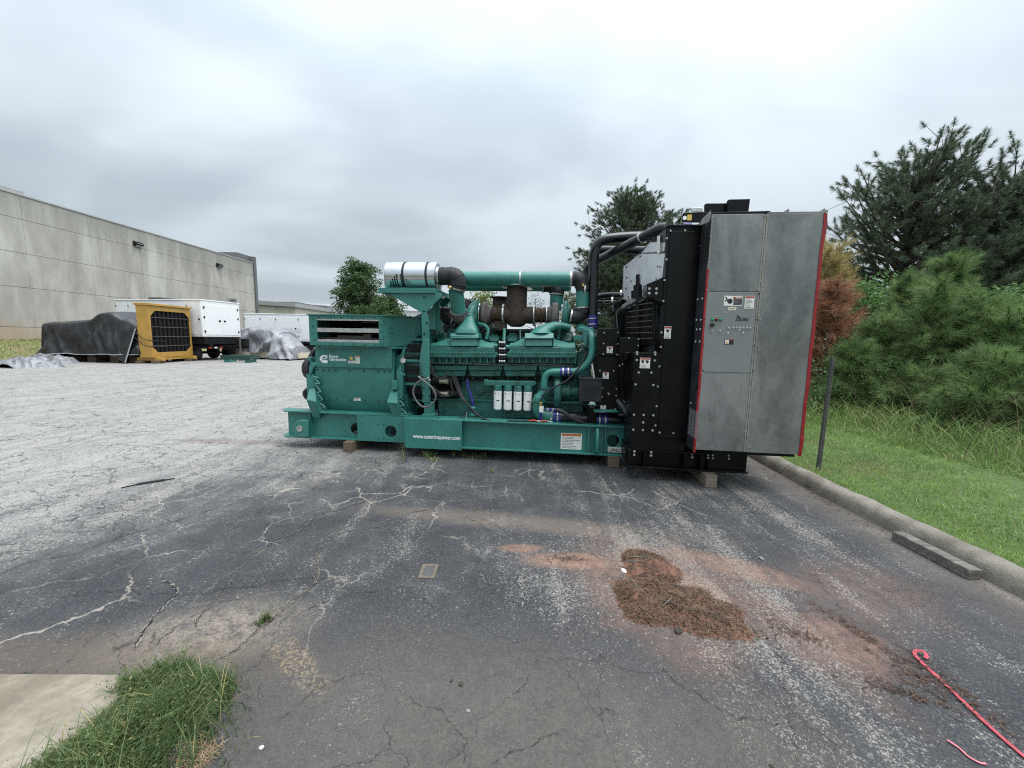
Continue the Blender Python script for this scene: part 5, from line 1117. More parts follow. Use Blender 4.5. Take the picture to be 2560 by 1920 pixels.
bolts('bolts', [(q(3, x, y, RYF)[0], RYF - .014, q(3, x, y, RYF)[1]) for x, y in ((878, 312), (993, 310), (848, 372), (846, 540), (830, 705), (820, 870), (806, 1120), (800, 1235), (790, 1390), (778, 1550))] + [(q(4, x, y, RYF)[0], RYF - .014, q(4, x, y, RYF)[1]) for x, y in ((645, 963), (795, 968), (640, 244), (625, 460), (613, 675), (601, 886))], .011, .010, m_bolt, ra)
# fan shroud on the engine side: polished black sheet tapering in from the radiator's edge to the fan ring
def sd_(x): return -.41 + (848 - x) / 336 * .80
def shp(name, pts, m, off=0.0, th=.012, **k):
    b = MB(); b.slab(3, [(x, y, sd_(x) + off) for x, y in pts], 0, th); return b.build(name, m, ra, **k)
shp('fan_shroud', [(512, 590), (650, 492), (846, 490), (840, 800), (700, 850), (512, 855)], m_bare, 0, .05, bevel=.004)
shp('tank_end', [(655, 484), (720, 400), (848, 400), (848, 470)], m_bare, .02, .05, bevel=.004); shp('tank_end', [(775, 345), (848, 290), (848, 395), (775, 395)], m_shroud, .0, .05, bevel=.004)
shp('decal', [(775, 352), (798, 345), (798, 486), (775, 492)], m_dwhite, -.03, .004)
for x, y0, y1 in ((568, 790, 850), (585, 745, 850), (605, 705, 850), (632, 655, 850), (665, 672, 850), (690, 655, 850)):  # stepped dark reflection in the shroud sheet, added as matt black strips
    shp('reflection_strip', [(x, y0), (x + 22, y0 - 7), (x + 22, y1), (x, y1)], m_blackm, -.014, .010)
for x in range(575, 700, 30): shp('reflection_strip', [(x, 790 - (x - 575) * .22), (x + 24, 784 - (x - 575) * .22), (x + 24, 850), (x, 850)], m_blackm, -.010, .008)
bolts('bolts', [(q(3, x, y, sd_(x))[0], sd_(x), q(3, x, y, sd_(x))[1]) for x, y in [(532, 598), (535, 683), (528, 770), (548, 840), (640, 520), (648, 512), (635, 635), (650, 622), (645, 660), (730, 600), (782, 594), (800, 597), (570, 712), (668, 637)]], .013, .012, m_blackm, ra)
shp('seam_bar', [(738, 585), (746, 585), (772, 700), (764, 700)], m_blackm, -.01, .01)
b = MB(); quad_y(b, 3, [(693, 735), (828, 676), (828, 902), (740, 850), (693, 842)], RYF + .02, RYF + .20); o = b.build('bracket', m_black, ra, bevel=.004)
bolts('bolts', [(q(3, x, y, RYF + .02)[0], RYF + .02, q(3, x, y, RYF + .02)[1]) for x, y in ((712, 772), (768, 772), (710, 808), (766, 808))], .015, .014, m_bolt, o)
b = MB(); p0 = q3(3, 690, 835, sd_(690) - .05); p1 = q3(3, 458, 960, sd_(458) - .05); b.slab(3, [(690, 820, sd_(690) - .06), (690, 842, sd_(690) - .06), (458, 968, sd_(458) - .04), (458, 950, sd_(458) - .04)], 0, .05); b.build('angle_bar', m_shroud, ra, bevel=.003)
# fan guard: dark opening behind a wire grid
shp('fan_opening', [(440, 985), (690, 850), (812, 850), (806, 1300), (440, 1300)], m_void, .06, .2)
for k in range(8):
    ya, yb_ = 905 + k * 42, 880 + k * 48; b = MB(); b.tube([q3(3, 525, ya + 12, sd_(525) - .03), q3(3, 752, yb_, sd_(752) - .03)], .005, 5); b.build('guard_wire', m_cast, ra)
for x0_, x1_, y0_ in ((526, 540, 905), (606, 632, 660), (690, 698, 860), (740, 752, 855)):
    shp('guard_upright', [(x0_, y0_), (x1_, y0_ - 8), (x1_ - 8, 1210), (x0_ - 8, 1200)], m_blackm, -.045, .012, bevel=.002)
shp('guard_frame', [(752, 885), (778, 885), (790, 1240), (764, 1240)], m_shroud, -.03, .06, bevel=.003)
shp('guard_frame', [(640, 1195), (762, 1200), (762, 1222), (640, 1216)], m_shroud, -.05, .06, bevel=.003)
shp('lower_skirt', [(640, 1222), (765, 1226), (765, 1290), (640, 1288)], surf('dusty_black_sheet', (.03, .03, .032), .45, var=.3), -.01, .05)
shp('guard_corner', [(455, 968), (530, 928), (532, 960), (500, 985), (500, 1180), (470, 1180)], m_black, -.06, .08, bevel=.004)
shp('guard_corner', [(428, 895), (500, 850), (540, 870), (470, 920), (432, 945)], m_black, -.08, .1, bevel=.004)
# boxed guards in front of the fan drive
def guard(view, pts, d0, d1, name='guard_panel', m=m_black):
    b = MB(); quad_y(b, view, pts, d0, d1); return b.build(name, m, ra, bevel=.005)
guard(3, [(300, 1095), (325, 1086), (476, 1086), (474, 1305), (296, 1305)], .04, .45)
guard(3, [(296, 1312), (474, 1312), (500, 1345), (500, 1700), (288, 1700)], .05, .5)
guard(4, [(0, 350), (240, 390), (240, 740), (0, 740)], .06, .5)
guard(3, [(478, 1158), (636, 1160), (632, 1300), (600, 1300), (540, 1365), (478, 1350)], -.10, .5)
guard(4, [(220, 190), (300, 190), (290, 300), (285, 640), (225, 560)], -.06, .4)
gp_ = guard(4, [(375, 95), (655, 95), (645, 560), (600, 1175), (330, 1165), (345, 720), (365, 330)], RYF, -.02)
b = MB(); quad_y(b, 4, [(270, 95), (300, 90), (400, 85), (400, 115), (310, 115), (295, 180), (270, 180)], -.2, -.1); b.build('cable_tray', m_black, ra, bevel=.004)
bolts('bolts', [(q(4, x, y, RYF)[0], RYF, q(4, x, y, RYF)[1]) for x, y in ((403, 90), (600, 92), (403, 110), (600, 113), (400, 175), (595, 180), (421, 310), (558, 312), (387, 440), (580, 447), (370, 771), (475, 774), (580, 777), (470, 856), (362, 934), (466, 938), (572, 942), (375, 1172), (558, 1180), (372, 1208), (556, 1215))], .013, .012, m_bolt, ra)
bolts('bolts', [(q(3, x, y, .04)[0], .04, q(3, x, y, .04)[1]) for x, y in ((352, 1122), (463, 1120), (348, 1208), (460, 1210), (345, 1293), (455, 1297), (318, 1424), (428, 1426), (390, 1610))] + [(q(4, x, y, .05)[0], .05, q(4, x, y, .05)[1]) for x, y in ((178, 487), (175, 563), (172, 640), (168, 708), (28, 480), (24, 577), (90, 540))], .010, .010, m_bolt, ra)
bolts('bolts', [(q(3, x, y, -.10)[0], -.10, q(3, x, y, -.10)[1]) for x, y in ((625, 1172), (622, 1225), (550, 1165), (498, 1372), (475, 1385))], .010, .010, m_bolt, ra)
for v_, x0, x1, y0, y1, d, st_ in ((3, 372, 422, 1232, 1284, .039, 'hand'), (3, 340, 390, 1437, 1489, .049, 'hand'), (4, 4, 66, 648, 708, .059, 'hand'), (4, 432, 550, 152, 263, RYF - .001, 'hand2'), (3, 828, 888, 1072, 1168, RYF - .015, 'hand')):
    a0, a1 = q(v_, x0, y1, d), q(v_, x1, y0, d); decal(ra, a0[0], a1[0], a0[1], a1[1], d, m_dred, st_)
a0, a1 = q(4, 0, 745, .0), q(4, 200, 722, .0); b = MB(); b.prism([q(4, -70, 722, .0), q(4, 180, 722, .0), q(4, 220, 748, -.04), q(4, -55, 748, -.04)], -.02, .12); b.build('pipe_saddle', m_greenpipe, ra)
b = MB(); b.tube(curve([q3(4, 200, 620, .02), q3(4, 250, 690, -.05), q3(4, 300, 760, -.1), q3(4, 345, 800, -.1)]), .05, 10); b.build('lower_hose', m_blackpipe, ra)
# black steel coolant pipes over the top
def bpipe(pts, rad, k=7):
    b = MB(); b.tube(curve([q3(3, x, y, d) for x, y, d in pts], k), rad, 18); return b.build('coolant_pipe', m_blackpipe, ra)
p1 = bpipe([(262, 1060, .5), (266, 900, .5), (270, 640, .5), (276, 480, .5), (296, 420, .5), (340, 385, .5), (420, 368, .52), (560, 356, .6), (700, 352, .75), (760, 345, .9)], .062)
p2 = bpipe([(205, 1020, 1.0), (212, 800, 1.0), (212, 660, 1.0), (222, 610, .98), (262, 572, .90), (320, 538, .75), (440, 475, .45), (600, 393, .12), (720, 330, -.08), (800, 292, -.2), (850, 290, -.25)], .060)
p3 = bpipe([(255, 700, 1.35), (258, 520, 1.35), (280, 475, 1.35), (330, 462, 1.35), (480, 463, 1.3), (640, 465, 1.2), (760, 470, 1.1)], .060)
bpipe([(288, 838, 1.0), (330, 828, 1.0), (420, 822, .95), (520, 820, .9)], .040); bpipe([(288, 878, .9), (400, 876, .85), (520, 872, .8)], .022)
for (x, y, d, t) in ((645, 372, .05, (1, -1.2, .55)), (587, 463, 1.25, (1, -.3, 0)), (480, 820, .92, (1, -.2, 0)), (410, 876, .84, (1, -.2, 0))):
    p = q3(3, x, y, d); b = MB(); b.lathe(p, t, [(0, .05), (.001, .070), (.024, .070), (.025, .05)], 18); b.build('hose_clamp', m_steel, ra)
for x, y, d, rad in ((262, 1030, .5, .07),):
    p0, p1_ = q3(3, 262, 1078, .5), q3(3, 262, 985, .5); sleeve(p1_, p0, .070, m_blue, ra)
for pts in ([(292, 930, .6), (340, 970, .5), (400, 970, .4), (445, 935, .3)], [(340, 870, .6), (370, 895, .5), (440, 880, .4), (470, 845, .3)], [(225, 700, .45), (232, 560, .45), (250, 470, .44), (300, 400, .43)]):
    b = MB(); b.tube(curve([q3(3, x, y, d) for x, y, d in pts]), .010, 8); b.build('cable', m_rubber, ra)
# bracket with lifting eye on the radiator top
d = -.22
b = MB(); quad_y(b, 3, [(975, 240), (978, 175), (990, 163), (1150, 155), (1150, 240)], d, d + .03); o = b.build('lifting_bracket', m_black, ra, bevel=.006)
p = q3(3, 995, 207, d - .001); b = MB(); b.lathe(p, (0, -1, 0), [(0, .022), (.002, .022), (.002, .001)], 18); b.build('eye', m_wletter, o)
a0, a1 = q(3, 1014, 226, d - .002), q(3, 1052, 180, d - .002); b = MB(); b.box(a0[0], a1[0], d - .003, d, a0[1], a1[1]); b.build('decal', m_dyellow, o)
b = MB(); quad_y(b, 3, [(1035, 126), (1136, 124), (1142, 152), (1060, 156)], .1, .13); b.build('lifting_plate', m_steel, ra, bevel=.003)
b = MB(); p0, p1_ = q3(3, 985, 262, -.3), q3(3, 1050, 262, -.3); b.tube([p0, p1_], .022, 10); b.build('filler_hose', m_blue, ra); b = MB(); b.box(q(3, 960, 0, -.3)[0], q(3, 1110, 0, -.3)[0], -.30, .5, RZ1 + .018, RZ1 + .055); b.build('header_tank', m_wsteel, ra, bevel=.01)
# radiator sub-frame (extra wide, black)
sx0, sx1 = .062, 1.372; b = MB()
b.box(sx0, sx1, RYF, RYF + .2, .145, .165).box(sx0, .95, RYF, RYF + .2, .345, .365).box(sx0, sx1, RYF + .09, RYF + .105, .165, .345).box(.95, sx1, RYF + .05, RYF + .09, .165, .43).box(.95, sx1 - .01, RYF + .05, RYB, .43, .445)
b.box(sx0, sx1, RYB - .2, RYB, .145, .165).box(sx0, sx1, RYB - .2, RYB, .345, .365).box(sx0, sx1, RYB - .11, RYB - .095, .165, .345).box(sx0, sx0 + .02, RYF + .21, RYB - .21, .16, .36).box(sx1 - .02, sx1, RYF + .21, RYB - .21, .16, .36)
b.box(sx0 + .3, sx1 - .1, RYF + .21, RYB - .21, .345, .36)
sb = b.build('subframe', m_black, ra, bevel=.003)
for x in (330, 487, 930, 1112):
    X_ = q(4, x, 1270, RYF)[0]; b = MB(); b.box(X_ - .008, X_ + .008, RYF + .012, RYF + .09, .165, .345); b.build('stiffener', m_black, sb, bevel=.002)
bolts('bolts', [(q(4, x, y, RYF + .05)[0], RYF + .05, q(4, x, y, RYF + .05)[1]) for x, y in ((1003, 1200), (1004, 1235), (1176, 1212), (1228, 1212), (1176, 1243), (1228, 1244), (1402, 1216), (1404, 1250))], .012, .012, m_bolt, sb)

# ------------------------------------------------------------------ load bank on the end of the radiator
BO = Vector((1.2, .8, 0)); lbk = empty('load_bank', GO + Matrix.Rotation(GYAW, 3, 'Z') @ BO, GYAW); OB = tuple(-BO)
tag(lbk, 'tall galvanised load bank cabinet with grey control panel and red edges', 'load bank')
BX0, BX1, BYF, BYB, BZ0, BZ1 = .687, 1.742, -.68, 2.40, .462, 2.868
def pb(b, name, m, parent=None, **k): return b.build(name, m, parent or lbk, off=OB if parent is None else None, **k)
b = MB(); b.box(BX0 + .004, BX1 - .004, BYF + .006, BYB, BZ0 + .01, BZ1 - .01); pb(b, 'housing', m_galv, bevel=.003)
sx = 1.203; st_ = .036
b = MB(); b.box(BX0, sx - st_ / 2, BYF, BYF + .01, q(5, 330, 607, BYF)[1] + .004, BZ1); pb(b, 'upper_panel', m_galv, bevel=.002)
zc1 = q(5, 330, 612, BYF)[1]; zc0 = q(5, 300, 1100, BYF)[1]
b = MB(); b.box(BX0, sx - st_ / 2, BYF + .001, BYF + .01, BZ0, zc0 - .003); pb(b, 'lower_panel', m_galv, bevel=.002)
b = MB(); b.box(BX0 + .003, sx - st_ / 2 - .004, BYF - .004, BYF + .012, zc0, zc1); cpn = pb(b, 'control_panel', m_panel, bevel=.002)
b = MB(); b.box(sx + st_ / 2, BX1, BYF, BYF + .01, BZ0 - .004, BZ1); pb(b, 'side_panel', m_galv, bevel=.002)
b = MB(); b.box(sx - st_ / 2, sx - .002, BYF - .002, BYF + .012, BZ0, BZ1 - .01).box(sx + .002, sx + st_ / 2, BYF - .003, BYF + .012, BZ0, BZ1); pb(b, 'corner_trim', m_galv2, bevel=.001)
b = MB(); b.box(BX0 - .002, BX0 + .016, BYF - .0015, BYF + .012, q(5, 170, 600, BYF)[1], BZ1 - .02); pb(b, 'corner_trim', m_galv2)
rb_ = random.Random(3); b = MB()
for k in range(38):
    z = BZ0 + .05 + rb_.random() * (BZ1 - BZ0 - .1); x = sx + rb_.choice((-1, 1)) * rb_.uniform(.004, .016); s_ = rb_.uniform(.003, .008)
    b.prism([(x - s_ * .5, z - s_), (x + s_ * .4, z - s_ * .8), (x + s_ * .5, z + s_ * 1.2), (x - s_ * .3, z + s_)], BYF - .0042, BYF - .003)
o = pb(b, 'tape_residue', surf('tape_residue_tan', (.40, .37, .30), .8, var=.3, vscale=40), kind='stuff')
# red edge tape, slightly uneven
def tape(name, x0, x1, z0, z1, yf, wob, n=26):
    R0 = []
    b = MB(); V = []; F_ = []
    for k in range(n + 1):
        z = z0 + (z1 - z0) * k / n; a_ = wob * mnoise.noise((x0 * 5, z * 6, 1)); V += [(x0 + a_ * .5, yf - .002, z), (x1 + a_, yf - .003 - abs(a_) * .6, z), (x1 + a_ * .2, yf + .03, z), (x0, yf + .012, z)]
    for k in range(n):
        for j in range(4): F_.append((k * 4 + j, k * 4 + (j + 1) % 4, k * 4 + 4 + (j + 1) % 4, k * 4 + 4 + j))
    F_ += [(3, 2, 1, 0), tuple(n * 4 + j for j in range(4))]
    b.add(V, F_); return pb(b, name, m_red, smooth=30)
tape('red_edge', BX0 - .008, BX0 + .012, BZ0 - .03, q(5, 165, 470, BYF)[1], BYF - .002, .006)
tape('red_edge', BX1 - .016, BX1 + .012, BZ0 - .02, BZ1 + .0, BYF - .003, .014)
b = MB(); b.box(BX0 + .2, BX1 - .02, BYF + .05, BYF + .12, BZ0 - .045, BZ0 + .01); pb(b, 'bottom_angle', m_black)
# side skin facing the engine, with punched vents
b = MB(); b.box(BX0 - .006, BX0 + .004, BYF + .012, BYB, BZ0 - .02, BZ1 + .01); sk = pb(b, 'side_skin', surf('dark_weathered_sheet', (.045, .05, .062), .38, metal=.35, var=.2, vscale=5, dirt=(.09, .09, .09), dirt_amt=.3), bevel=.002)
def vents(x0, x1, y0, y1, ncol, nrow, m):
    yA, zA = qx(5, x0, y0, BX0 - .007); yB, zB = qx(5, x1, y1, BX0 - .007); b = MB()
    for i in range(ncol):
        for j in range(nrow):
            ya = yA + (yB - yA) * (i + .12) / ncol; yb_ = yA + (yB - yA) * (i + .88) / ncol; za = zB + (zA - zB) * (j + .25) / nrow; zb_ = zB + (zA - zB) * (j + .75) / nrow
            b.box(BX0 - .0085, BX0 - .005, ya, yb_, za, zb_)
    return b.build('vent_slots', m, sk, kind='stuff')
vents(130, 176, 205, 420, 2, 34, m_void); vents(58, 100, 1315, 1510, 3, 30, m_dgrey)
yv = [qx(5, x, y, BX0 - .007) for x, y in ((118, 330), (108, 655), (137, 650), (100, 780), (127, 780), (102, 838), (124, 838), (95, 912), (120, 912), (66, 1287))]
bolts('rivets', [(BX0 - .007, y, z) for y, z in yv], .010, .006, m_wletter, sk, axis='x')
y0_, z0_ = qx(5, 92, 1200, BX0 - .008); y1_, z1_ = qx(5, 112, 1172, BX0 - .008); b = MB(); b.box(BX0 - .010, BX0 - .006, y0_, y1_, z0_, z1_); b.build('decal', m_ink, sk)
# top flanges and black baffles
b = MB(); quad_y(b, 5, [(120, 205), (135, 165), (190, 112), (188, 150), (184, 180)], BYF + .004, BYF + .012); pb(b, 'corner_ear', m_galv, bevel=.002)
b = MB(); b.box(sx + .02, BX1, BYF + .002, BYF + .03, BZ1 + .001, BZ1 + .018); pb(b, 'top_flange', m_galv, bevel=.002)
for pts in ([(615, 130), (665, 100), (668, 130)], [(835, 127), (886, 96), (882, 127)]):
    b = MB(); quad_y(b, 5, pts, BYF + .03, BYF + .04); pb(b, 'lifting_ear', m_galv, bevel=.001)
b = MB(); quad_y(b, 3, [(1155, 100), (1165, 90), (1333, 88), (1333, 180), (1155, 180)], .10, .13); pb(b, 'air_baffle', m_black, bevel=.004)
b = MB(); quad_y(b, 3, [(1336, 68), (1350, 58), (1518, 54), (1504, 160), (1336, 180)], .04, .07); pb(b, 'air_baffle', m_black, bevel=.004)
b = MB(); quad_y(b, 5, [(140, 125), (555, 114), (545, 135), (140, 150)], -.02, .04); pb(b, 'baffle_rail', m_black, bevel=.003)
# fixings on the front
scr = [(197, 150), (190, 275), (180, 430), (168, 600), (520, 145), (508, 272), (515, 440), (497, 555), (462, 615), (130, 1108), (120, 1280), (110, 1405), (103, 1545), (425, 1556)]
b_pts = [(q(5, x, y, BYF)[0], BYF - .002, q(5, x, y, BYF)[1]) for x, y in scr]
bolts('screws', b_pts, .007, .006, m_bolt, lbk, off=OB)
bolts('screws', [(q(0, x, y, BYF)[0], BYF - .004, q(0, x, y, BYF)[1]) for x, y in ((172, 222), (1000, 222), (967, 632), (932, 1048), (108, 1440), (908, 1440), (120, 1040), (142, 625))], .006, .005, m_blackm, cpn)
bolts('screws', [(q(0, x, y, BYF)[0], BYF - .003, q(0, x, y, BYF)[1]) for x, y in ((182, 160), (1002, 160), (1066, 90), (1064, 155), (1022, 625), (988, 1046), (95, 1478))], .007, .006, m_bolt, lbk, off=OB)
yk = BYF - .0045
for x, y, m, rad in ((262, 630, m_pgreen, .013), (327, 630, m_pred, .013), (393, 630, m_pgreen, .013)):
    X_, Z_ = q(0, x, y, yk); b = MB(); b.lathe((X_, yk, Z_), (0, -1, 0), [(0, .017), (.004, .017), (.004, rad), (.014, rad * .9), (.018, rad * .5), (.019, .001)], 16); b.build('pilot_light', m, cpn)
    b = MB(); b.box(X_ - .016, X_ + .016, yk - .0006, yk, Z_ + .022, Z_ + .030); b.build('legend', m_dgrey, cpn)
X_, Z_ = q(0, 255, 718, yk); b = MB(); b.lathe((X_, yk, Z_), (0, -1, 0), [(0, .019), (.012, .018), (.012, .006)], 16); b.prism([(X_ - .028, Z_ - .006), (X_ + .02, Z_ - .009), (X_ + .02, Z_ + .009), (X_ - .028, Z_ + .005)], yk - .024, yk - .012); b.build('selector_knob', m_ink, cpn)
for x, y in [(250, 815), (380, 815), (518, 768)] + [(592 + 53 * k, 768) for k in range(6)]:
    X_, Z_ = q(0, x, y, yk); b = MB(); b.lathe((X_, yk, Z_), (0, -1, 0), [(0, .009), (.004, .009), (.004, .005), (.008, .005)], 10); b.tube([(X_, yk - .006, Z_), (X_ - .006, yk - .026, Z_ + .009)], [.003, .0045], 8); b.build('toggle_switch', m_steel, cpn)
for x, y in ((510, 842), (755, 842), (692, 796)):
    X_, Z_ = q(0, x, y, yk); b = MB(); b.lathe((X_, yk, Z_), (0, -1, 0), [(0, .007), (.004, .007), (.006, .003)], 10); b.build('fuse_cap', m_wletter, cpn)
for x0, x1, y in ((505, 540, 716), (578, 868, 722)):
    a0, a1 = q(0, x0, y + 5, yk), q(0, x1, y - 5, yk); b = MB(); b.box(a0[0], a1[0], yk - .0006, yk, (a0[1] + a1[1]) / 2 - .003, (a0[1] + a1[1]) / 2 + .003); b.build('legend', m_dgrey, cpn)
# warning plates
a0, a1 = q(0, 437, 410, yk), q(0, 742, 255, yk); b = MB(); b.box(a0[0], a1[0], yk - .002, yk, a0[1], a1[1]); wp = b.build('warning_plate', m_dwhite, cpn, bevel=.001)
m0, m1 = q(0, 592, 396, yk), q(0, 732, 306, yk); b = MB(); b.box(m0[0], m1[0], yk - .003, yk - .002, m0[1], m1[1]); b.build('black_field', m_ink, wp)
r0, r1 = q(0, 592, 303, yk), q(0, 732, 268, yk); b = MB(); b.box(r0[0], r1[0], yk - .003, yk - .002, r0[1], r1[1]); b.build('red_field', m_dred, wp)
b = MB(); b.box(r0[0] + .025, r1[0] - .01, yk - .0034, yk - .003, r0[1] + .007, r1[1] - .007); b.build('header_line', m_dwhite, wp)
b = MB()
for k in range(5): b.box(m0[0] + .006, m0[0] + .006 + (m1[0] - m0[0]) * (.78 - .1 * (k % 3)), yk - .0034, yk - .003, m0[1] + .008 + k * .012, m0[1] + .011 + k * .012)
b.build('print_lines', m_dgrey, wp, kind='stuff')
X_, Z_ = q(0, 540, 338, yk); b = MB(); b.lathe((X_, yk - .0012, Z_), (0, -1, 0), [(0, .026), (.002, .026), (.002, .001)], 18); b.prism([(X_ - .055, Z_ + .045), (X_ - .035, Z_ + .040), (X_ - .022, Z_ + .018), (X_ - .045, Z_ - .008), (X_ - .052, Z_ + .004), (X_ - .034, Z_ + .018)], yk - .0032, yk - .002).prism([(X_ - .03, Z_ + .012), (X_ + .0, Z_ + .02), (X_ + .0, Z_ + .004), (X_ - .03, Z_ + .004)], yk - .0034, yk - .002); b.build('pictogram', m_ink, wp)
a0, a1 = q(0, 768, 455, yk), q(0, 935, 255, yk); decal(cpn, a0[0], a1[0], a0[1], a1[1], yk, m_dred, 'text')
a0, a1 = q(0, 512, 484, yk), q(0, 644, 430, yk); b = MB(); b.box(a0[0], a1[0], yk - .002, yk, a0[1], a1[1]); o = b.build('name_plate', surf('cream_plastic', (.62, .58, .42), .5), cpn); b = MB(); b.box(a0[0] + .012, a1[0] - .012, yk - .0025, yk - .002, (a0[1] + a1[1]) / 2 - .004, (a0[1] + a1[1]) / 2 + .004); b.build('print_line', m_dgrey, o)
# maker's name with its tall first letter
a0 = q(0, 626, 640, yk); a1 = q(0, 838, 640, yk); aa = q(0, 660, 640, yk); ab = q(0, 712, 565, yk)
b = MB(); b.prism([(aa[0] - .012, aa[1]), (ab[0] - .028, ab[1]), (ab[0] - .018, ab[1]), (ab[0] + .012, aa[1]), (ab[0] - .004, aa[1]), (ab[0] - .024, ab[1] - .022), (aa[0] + .0, aa[1])], yk - .001, yk).box(a0[0], a1[0], yk - .001, yk, aa[1] - .006, aa[1] - .002); b.build('logo', m_ink, cpn, smooth=0)
text('lettering', 'VTRON', .034, m_ink, cpn, (ab[0] + .012, yk - .0005, aa[1] + .001), fat=.0008, width=a1[0] - ab[0] - .014, depth=.0005)
X_, Z_ = q(0, 650, 573, yk); b = MB(); b.lathe((X_, yk, Z_), (0, -1, 0), [(0, .004), (.001, .004), (.001, .001)], 8); b.build('logo_dot', m_ink, cpn)
a0, a1 = q(0, 450, 1026, yk), q(0, 602, 948, yk); b = MB(); b.box(a0[0], a1[0], yk - .002, yk, a0[1], a1[1]); wp = b.build('warning_plate', m_ink, cpn)
w_, h_ = a1[0] - a0[0], a1[1] - a0[1]
b = MB(); b.box(a0[0] + .005, a0[0] + w_ * .47, yk - .003, yk - .002, a0[1] + .006, a1[1] - .005); b.build('pale_field', m_dwhite, wp)
b = MB(); b.prism([(a0[0] + w_ * .10, a0[1] + h_ * .18), (a0[0] + w_ * .42, a0[1] + h_ * .18), (a0[0] + w_ * .26, a0[1] + h_ * .82)], yk - .0036, yk - .003); b.build('triangle', m_dyellow, wp)
b = MB(); b.box(a0[0] + w_ * .5, a1[0] - .004, yk - .003, yk - .002, a1[1] - h_ * .2, a1[1] - .003); b.build('red_field', m_dred, wp)

# ------------------------------------------------------------------ dunnage under the skids
def dunnage(u0, u1, v, top, length, label, m=m_wood2, back=.0):
    p0, p1 = at_z(u0, v), at_z(u1, v); w = (p1 - p0).length
    o = empty('timber_block', (p0 + p1) / 2, GYAW)
    b = MB(); n = 10
    R = []
    for k in range(n + 1):
        y = length * k / n; j = .003
        R.append([(-w / 2 + j * mnoise.noise((y * 9, 1, u0)), y, .0), (w / 2 + j * mnoise.noise((y * 9, 2, u0)), y, .0), (w / 2 + j * mnoise.noise((y * 9, 3, u0)), y, top), (-w / 2 + j * mnoise.noise((y * 9, 4, u0)), y, top)])
    b.rings(R); me = b.build('timber', m, o, bevel=.006, fix=True, smooth=30)
    bpy.data.objects.remove(o); me.parent = None; me.name = 'timber_block'; me.location = (p0 + p1) / 2; me.rotation_euler = (0, 0, GYAW)
    return tag(me, label, 'wood block', 'timber blocks under the machine')
dunnage(857, 882, 1131, .143, 1.7, 'weathered timber block under the alternator end of the skid')
dunnage(1520, 1548, 1169, .143, 1.75, 'dark timber block under the skid below the white asset tag')
dunnage(1764, 1791, 1219.5, .143, 2.7, 'grey timber block under the black radiator sub-frame', m_wood)

# ------------------------------------------------------------------ tented black tarpaulin behind the engine
TB = empty('tented_tarpaulin', GO + Matrix.Rotation(GYAW, 3, 'Z') @ Vector((-2.6, 3.6, 0)), GYAW); tag(TB, 'black tarpaulin tented over equipment behind the turbochargers', 'tarpaulin')
pts_ = [q(9, x, y, 2.95) for x, y in ((440, 1010), (660, 905), (1000, 720), (1330, 652), (1480, 730), (1620, 822), (1800, 960))]
b = MB(); b.prism([(pts_[0][0] - .1, 0)] + pts_ + [(pts_[-1][0] + .1, 0)], 2.95, 4.6, [(pts_[0][0] - .1, 0)] + [(x, z - .25) for x, z in pts_] + [(pts_[-1][0] + .1, 0)])
b.build('sheet', m_tarpb, TB, off=(2.6, -3.6, 0), bevel=.02)
for k in range(6):
    p0 = Vector((pts_[3][0] - .05 + .06 * k, 2.94, pts_[3][1] - .03)); p1 = Vector((pts_[6][0] - .28 * k, 2.90, pts_[6][1] - .10 * k)); b = MB(); b.tube(curve([p0, (p0 + p1) / 2 + Vector((0, -.02, -.03)), p1]), [.012] * 6 + [.03] * 7, 6); b.build('fold', m_tarpb, TB, off=(2.6, -3.6, 0))
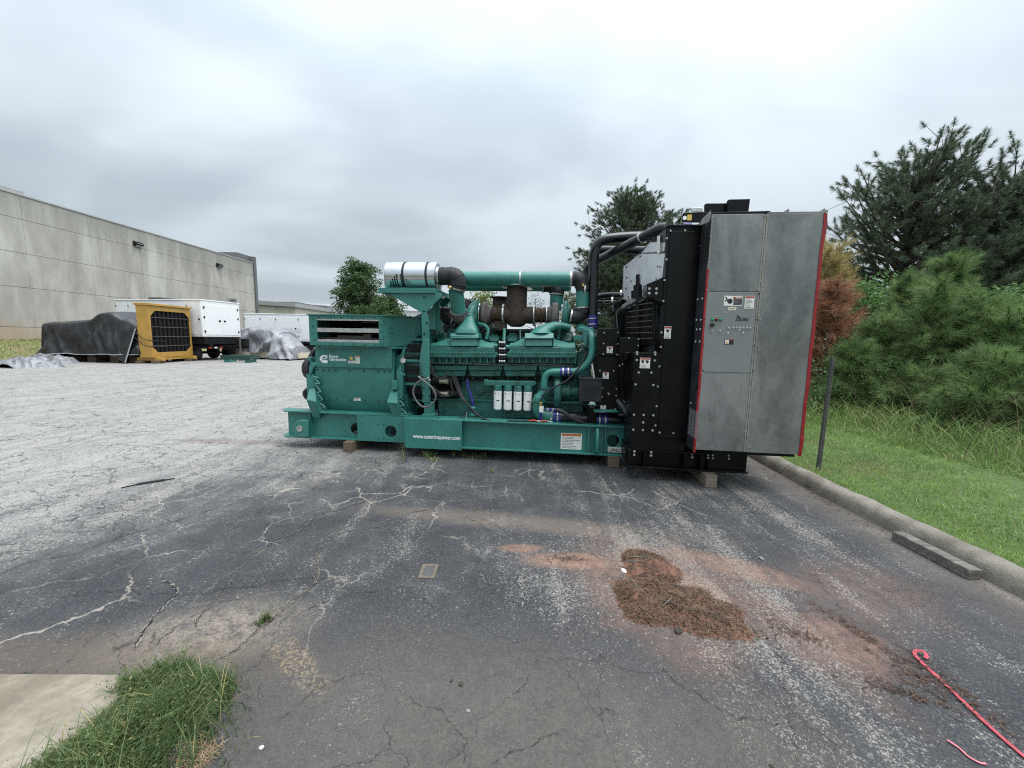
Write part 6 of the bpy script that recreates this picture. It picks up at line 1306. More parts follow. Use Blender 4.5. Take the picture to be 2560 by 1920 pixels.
# ------------------------------------------------------------------ things along the warehouse
def wheel(parent, x, y, r, w, side=-1):
    b = MB(); b.lathe((x, y, r), (0, side, 0), [(0, r * .5), (0, r * .93), (w * .12, r), (w * .88, r), (w, r * .93), (w, r * .62)], 28); o = b.build('wheel', m_tyre, parent)
    b = MB(); b.lathe((x, y + side * w * .55, r), (0, side, 0), [(0, r * .62), (w * .4, r * .62), (w * .3, r * .5), (w * .25, r * .25), (w * .5, r * .2), (w * .5, .01)], 20); b.build('rim', m_cast, o)
    return o
def enclosure(name, loc, rz, L, Wd, zb, zt, label, axles, sections, end_doors):
    """weatherproof generator housing on a trailer: near long side faces local -y, right end faces +x"""
    e = empty(name, loc, rz); tag(e, label, 'generator')
    b = MB(); b.box(0, L, 0, Wd, zb, zt - .05); b.build('housing', m_wsteel, e, bevel=.02)
    xs_ = [L * s for s in sections]
    for k, (x0, x1) in enumerate(zip(xs_[:-1], xs_[1:])):
        b = MB(); b.box(x0 - .03, x1 + .03 - .05 * (k < len(xs_) - 2), -.04, Wd + .04, zt - .055, zt - .01 * (k % 2)); b.build('roof_panel', m_wsteel, e, bevel=.015)
        n = max(1, round((x1 - x0) / 1.15))
        for j in range(n):
            a, c = x0 + (x1 - x0) * j / n + .05, x0 + (x1 - x0) * (j + 1) / n - .05
            d = MB(); d.box(a, c, -.018, 0, zb + .12, zt - .22); dr = d.build('door', m_wsteel, e, bevel=.006)
            h_ = MB(); h_.box(c - .16, c - .06, -.04, -.018, zb + (zt - zb) * .45, zb + (zt - zb) * .45 + .09); h_.build('latch', m_blackm, dr)
            for zz_ in (zb + .3, zt - .45):
                h_ = MB(); h_.box(a - .03, a + .03, -.032, -.018, zz_, zz_ + .12); h_.build('hinge', m_cast, dr)
    if end_doors:
        for j in range(2):
            a, c = Wd * (.06 + .46 * j), Wd * (.48 + .46 * j)
            d = MB(); d.box(L, L + .018, a, c, zb + .12, zt - .28); dr = d.build('door', m_wsteel, e, bevel=.006)
            yy = c - .16 if j == 0 else a + .06; h_ = MB(); h_.box(L + .018, L + .04, yy, yy + .12, zb + (zt - zb) * .42, zb + (zt - zb) * .42 + .1); h_.build('latch', m_blackm, dr)
            for zz_ in (zb + .25, zb + (zt - zb) * .5, zt - .5):
                yy = a if j == 0 else c; h_ = MB(); h_.box(L + .018, L + .034, yy - .04, yy + .04, zz_, zz_ + .12); h_.build('hinge', m_blackm, dr)
    b = MB(); b.box(-.05, L + .05, .05, Wd - .05, .95, zb).box(-.1, L + .2, .25, .4, .72, .95).box(-.1, L + .2, Wd - .4, Wd - .25, .72, .95); b.build('fuel_tank_base', m_blackm, e, bevel=.01)
    b = MB(); b.box(L * .1, L + .3, .0, .05, .70, .82).box(L + .25, L + .3, 0, Wd, .70, .82); rl = b.build('side_rail', m_blackm, e)
    for k in range(7):
        b = MB(); b.box(L + .302, L + .308, Wd * k / 7 + .04, Wd * k / 7 + .2, .72, .80); b.build('reflector', m_redref if k % 2 == 0 else m_wsteel, rl)
    for x in axles:
        wheel(e, x, .30, .42, .26); wheel(e, x, Wd - .30, .42, .26, 1)
        b = MB(); b.tube([(x, .3, .42), (x, Wd - .3, .42)], .05, 8); b.build('axle', m_blackm, e)
    return e
e1 = enclosure('enclosed_generator_trailer', (-23.9, 23.75, 0), math.radians(-12), 6.3, 2.45, 1.38, 3.50, 'white enclosed generator on black trailer standing behind the ochre radiator', [4.3, 5.45], (0, .30, .50, 1.0), True)
# drawbar with jack and coupler at the right
b = MB(); b.prism([(6.3, .74), (8.2, .74), (8.2, .90), (6.3, .90)], 1.0, 1.16); b.prism([(6.5, .60), (8.2, .74), (8.2, .84), (6.5, .72)], 1.02, 1.14); b.box(7.5, 8.2, .95, 1.2, .86, 1.3); b.build('drawbar', m_blackm, e1)
b = MB(); b.cyl((7.85, .92, .06), (7.85, .92, 1.35), .05, 10); b.cyl((7.85, .92, 0), (7.85, .92, .06), .13, 12); b.build('jack', m_cast, e1)
e2 = enclosure('enclosed_generator_trailer', (-19.3, 28.3, 0), math.radians(-3), 7.6, 2.4, 1.12, 3.07, 'white enclosed generator on black trailer, partly hidden by the green alternator', [3.3, 4.55], (0, .30, .52, 1.0), False)
b = MB(); b.box(2.9, 4.2, -.024, -.018, 1.75, 2.05); b.build('louvre_panel', m_rooflite, e2)

# ochre radiator unit: frame, black core with bars, skid feet
yr = empty('radiator_unit', (-18.85, 19.7, 0), math.radians(1.5)); tag(yr, 'ochre framed radiator unit with black barred core at end of tarped machine', 'radiator')
b = MB(); Wy, Hy = 2.62, 2.98
b.box(0, .62, 0, .09, .30, Hy - .05).box(0, .62, Wy - .09, Wy, .30, Hy - .05).box(0, .62, .09, Wy - .09, .30, .56).box(0, .62, .09, Wy - .09, Hy - .30, Hy - .05).box(-.06, .70, -.05, Wy + .05, Hy - .05, Hy + .06)
b.build('frame', m_yellow, yr, bevel=.012)
for (y0, z0, sy, sz) in ((.09, .56, 1, 1), (Wy - .09, .56, -1, 1), (.09, Hy - .30, 1, -1), (Wy - .09, Hy - .30, -1, -1)):
    b = MB(); b.sect([(y0, z0), (y0 + sy * .28, z0), (y0, z0 + sz * .28)], .56, .615); b.build('corner_gusset', m_yellow, yr, fix=True)
b = MB(); b.box(.30, .50, .09, Wy - .09, .56, Hy - .30); co_ = b.build('core', m_core, yr)
for k in range(10):
    y = .14 + (Wy - .28) * k / 9; b = MB(); b.cyl((.54, y, .56), (.54, y, Hy - .30), .055, 8); b.build('bar', m_blackm, co_)
for k in range(4):
    z = .9 + k * .48; b = MB(); b.cyl((.605, .1, z), (.605, Wy - .1, z), .014, 6); b.build('cross_rod', m_cast, co_)
b = MB(); b.box(-.3, .95, .15, .40, .14, .30).box(-.3, .95, Wy - .4, Wy - .15, .14, .30).box(.3, .6, .4, Wy - .4, .16, .30); b.build('skid', m_yellow, yr, bevel=.01)
pass
for x_, y_ in ((-.2, -.05), (.55, -.02), (-.2, Wy - .5), (.55, Wy - .5)):
    b = MB(); b.box(x_, x_ + .3, y_, y_ + .5, 0, .14); b.build('chock', m_wood2, yr)
for zz_ in (1.25, .95):
    b = MB(); b.tube(curve([(-.1, -.055, zz_ + .35), (.3, -.06, zz_), (.62, -.03, zz_ - .08), (.66, .9, zz_ - .12)]), .018, 6); b.build('rope', m_rubber, yr)

# tarpaulin forms
def tarp_over(name, loc, rz, L, Wd, top, m, seed, hem=.35, fold=.10, flare=.10, nx=70, nc=64):
    """cloth draped along x: top(t) is ridge height; sides hang to the hem in folds"""
    V = []
    for i in range(nx + 1):
        t = i / nx; x = L * t; H = top(t)
        for j in range(nc + 1):
            s = j / nc; side = -1 if s < .5 else 1; a = abs(s - .5) * 2          # 0 ridge, 1 hem
            shoulder = .42
            if a < shoulder:
                k = a / shoulder; y = side * Wd / 2 * k; z = H - .16 * k ** 3
            else:
                k = (a - shoulder) / (1 - shoulder); h0 = H - .16; y = side * (Wd / 2 + flare * k + .10 * math.sin(k * 2.2)); z = h0 + (hem - h0) * k
                f = .7 * mnoise.noise((x * .6 + k * .9 * side, seed, k * .8)) + 1.1 * (.5 - abs(mnoise.noise((x * .8 + k * 1.3, seed + 5, k * .5))) * 2.0) + .55 * (.5 - abs(mnoise.noise((x * 1.9 - k * 1.5, seed + 9, k * .4))) * 2.0)
                y += side * fold * f * min(1, k * 1.6 + .15); z += .05 * mnoise.noise((x * .8, seed + 2, 0)) * k
            z += .05 * mnoise.noise((x * .9, y * 1.1, seed)) + .03 * mnoise.noise((x * 2.4, y * 2.2, seed))
            ex = 0
            if t < .04 or t > .96: ex = .05 * mnoise.noise((y * 1.6, z * 1.1, seed + 3))
            V.append((x + ex, y, max(.03, z)))
    F_ = [(i * (nc + 1) + j, i * (nc + 1) + j + 1, (i + 1) * (nc + 1) + j + 1, (i + 1) * (nc + 1) + j) for i in range(nx) for j in range(nc)]
    # end sheets
    b = MB(); b.add(V, F_)
    for i, sx_ in ((0, -1), (nx, 1)):
        ring = V[i * (nc + 1):(i + 1) * (nc + 1)]; n = len(ring); base_z = min(p[2] for p in ring); rows = 10; o = len(b.v); W_ = []
        for r_ in range(rows + 1):
            k = r_ / rows
            for p in ring:
                z = p[2] + (base_z - p[2]) * k; W_.append((p[0] + sx_ * (.12 * math.sin(k * PI * .5) + .06 * k * mnoise.noise((p[1] * 2.2, z, seed + 11))), p[1] * (1 + .0 * k), z))
        b.add(W_, [(r_ * n + j, r_ * n + j + 1, (r_ + 1) * n + j + 1, (r_ + 1) * n + j) for r_ in range(rows) for j in range(n - 1)])
    o = b.build(name, m, smooth=70); o.location = loc; o.rotation_euler = (0, 0, rz); return o, V, nx, nc
def lerp_prof(pts):
    def f(t):
        for (a, x), (c, y) in zip(pts[:-1], pts[1:]):
            if t <= c: k = (t - a) / (c - a); k = k * k * (3 - 2 * k); return x + (y - x) * k
        return pts[-1][1]
    return f
tm = empty('tarped_machine', (-23.85, 20.9, 0), math.radians(-1)); tag(tm, 'long low machine under a black tarpaulin tied to the ochre radiator', 'covered machine')
to, V_, nx_, nc_ = tarp_over('tarpaulin', (0, 0, 0), 0, 4.95, 1.9, lerp_prof([(0, 2.06), (.28, 2.12), (.46, 2.22), (.62, 2.62), (.72, 2.64), (.86, 2.34), (1, 2.05)]), m_tarpb, 4.0, hem=.42, fold=.24, flare=.16, nx=90); to.parent = tm
b = MB(); b.tube([(p[0], p[1] - .01, p[2]) for p in [V_[i * (nc_ + 1)] for i in range(0, nx_ + 1, 2)]], .022, 5); b.build('hem', m_hem, tm)
# a loose corner pulled down to the skid
b = MB(); P0, P1, P2 = Vector((4.92, -1.10, 1.75)), Vector((3.45, -1.25, .45)), Vector((4.55, -1.42, .05)); n = 8; idx = {}; VV = []
for i in range(n + 1):
    for j in range(n + 1 - i):
        a, c = i / n, j / n; p = P0 * (1 - a - c) + P1 * a + P2 * c; p.y += .07 * mnoise.noise((p.x * 2, p.z * 2, 8)); idx[i, j] = len(VV); VV.append(p)
b.add(VV, [(idx[i, j], idx[i + 1, j], idx[i, j + 1]) for i in range(n) for j in range(n - i)] + [(idx[i + 1, j], idx[i + 1, j + 1], idx[i, j + 1]) for i in range(n) for j in range(n - i - 1)])
b.build('tarp_corner', m_tarpb, tm, smooth=70); b = MB(); b.tube([P0, (P0 + P2) / 2 + Vector((.02, -.02, 0)), P2], .028, 5); b.build('hem', m_hem, tm)
b = MB(); b.box(.4, 4.8, -.75, .75, .28, .55); b.build('skid', m_blackm, tm)
for x in (.9, 2.0, 3.2, 4.2):
    b = MB(); b.box(x, x + .45, -.85, .85, 0, .28); b.build('chock', m_wood2, tm)
b = MB(); b.lathe((.55, -.62, .36), (0, -1, 0), [(0, .2), (.02, .34), (.16, .34), (.18, .2)], 20); b.build('wheel', m_tyre, tm)

st2 = empty('silver_tarped_machine', (-17.6, 25.9, 0), math.radians(-8)); tag(st2, 'machine wrapped in crumpled silver tarpaulin between the two white trailers', 'covered machine')
o1, _, _, _ = tarp_over('tarpaulin', (0, 0, 0), 0, 3.0, 1.5, lerp_prof([(0, 2.0), (.3, 2.1), (.75, 2.0), (1, 1.75)]), m_tarps, 11.0, hem=.45, fold=.34, flare=.2, nx=46, nc=48); o1.parent = st2
o2, _, _, _ = tarp_over('tarpaulin', (2.75, -.25, 0), 0, 1.35, 1.3, lerp_prof([(0, 1.8), (.4, 1.5), (1, .9)]), m_tarps, 17.0, hem=.10, fold=.3, flare=.3, nx=30, nc=40); o2.parent = st2
b = MB(); b.box(-.4, 4.3, -.75, .75, .12, .45); b.build('skid', surf('cream_skid', (.55, .50, .38), .6), st2)
for x_ in (-.2, 3.4):
    b = MB(); b.box(x_, x_ + .4, -.7, .7, 0, .12); b.build('chock', m_wood2, st2)

# low green steel frame on the ground
gf = empty('steel_frame', (-15.3, 21.9, 0), math.radians(-4)); tag(gf, 'low dark green steel frame lying on the ground before the trailers', 'steel frame')
b = MB(); b.box(-.85, .85, -.4, -.3, .16, .40).box(-.85, .85, .3, .4, .16, .40).box(-.85, -.75, -.3, .3, .2, .36).box(.75, .85, -.3, .3, .2, .36); b.build('frame', surf('dark_green_steel', (.012, .05, .04), .5), gf, bevel=.01)
for x in (-.6, .6):
    b = MB(); b.box(x - .06, x + .06, -.38, .38, 0, .16); b.build('foot', m_greenpipe, gf)

# folded tarpaulins dumped at the edge of the lot
def heap(name, loc, a, bb, h, seed, label):
    n = 64; V = []
    for i in range(n + 1):
        for j in range(n + 1):
            u_, v_ = i / n * 2 - 1, j / n * 2 - 1; r_ = math.hypot(u_, v_); ang = math.atan2(v_, u_)
            edge = 1 + .22 * mnoise.noise((math.cos(ang) * 1.6, math.sin(ang) * 1.6, seed))
            k = max(0, 1 - (r_ / edge) ** 2)
            z = h * (k ** .7) * (.75 + .5 * mnoise.noise((u_ * 1.7, v_ * 1.7, seed + 2))) + .42 * h * (.6 - abs(mnoise.noise((u_ * 2.6 + v_ * 1.5, v_ * 2.4, seed + 4))) * 2) * min(1, k * 3) + .20 * h * (.5 - abs(mnoise.noise((u_ * 6 - v_ * 2, v_ * 5, seed))) * 2) * min(1, k * 3)
            V.append((u_ * a, v_ * bb, max(.008, z) if k > 0 else -.01))
    b = MB(); b.add(V, [(i * (n + 1) + j, (i + 1) * (n + 1) + j, (i + 1) * (n + 1) + j + 1, i * (n + 1) + j + 1) for i in range(n) for j in range(n)])
    o = b.build(name, m_tarps, smooth=60); o.location = loc; o.rotation_euler = (0, 0, rnd.uniform(-.3, .3)); return tag(o, label, 'tarpaulin', 'tarpaulins heaped on the ground')
p = at_z(*uv(10, 90, 1325)); heap('tarpaulin_heap', (p.x - .1, p.y + .6, 0), 1.75, .8, .40, 3, 'crumpled silver tarpaulin on the ground at the picture edge, nearer heap')
p = at_z(*uv(10, 250, 1292)); heap('tarpaulin_heap', (p.x, p.y + .6, 0), 1.7, .6, .38, 8, 'crumpled silver tarpaulin at the foot of the grass bank, farther heap')

# ------------------------------------------------------------------ small things on the lot
# timber against the kerb
tmb = MB(); R = []
for k in range(13):
    y = 2.515 + .545 * k / 12; w0 = .004 * mnoise.noise((y * 14, 0, 0)); R.append([(3.185 + w0, y, 0), (3.285 + w0, y, 0), (3.285 - w0, y, .074 + w0), (3.19 + w0, y, .076 + w0)])
tmb.rings(R); to_ = tmb.build('kerb_timber', make_wood('split_grey_timber', (.085, .078, .068), (.17, .158, .14), PI / 2), bevel=.007, fix=True, smooth=30)
tag(to_, 'grey squared timber lying along the concrete kerb', 'timber')
# red webbing strap, flat with a curled end
def ribbon(name, path, w, m, th=.003, flatz=True):
    P_ = curve(path, 8); V = []
    for i, p in enumerate(P_):
        t = (P_[min(i + 1, len(P_) - 1)] - P_[max(i - 1, 0)]).normalized(); s = t.cross(Vector((0, 0, 1))).normalized(); u_ = s.cross(t)
        tw = .25 * mnoise.noise((i * .21, 3, 0)); a = s * math.cos(tw) + u_ * math.sin(tw); ww = w * (1 + .10 * mnoise.noise((i * .5, 0, 0)))
        V.append([p - a * ww / 2 + Vector((0, 0, .001)), p + a * ww / 2 + Vector((0, 0, .001)), p + a * ww / 2 + Vector((0, 0, th + .001)), p - a * ww / 2 + Vector((0, 0, th + .001))])
    b = MB(); b.rings(V); return b.build(name, m, smooth=30, fix=True)
s = ribbon('webbing_strap', [(2.152, 1.815, .010), (2.170, 1.826, .016), (2.170, 1.848, .020), (2.148, 1.858, .014), (2.124, 1.840, .007), (2.112, 1.800, .006), (2.104, 1.74, .004), (2.092, 1.66, .004), (2.070, 1.56, .006), (2.052, 1.44, .004), (2.046, 1.34, .004), (2.045, 1.20, .004), (2.06, 1.0, .004)], .016, m_strap)
tag(s, 'long faded red webbing strap with a curled end, at lower right', 'strap')
s = ribbon('webbing_scrap', [(1.802, 1.402, .010), (1.812, 1.395, .006), (1.822, 1.372, .004), (1.822, 1.345, .004), (1.838, 1.322, .004), (1.862, 1.318, .003)], .008, m_pink, .002)
tag(s, 'short scrap of pink webbing on the asphalt left of the strap', 'strap')
# utility marker frame set in the asphalt
uc = MB(); x0, x1, y0, y1 = -.60, -.487, 2.42, 2.582
def rr_(x0, x1, y0, y1, r_, n=5):
    out = []
    for cx, cy, a in ((x1 - r_, y1 - r_, 0), (x0 + r_, y1 - r_, PI / 2), (x0 + r_, y0 + r_, PI), (x1 - r_, y0 + r_, 1.5 * PI)):
        out += [(cx + r_ * math.cos(a + PI / 2 * k / n), cy + r_ * math.sin(a + PI / 2 * k / n)) for k in range(n + 1)]
    return out
o_, i_ = rr_(x0, x1, y0, y1, .012), rr_(x0 + .022, x1 - .022, y0 + .024, y1 - .024, .012); n = len(o_)
uc.add([(x, y, .0) for x, y in o_] + [(x, y, .007) for x, y in o_] + [(x, y, .006) for x, y in i_] + [(x, y, .001) for x, y in i_], [(k, (k + 1) % n, n + (k + 1) % n, n + k) for k in range(n)] + [(n + k, n + (k + 1) % n, 2 * n + (k + 1) % n, 2 * n + k) for k in range(n)] + [(2 * n + k, 2 * n + (k + 1) % n, 3 * n + (k + 1) % n, 3 * n + k) for k in range(n)])
uo = uc.build('cover_ring', surf('rusty_cover_ring', (.12, .098, .076), .9, var=.35, vscale=40, bump=.5), None, smooth=30)
tag(uo, 'small rusty rounded cover frame set flush in the dark asphalt', 'cover frame')
b = MB(); b.plan(rr_(x0 + .022, x1 - .022, y0 + .024, y1 - .024, .012), -.002, .003); b.build('lid', surf('cover_lid', (.07, .07, .072), .85, var=.3, vscale=40, bump=.5), uo)
# steel sign post in the verge
pb_ = at_z(2046, 1163, .13); pt_ = at_y(2081, 893, pb_.y); sp_ = MB()
V = []
for k in range(2):
    c_ = (Vector((pb_.x, pb_.y, .08)), pt_)[k]
    V.append([c_ + Vector(d_) for d_ in ((-.030, -.008, 0), (-.016, -.022, 0), (.016, -.022, 0), (.030, -.008, 0), (.030, -.002, 0), (.014, -.016, 0), (-.014, -.016, 0), (-.030, -.002, 0))])
sp_.rings(V); spo = sp_.build('sign_post', m_galvpost, smooth=20, fix=True); tag(spo, 'leaning weathered steel channel post standing in the verge beside the cabinet', 'post')
b = MB()
for k in range(26):
    p = V[0][0].lerp(V[1][0], .1 + .86 * k / 26) + Vector((.030, -.0145, 0)); b.lathe(p, (0, -1, 0), [(0, .006), (.001, .006), (.001, .001)], 6)
b.build('punched_holes', m_void, spo, kind='stuff')
# stones, chips, a dark strip of rubber
def stone(loc, s_, m, label, seed, cat='stone', flat=.6, name='stone'):
    bm = bmesh.new(); bmesh.ops.create_icosphere(bm, subdivisions=2, radius=1)
    for v in bm.verts:
        f = 1 + .35 * mnoise.noise(v.co * 1.3 + Vector((seed, 0, 0))) ; v.co = Vector((v.co.x * f * s_ * 1.3, v.co.y * f * s_, v.co.z * f * s_ * flat))
    zmin = min(v.co.z for v in bm.verts)
    for v in bm.verts: v.co.z -= zmin + .002
    me = bpy.data.meshes.new(name); bm.to_mesh(me); bm.free(); me.materials.append(m); o = bpy.data.objects.new(name, me); COL.objects.link(o); o.location = loc; o.rotation_euler = (0, 0, seed)
    return tag(o, label, cat)
stone((-.254, 1.645, 0), .007, m_dstone, 'tiny dark clod in the foreground, left one of a pair', 1)
stone((-.205, 1.628, 0), .010, m_dstone, 'small dark clod in the foreground, right one of a pair', 2)
stone((-.945, 1.336, 0), .008, m_wstone, 'small white stone near the grass clump at the bottom', 3)
stone((.955, 1.985, 0), .022, m_dstone, 'flat black clod at the front edge of the straw debris', 4, flat=.5)
stone((1.894, 2.728, 0), .016, m_stone, 'grey pebble on the asphalt between debris and timber', 5)
stone((-.16, 1.50, 0), .008, m_stone, 'smallest pale pebble in the central foreground', 6)
stone((1.02, 1.30, 0), .007, m_dstone, 'tiny dark pebble near the bottom edge, right of centre', 9)
b = MB(); P_ = [(-3.98, 3.83, .006), (-3.9, 3.93, .008), (-3.76, 4.04, .01), (-3.68, 4.12, .004)]
b.tube(curve(P_), [.006] * 6 + [.014] * 8 + [.008] * 5, 6); tag(b.build('rubber_strip', m_rubber), 'thin dark strip of rubber on the pale cracked asphalt at left', 'rubber strip')
b = MB(); p0 = at_z(1680, 1315); b.lathe((.785, 2.46, .055), (.3, -.2, 1), [(0, .012), (.002, .019), (.005, .019), (.007, .012)], 16); tag(b.build('white_ring', m_wstone), 'small white ring lying on the straw debris', 'ring')
p = at_z(2005, 1095, .16); stone((5.6, 7.9, .14), .09, m_wstone, 'white scrap in the grass behind the cabinet', 12, 'litter', .4, name='litter_scrap')
# ------------------------------------------------------------------ vegetation
R_ = np.random.default_rng(11)
def blades(P, h, w, lean, seg=2, seed=0):
    """grass blades: P base points (n,3), h heights, w widths, lean horizontal throw"""
    r = np.random.default_rng(seed); n = len(P); a = r.uniform(0, 2 * PI, n); b = r.uniform(0, 2 * PI, n)
    dx, dy = np.cos(a), np.sin(a); ld = np.stack([np.cos(b), np.sin(b), np.zeros(n)], 1) * (lean * h)[:, None]
    side = np.stack([dx, dy, np.zeros(n)], 1); rows = []
    for k in range(seg):
        t = k / seg; c = P + ld * (t ** 2) + np.stack([np.zeros(n), np.zeros(n), h * t * (1 - .25 * t * np.minimum(lean, 1))], 1); ww = (w * (1 - .55 * t))[:, None]
        rows += [c - side * ww / 2, c + side * ww / 2]
    rows.append(P + ld + np.stack([np.zeros(n), np.zeros(n), h * (1 - .25 * np.minimum(lean, 1.6))], 1))
    m = 2 * seg + 1; V = np.stack(rows, 1).reshape(-1, 3); base = (np.arange(n) * m)[:, None]; tri = []
    for k in range(seg - 1): tri += [[2 * k, 2 * k + 1, 2 * k + 3], [2 * k, 2 * k + 3, 2 * k + 2]]
    tri.append([2 * seg - 2, 2 * seg - 1, 2 * seg]); F_ = (base[:, None, :] + np.array(tri)[None]).reshape(-1, 3); return V, F_
def verge_z(x, y): return .105 + .045 * np.maximum(0, x - 4.2) ** .5
def join(parts):
    V = []; F_ = []; o = 0
    for v, f in parts: V.append(v); F_.append(f + o); o += len(v)
    return np.concatenate(V), np.concatenate(F_)
# mown lawn
n = 50000; x = 3.53 + R_.random(n) ** 1.0 * 2.75; y = 1.9 + R_.random(n) ** 1.5 * 9.5; kx = 3.31 + .055 * np.maximum(0, y - 4) ** 1.2 + .215; keep = x > kx
x, y = x[keep], y[keep]; P = np.stack([x, y, verge_z(x, y) - .005], 1); n = len(P)
V, F_ = blades(P, R_.uniform(.02, .055, n) * (1 + .35 * np.clip(x - 4.6, 0, 1)), R_.uniform(.005, .0085, n), R_.uniform(.2, 1.1, n), 2, 1)
mesh_np('lawn_grass', V, F_, m_grass, kind='stuff'); tag(bpy.data.objects['lawn_grass'], 'short bright lawn grass on the verge beside the kerb', 'grass')
# long grass along the pines
n = 17000; x = 5.6 + R_.random(n) ** 1.3 * 5.0; y = 3.0 + R_.random(n) ** 1.2 * 9; P = np.stack([x, y, verge_z(x, y) - .01], 1)
ed = np.clip((x - 5.5) / .8, .35, 1); V1 = blades(P, R_.uniform(.2, .62, n) * ed, R_.uniform(.006, .011, n), R_.uniform(.3, 1.2, n), 4, 2)
n = 2600; x = 3.75 + R_.random(n) * 3.2; y = 6.6 + R_.random(n) * 5; P = np.stack([x, y, verge_z(x, y) - .01], 1); V2 = blades(P, R_.uniform(.12, .5, n), R_.uniform(.006, .011, n), R_.uniform(.2, .9, n), 4, 3)
V, F_ = join([V1, V2]); mesh_np('tall_grass', V, F_, m_tgrass, kind='stuff'); tag(bpy.data.objects['tall_grass'], 'unmown long grass in front of the pine saplings', 'grass')
n = 230; x = 5.9 + R_.random(n) * 3.6; y = 3.6 + R_.random(n) * 5.5; P = np.stack([x, y, verge_z(x, y)], 1); V, F_ = blades(P, R_.uniform(.6, 1.15, n), R_.uniform(.006, .010, n), R_.uniform(.15, .7, n), 6, 4)
mesh_np('seed_stalks', V, F_, m_straw, kind='stuff'); tag(bpy.data.objects['seed_stalks'], 'dry pale seed stalks rising above the long grass', 'grass')
# bank by the warehouse: coarse tufts
n = 9000; x = -24.0 - R_.random(n) * 3.9; y = 13 + R_.random(n) * 12; z = np.array([bank_h(a, c) for a, c in zip(x, y)]) - .03; P = np.stack([x, y, z], 1)
V, F_ = blades(P, R_.uniform(.05, .14, n), R_.uniform(.015, .03, n), R_.uniform(.2, .9, n), 2, 5); mesh_np('bank_grass', V, F_, make_leaf('bank_blades', (.13, .15, .05), (.25, .26, .10), .25), kind='stuff'); tag(bpy.data.objects['bank_grass'], 'patchy dry grass on the bank below the warehouse', 'grass')
# weed clump at the pad's corner: many low leafy stems
def clump(name, spots, n, hr, wr, label, m=m_weed, seed=9, lean=(.2, 1.2)):
    r = np.random.default_rng(seed); pts = []
    for (cx, cy, rx, ry, rot, wgt) in spots:
        k = int(n * wgt); a = r.uniform(0, 2 * PI, k); q_ = np.sqrt(r.random(k)) ; u_ = q_ * rx * np.cos(a); v_ = q_ * ry * np.sin(a)
        hh = (1 - .55 * q_ ** 2)
        pts.append(np.stack([cx + u_ * math.cos(rot) - v_ * math.sin(rot), cy + u_ * math.sin(rot) + v_ * math.cos(rot), hh], 1))
    P = np.concatenate(pts); hh = P[:, 2].copy(); P[:, 2] = .0; k = len(P)
    V, F_ = blades(P, r.uniform(hr[0], hr[1], k) * hh, r.uniform(wr[0], wr[1], k), r.uniform(lean[0], lean[1], k), 3, seed)
    return V, F_
spots = [(-1.47, 1.40, .20, .28, -.1, .38), (-1.55, 1.14, .20, .24, 0, .30), (-1.62, 1.62, .15, .07, .5, .07), (-1.36, 1.52, .16, .14, 0, .08), (-1.40, 1.10, .26, .22, 0, .16), (-1.30, 1.35, .16, .22, 0, .05)]
V1 = clump('c', spots, 8500, (.04, .14), (.003, .006), None); V2 = clump('c', spots + [(-1.35, 1.35, .34, .34, 0, .5)], 500, (.10, .27), (.003, .0045), None, seed=10, lean=(.4, 1.3))
# little leaves on the stems
r = np.random.default_rng(5); k = 12000; src = V1[0][r.integers(0, len(V1[0]), k)]; src = src + r.normal(0, .012, (k, 3)); src[:, 2] = np.abs(src[:, 2]) + .004
d1 = r.normal(size=(k, 3)); d1[:, 2] *= .5; d1 /= np.linalg.norm(d1, axis=1)[:, None]; d2 = np.cross(d1, r.normal(size=(k, 3))); d2 /= np.linalg.norm(d2, axis=1)[:, None]; L_ = r.uniform(.008, .018, k)[:, None]
Vl = np.stack([src, src + d1 * L_ * .5 + d2 * L_ * .22, src + d1 * L_, src + d1 * L_ * .5 - d2 * L_ * .22], 1).reshape(-1, 3); bi = (np.arange(k) * 4)[:, None]; Fl = np.concatenate([bi + np.array([0, 1, 2]), bi + np.array([0, 2, 3])])
V, F_ = join([V1, V2, (Vl, Fl)]); mesh_np('weed_clump', V, F_, m_weed, kind='stuff'); tag(bpy.data.objects['weed_clump'], 'thick green weed clump growing at the corner of the concrete pad', 'weeds')
V, F_ = clump('t', [(-1.36, 2.0, .05, .03, .6, 1)], 90, (.03, .10), (.003, .005), None, seed=12, lean=(.3, 1.0)); mesh_np('grass_tuft', V, F_, m_weed, kind='stuff'); tag(bpy.data.objects['grass_tuft'], 'small grass tuft in the crack beyond the weed clump', 'weeds')
# weeds along the skid
sk_spots = []
for (u_, v_, k, hgt) in ((1008, 1150, 5, .34), (1068, 1143, 26, .14), (1135, 1140, 8, .12), (1160, 1140, 8, .10), (1190, 1146, 14, .12), (1085, 1152, 20, .08), (1230, 1180, 10, .06)):
    p = at_z(u_, v_); r = np.random.default_rng(u_); P = np.stack([p.x + r.normal(0, .06 if k > 10 else .012, k * 2), p.y + r.normal(0, .03, k * 2), np.zeros(k * 2)], 1); sk_spots.append(blades(P, r.uniform(.4, 1, k * 2) * hgt, r.uniform(.004, .007, k * 2), r.uniform(.2, 1.3, k * 2), 3, u_))
V, F_ = join(sk_spots); mesh_np('skid_weeds', V, F_, m_tgrass, kind='stuff'); tag(bpy.data.objects['skid_weeds'], 'sparse weeds sprouting from cracks along the green skid', 'weeds')
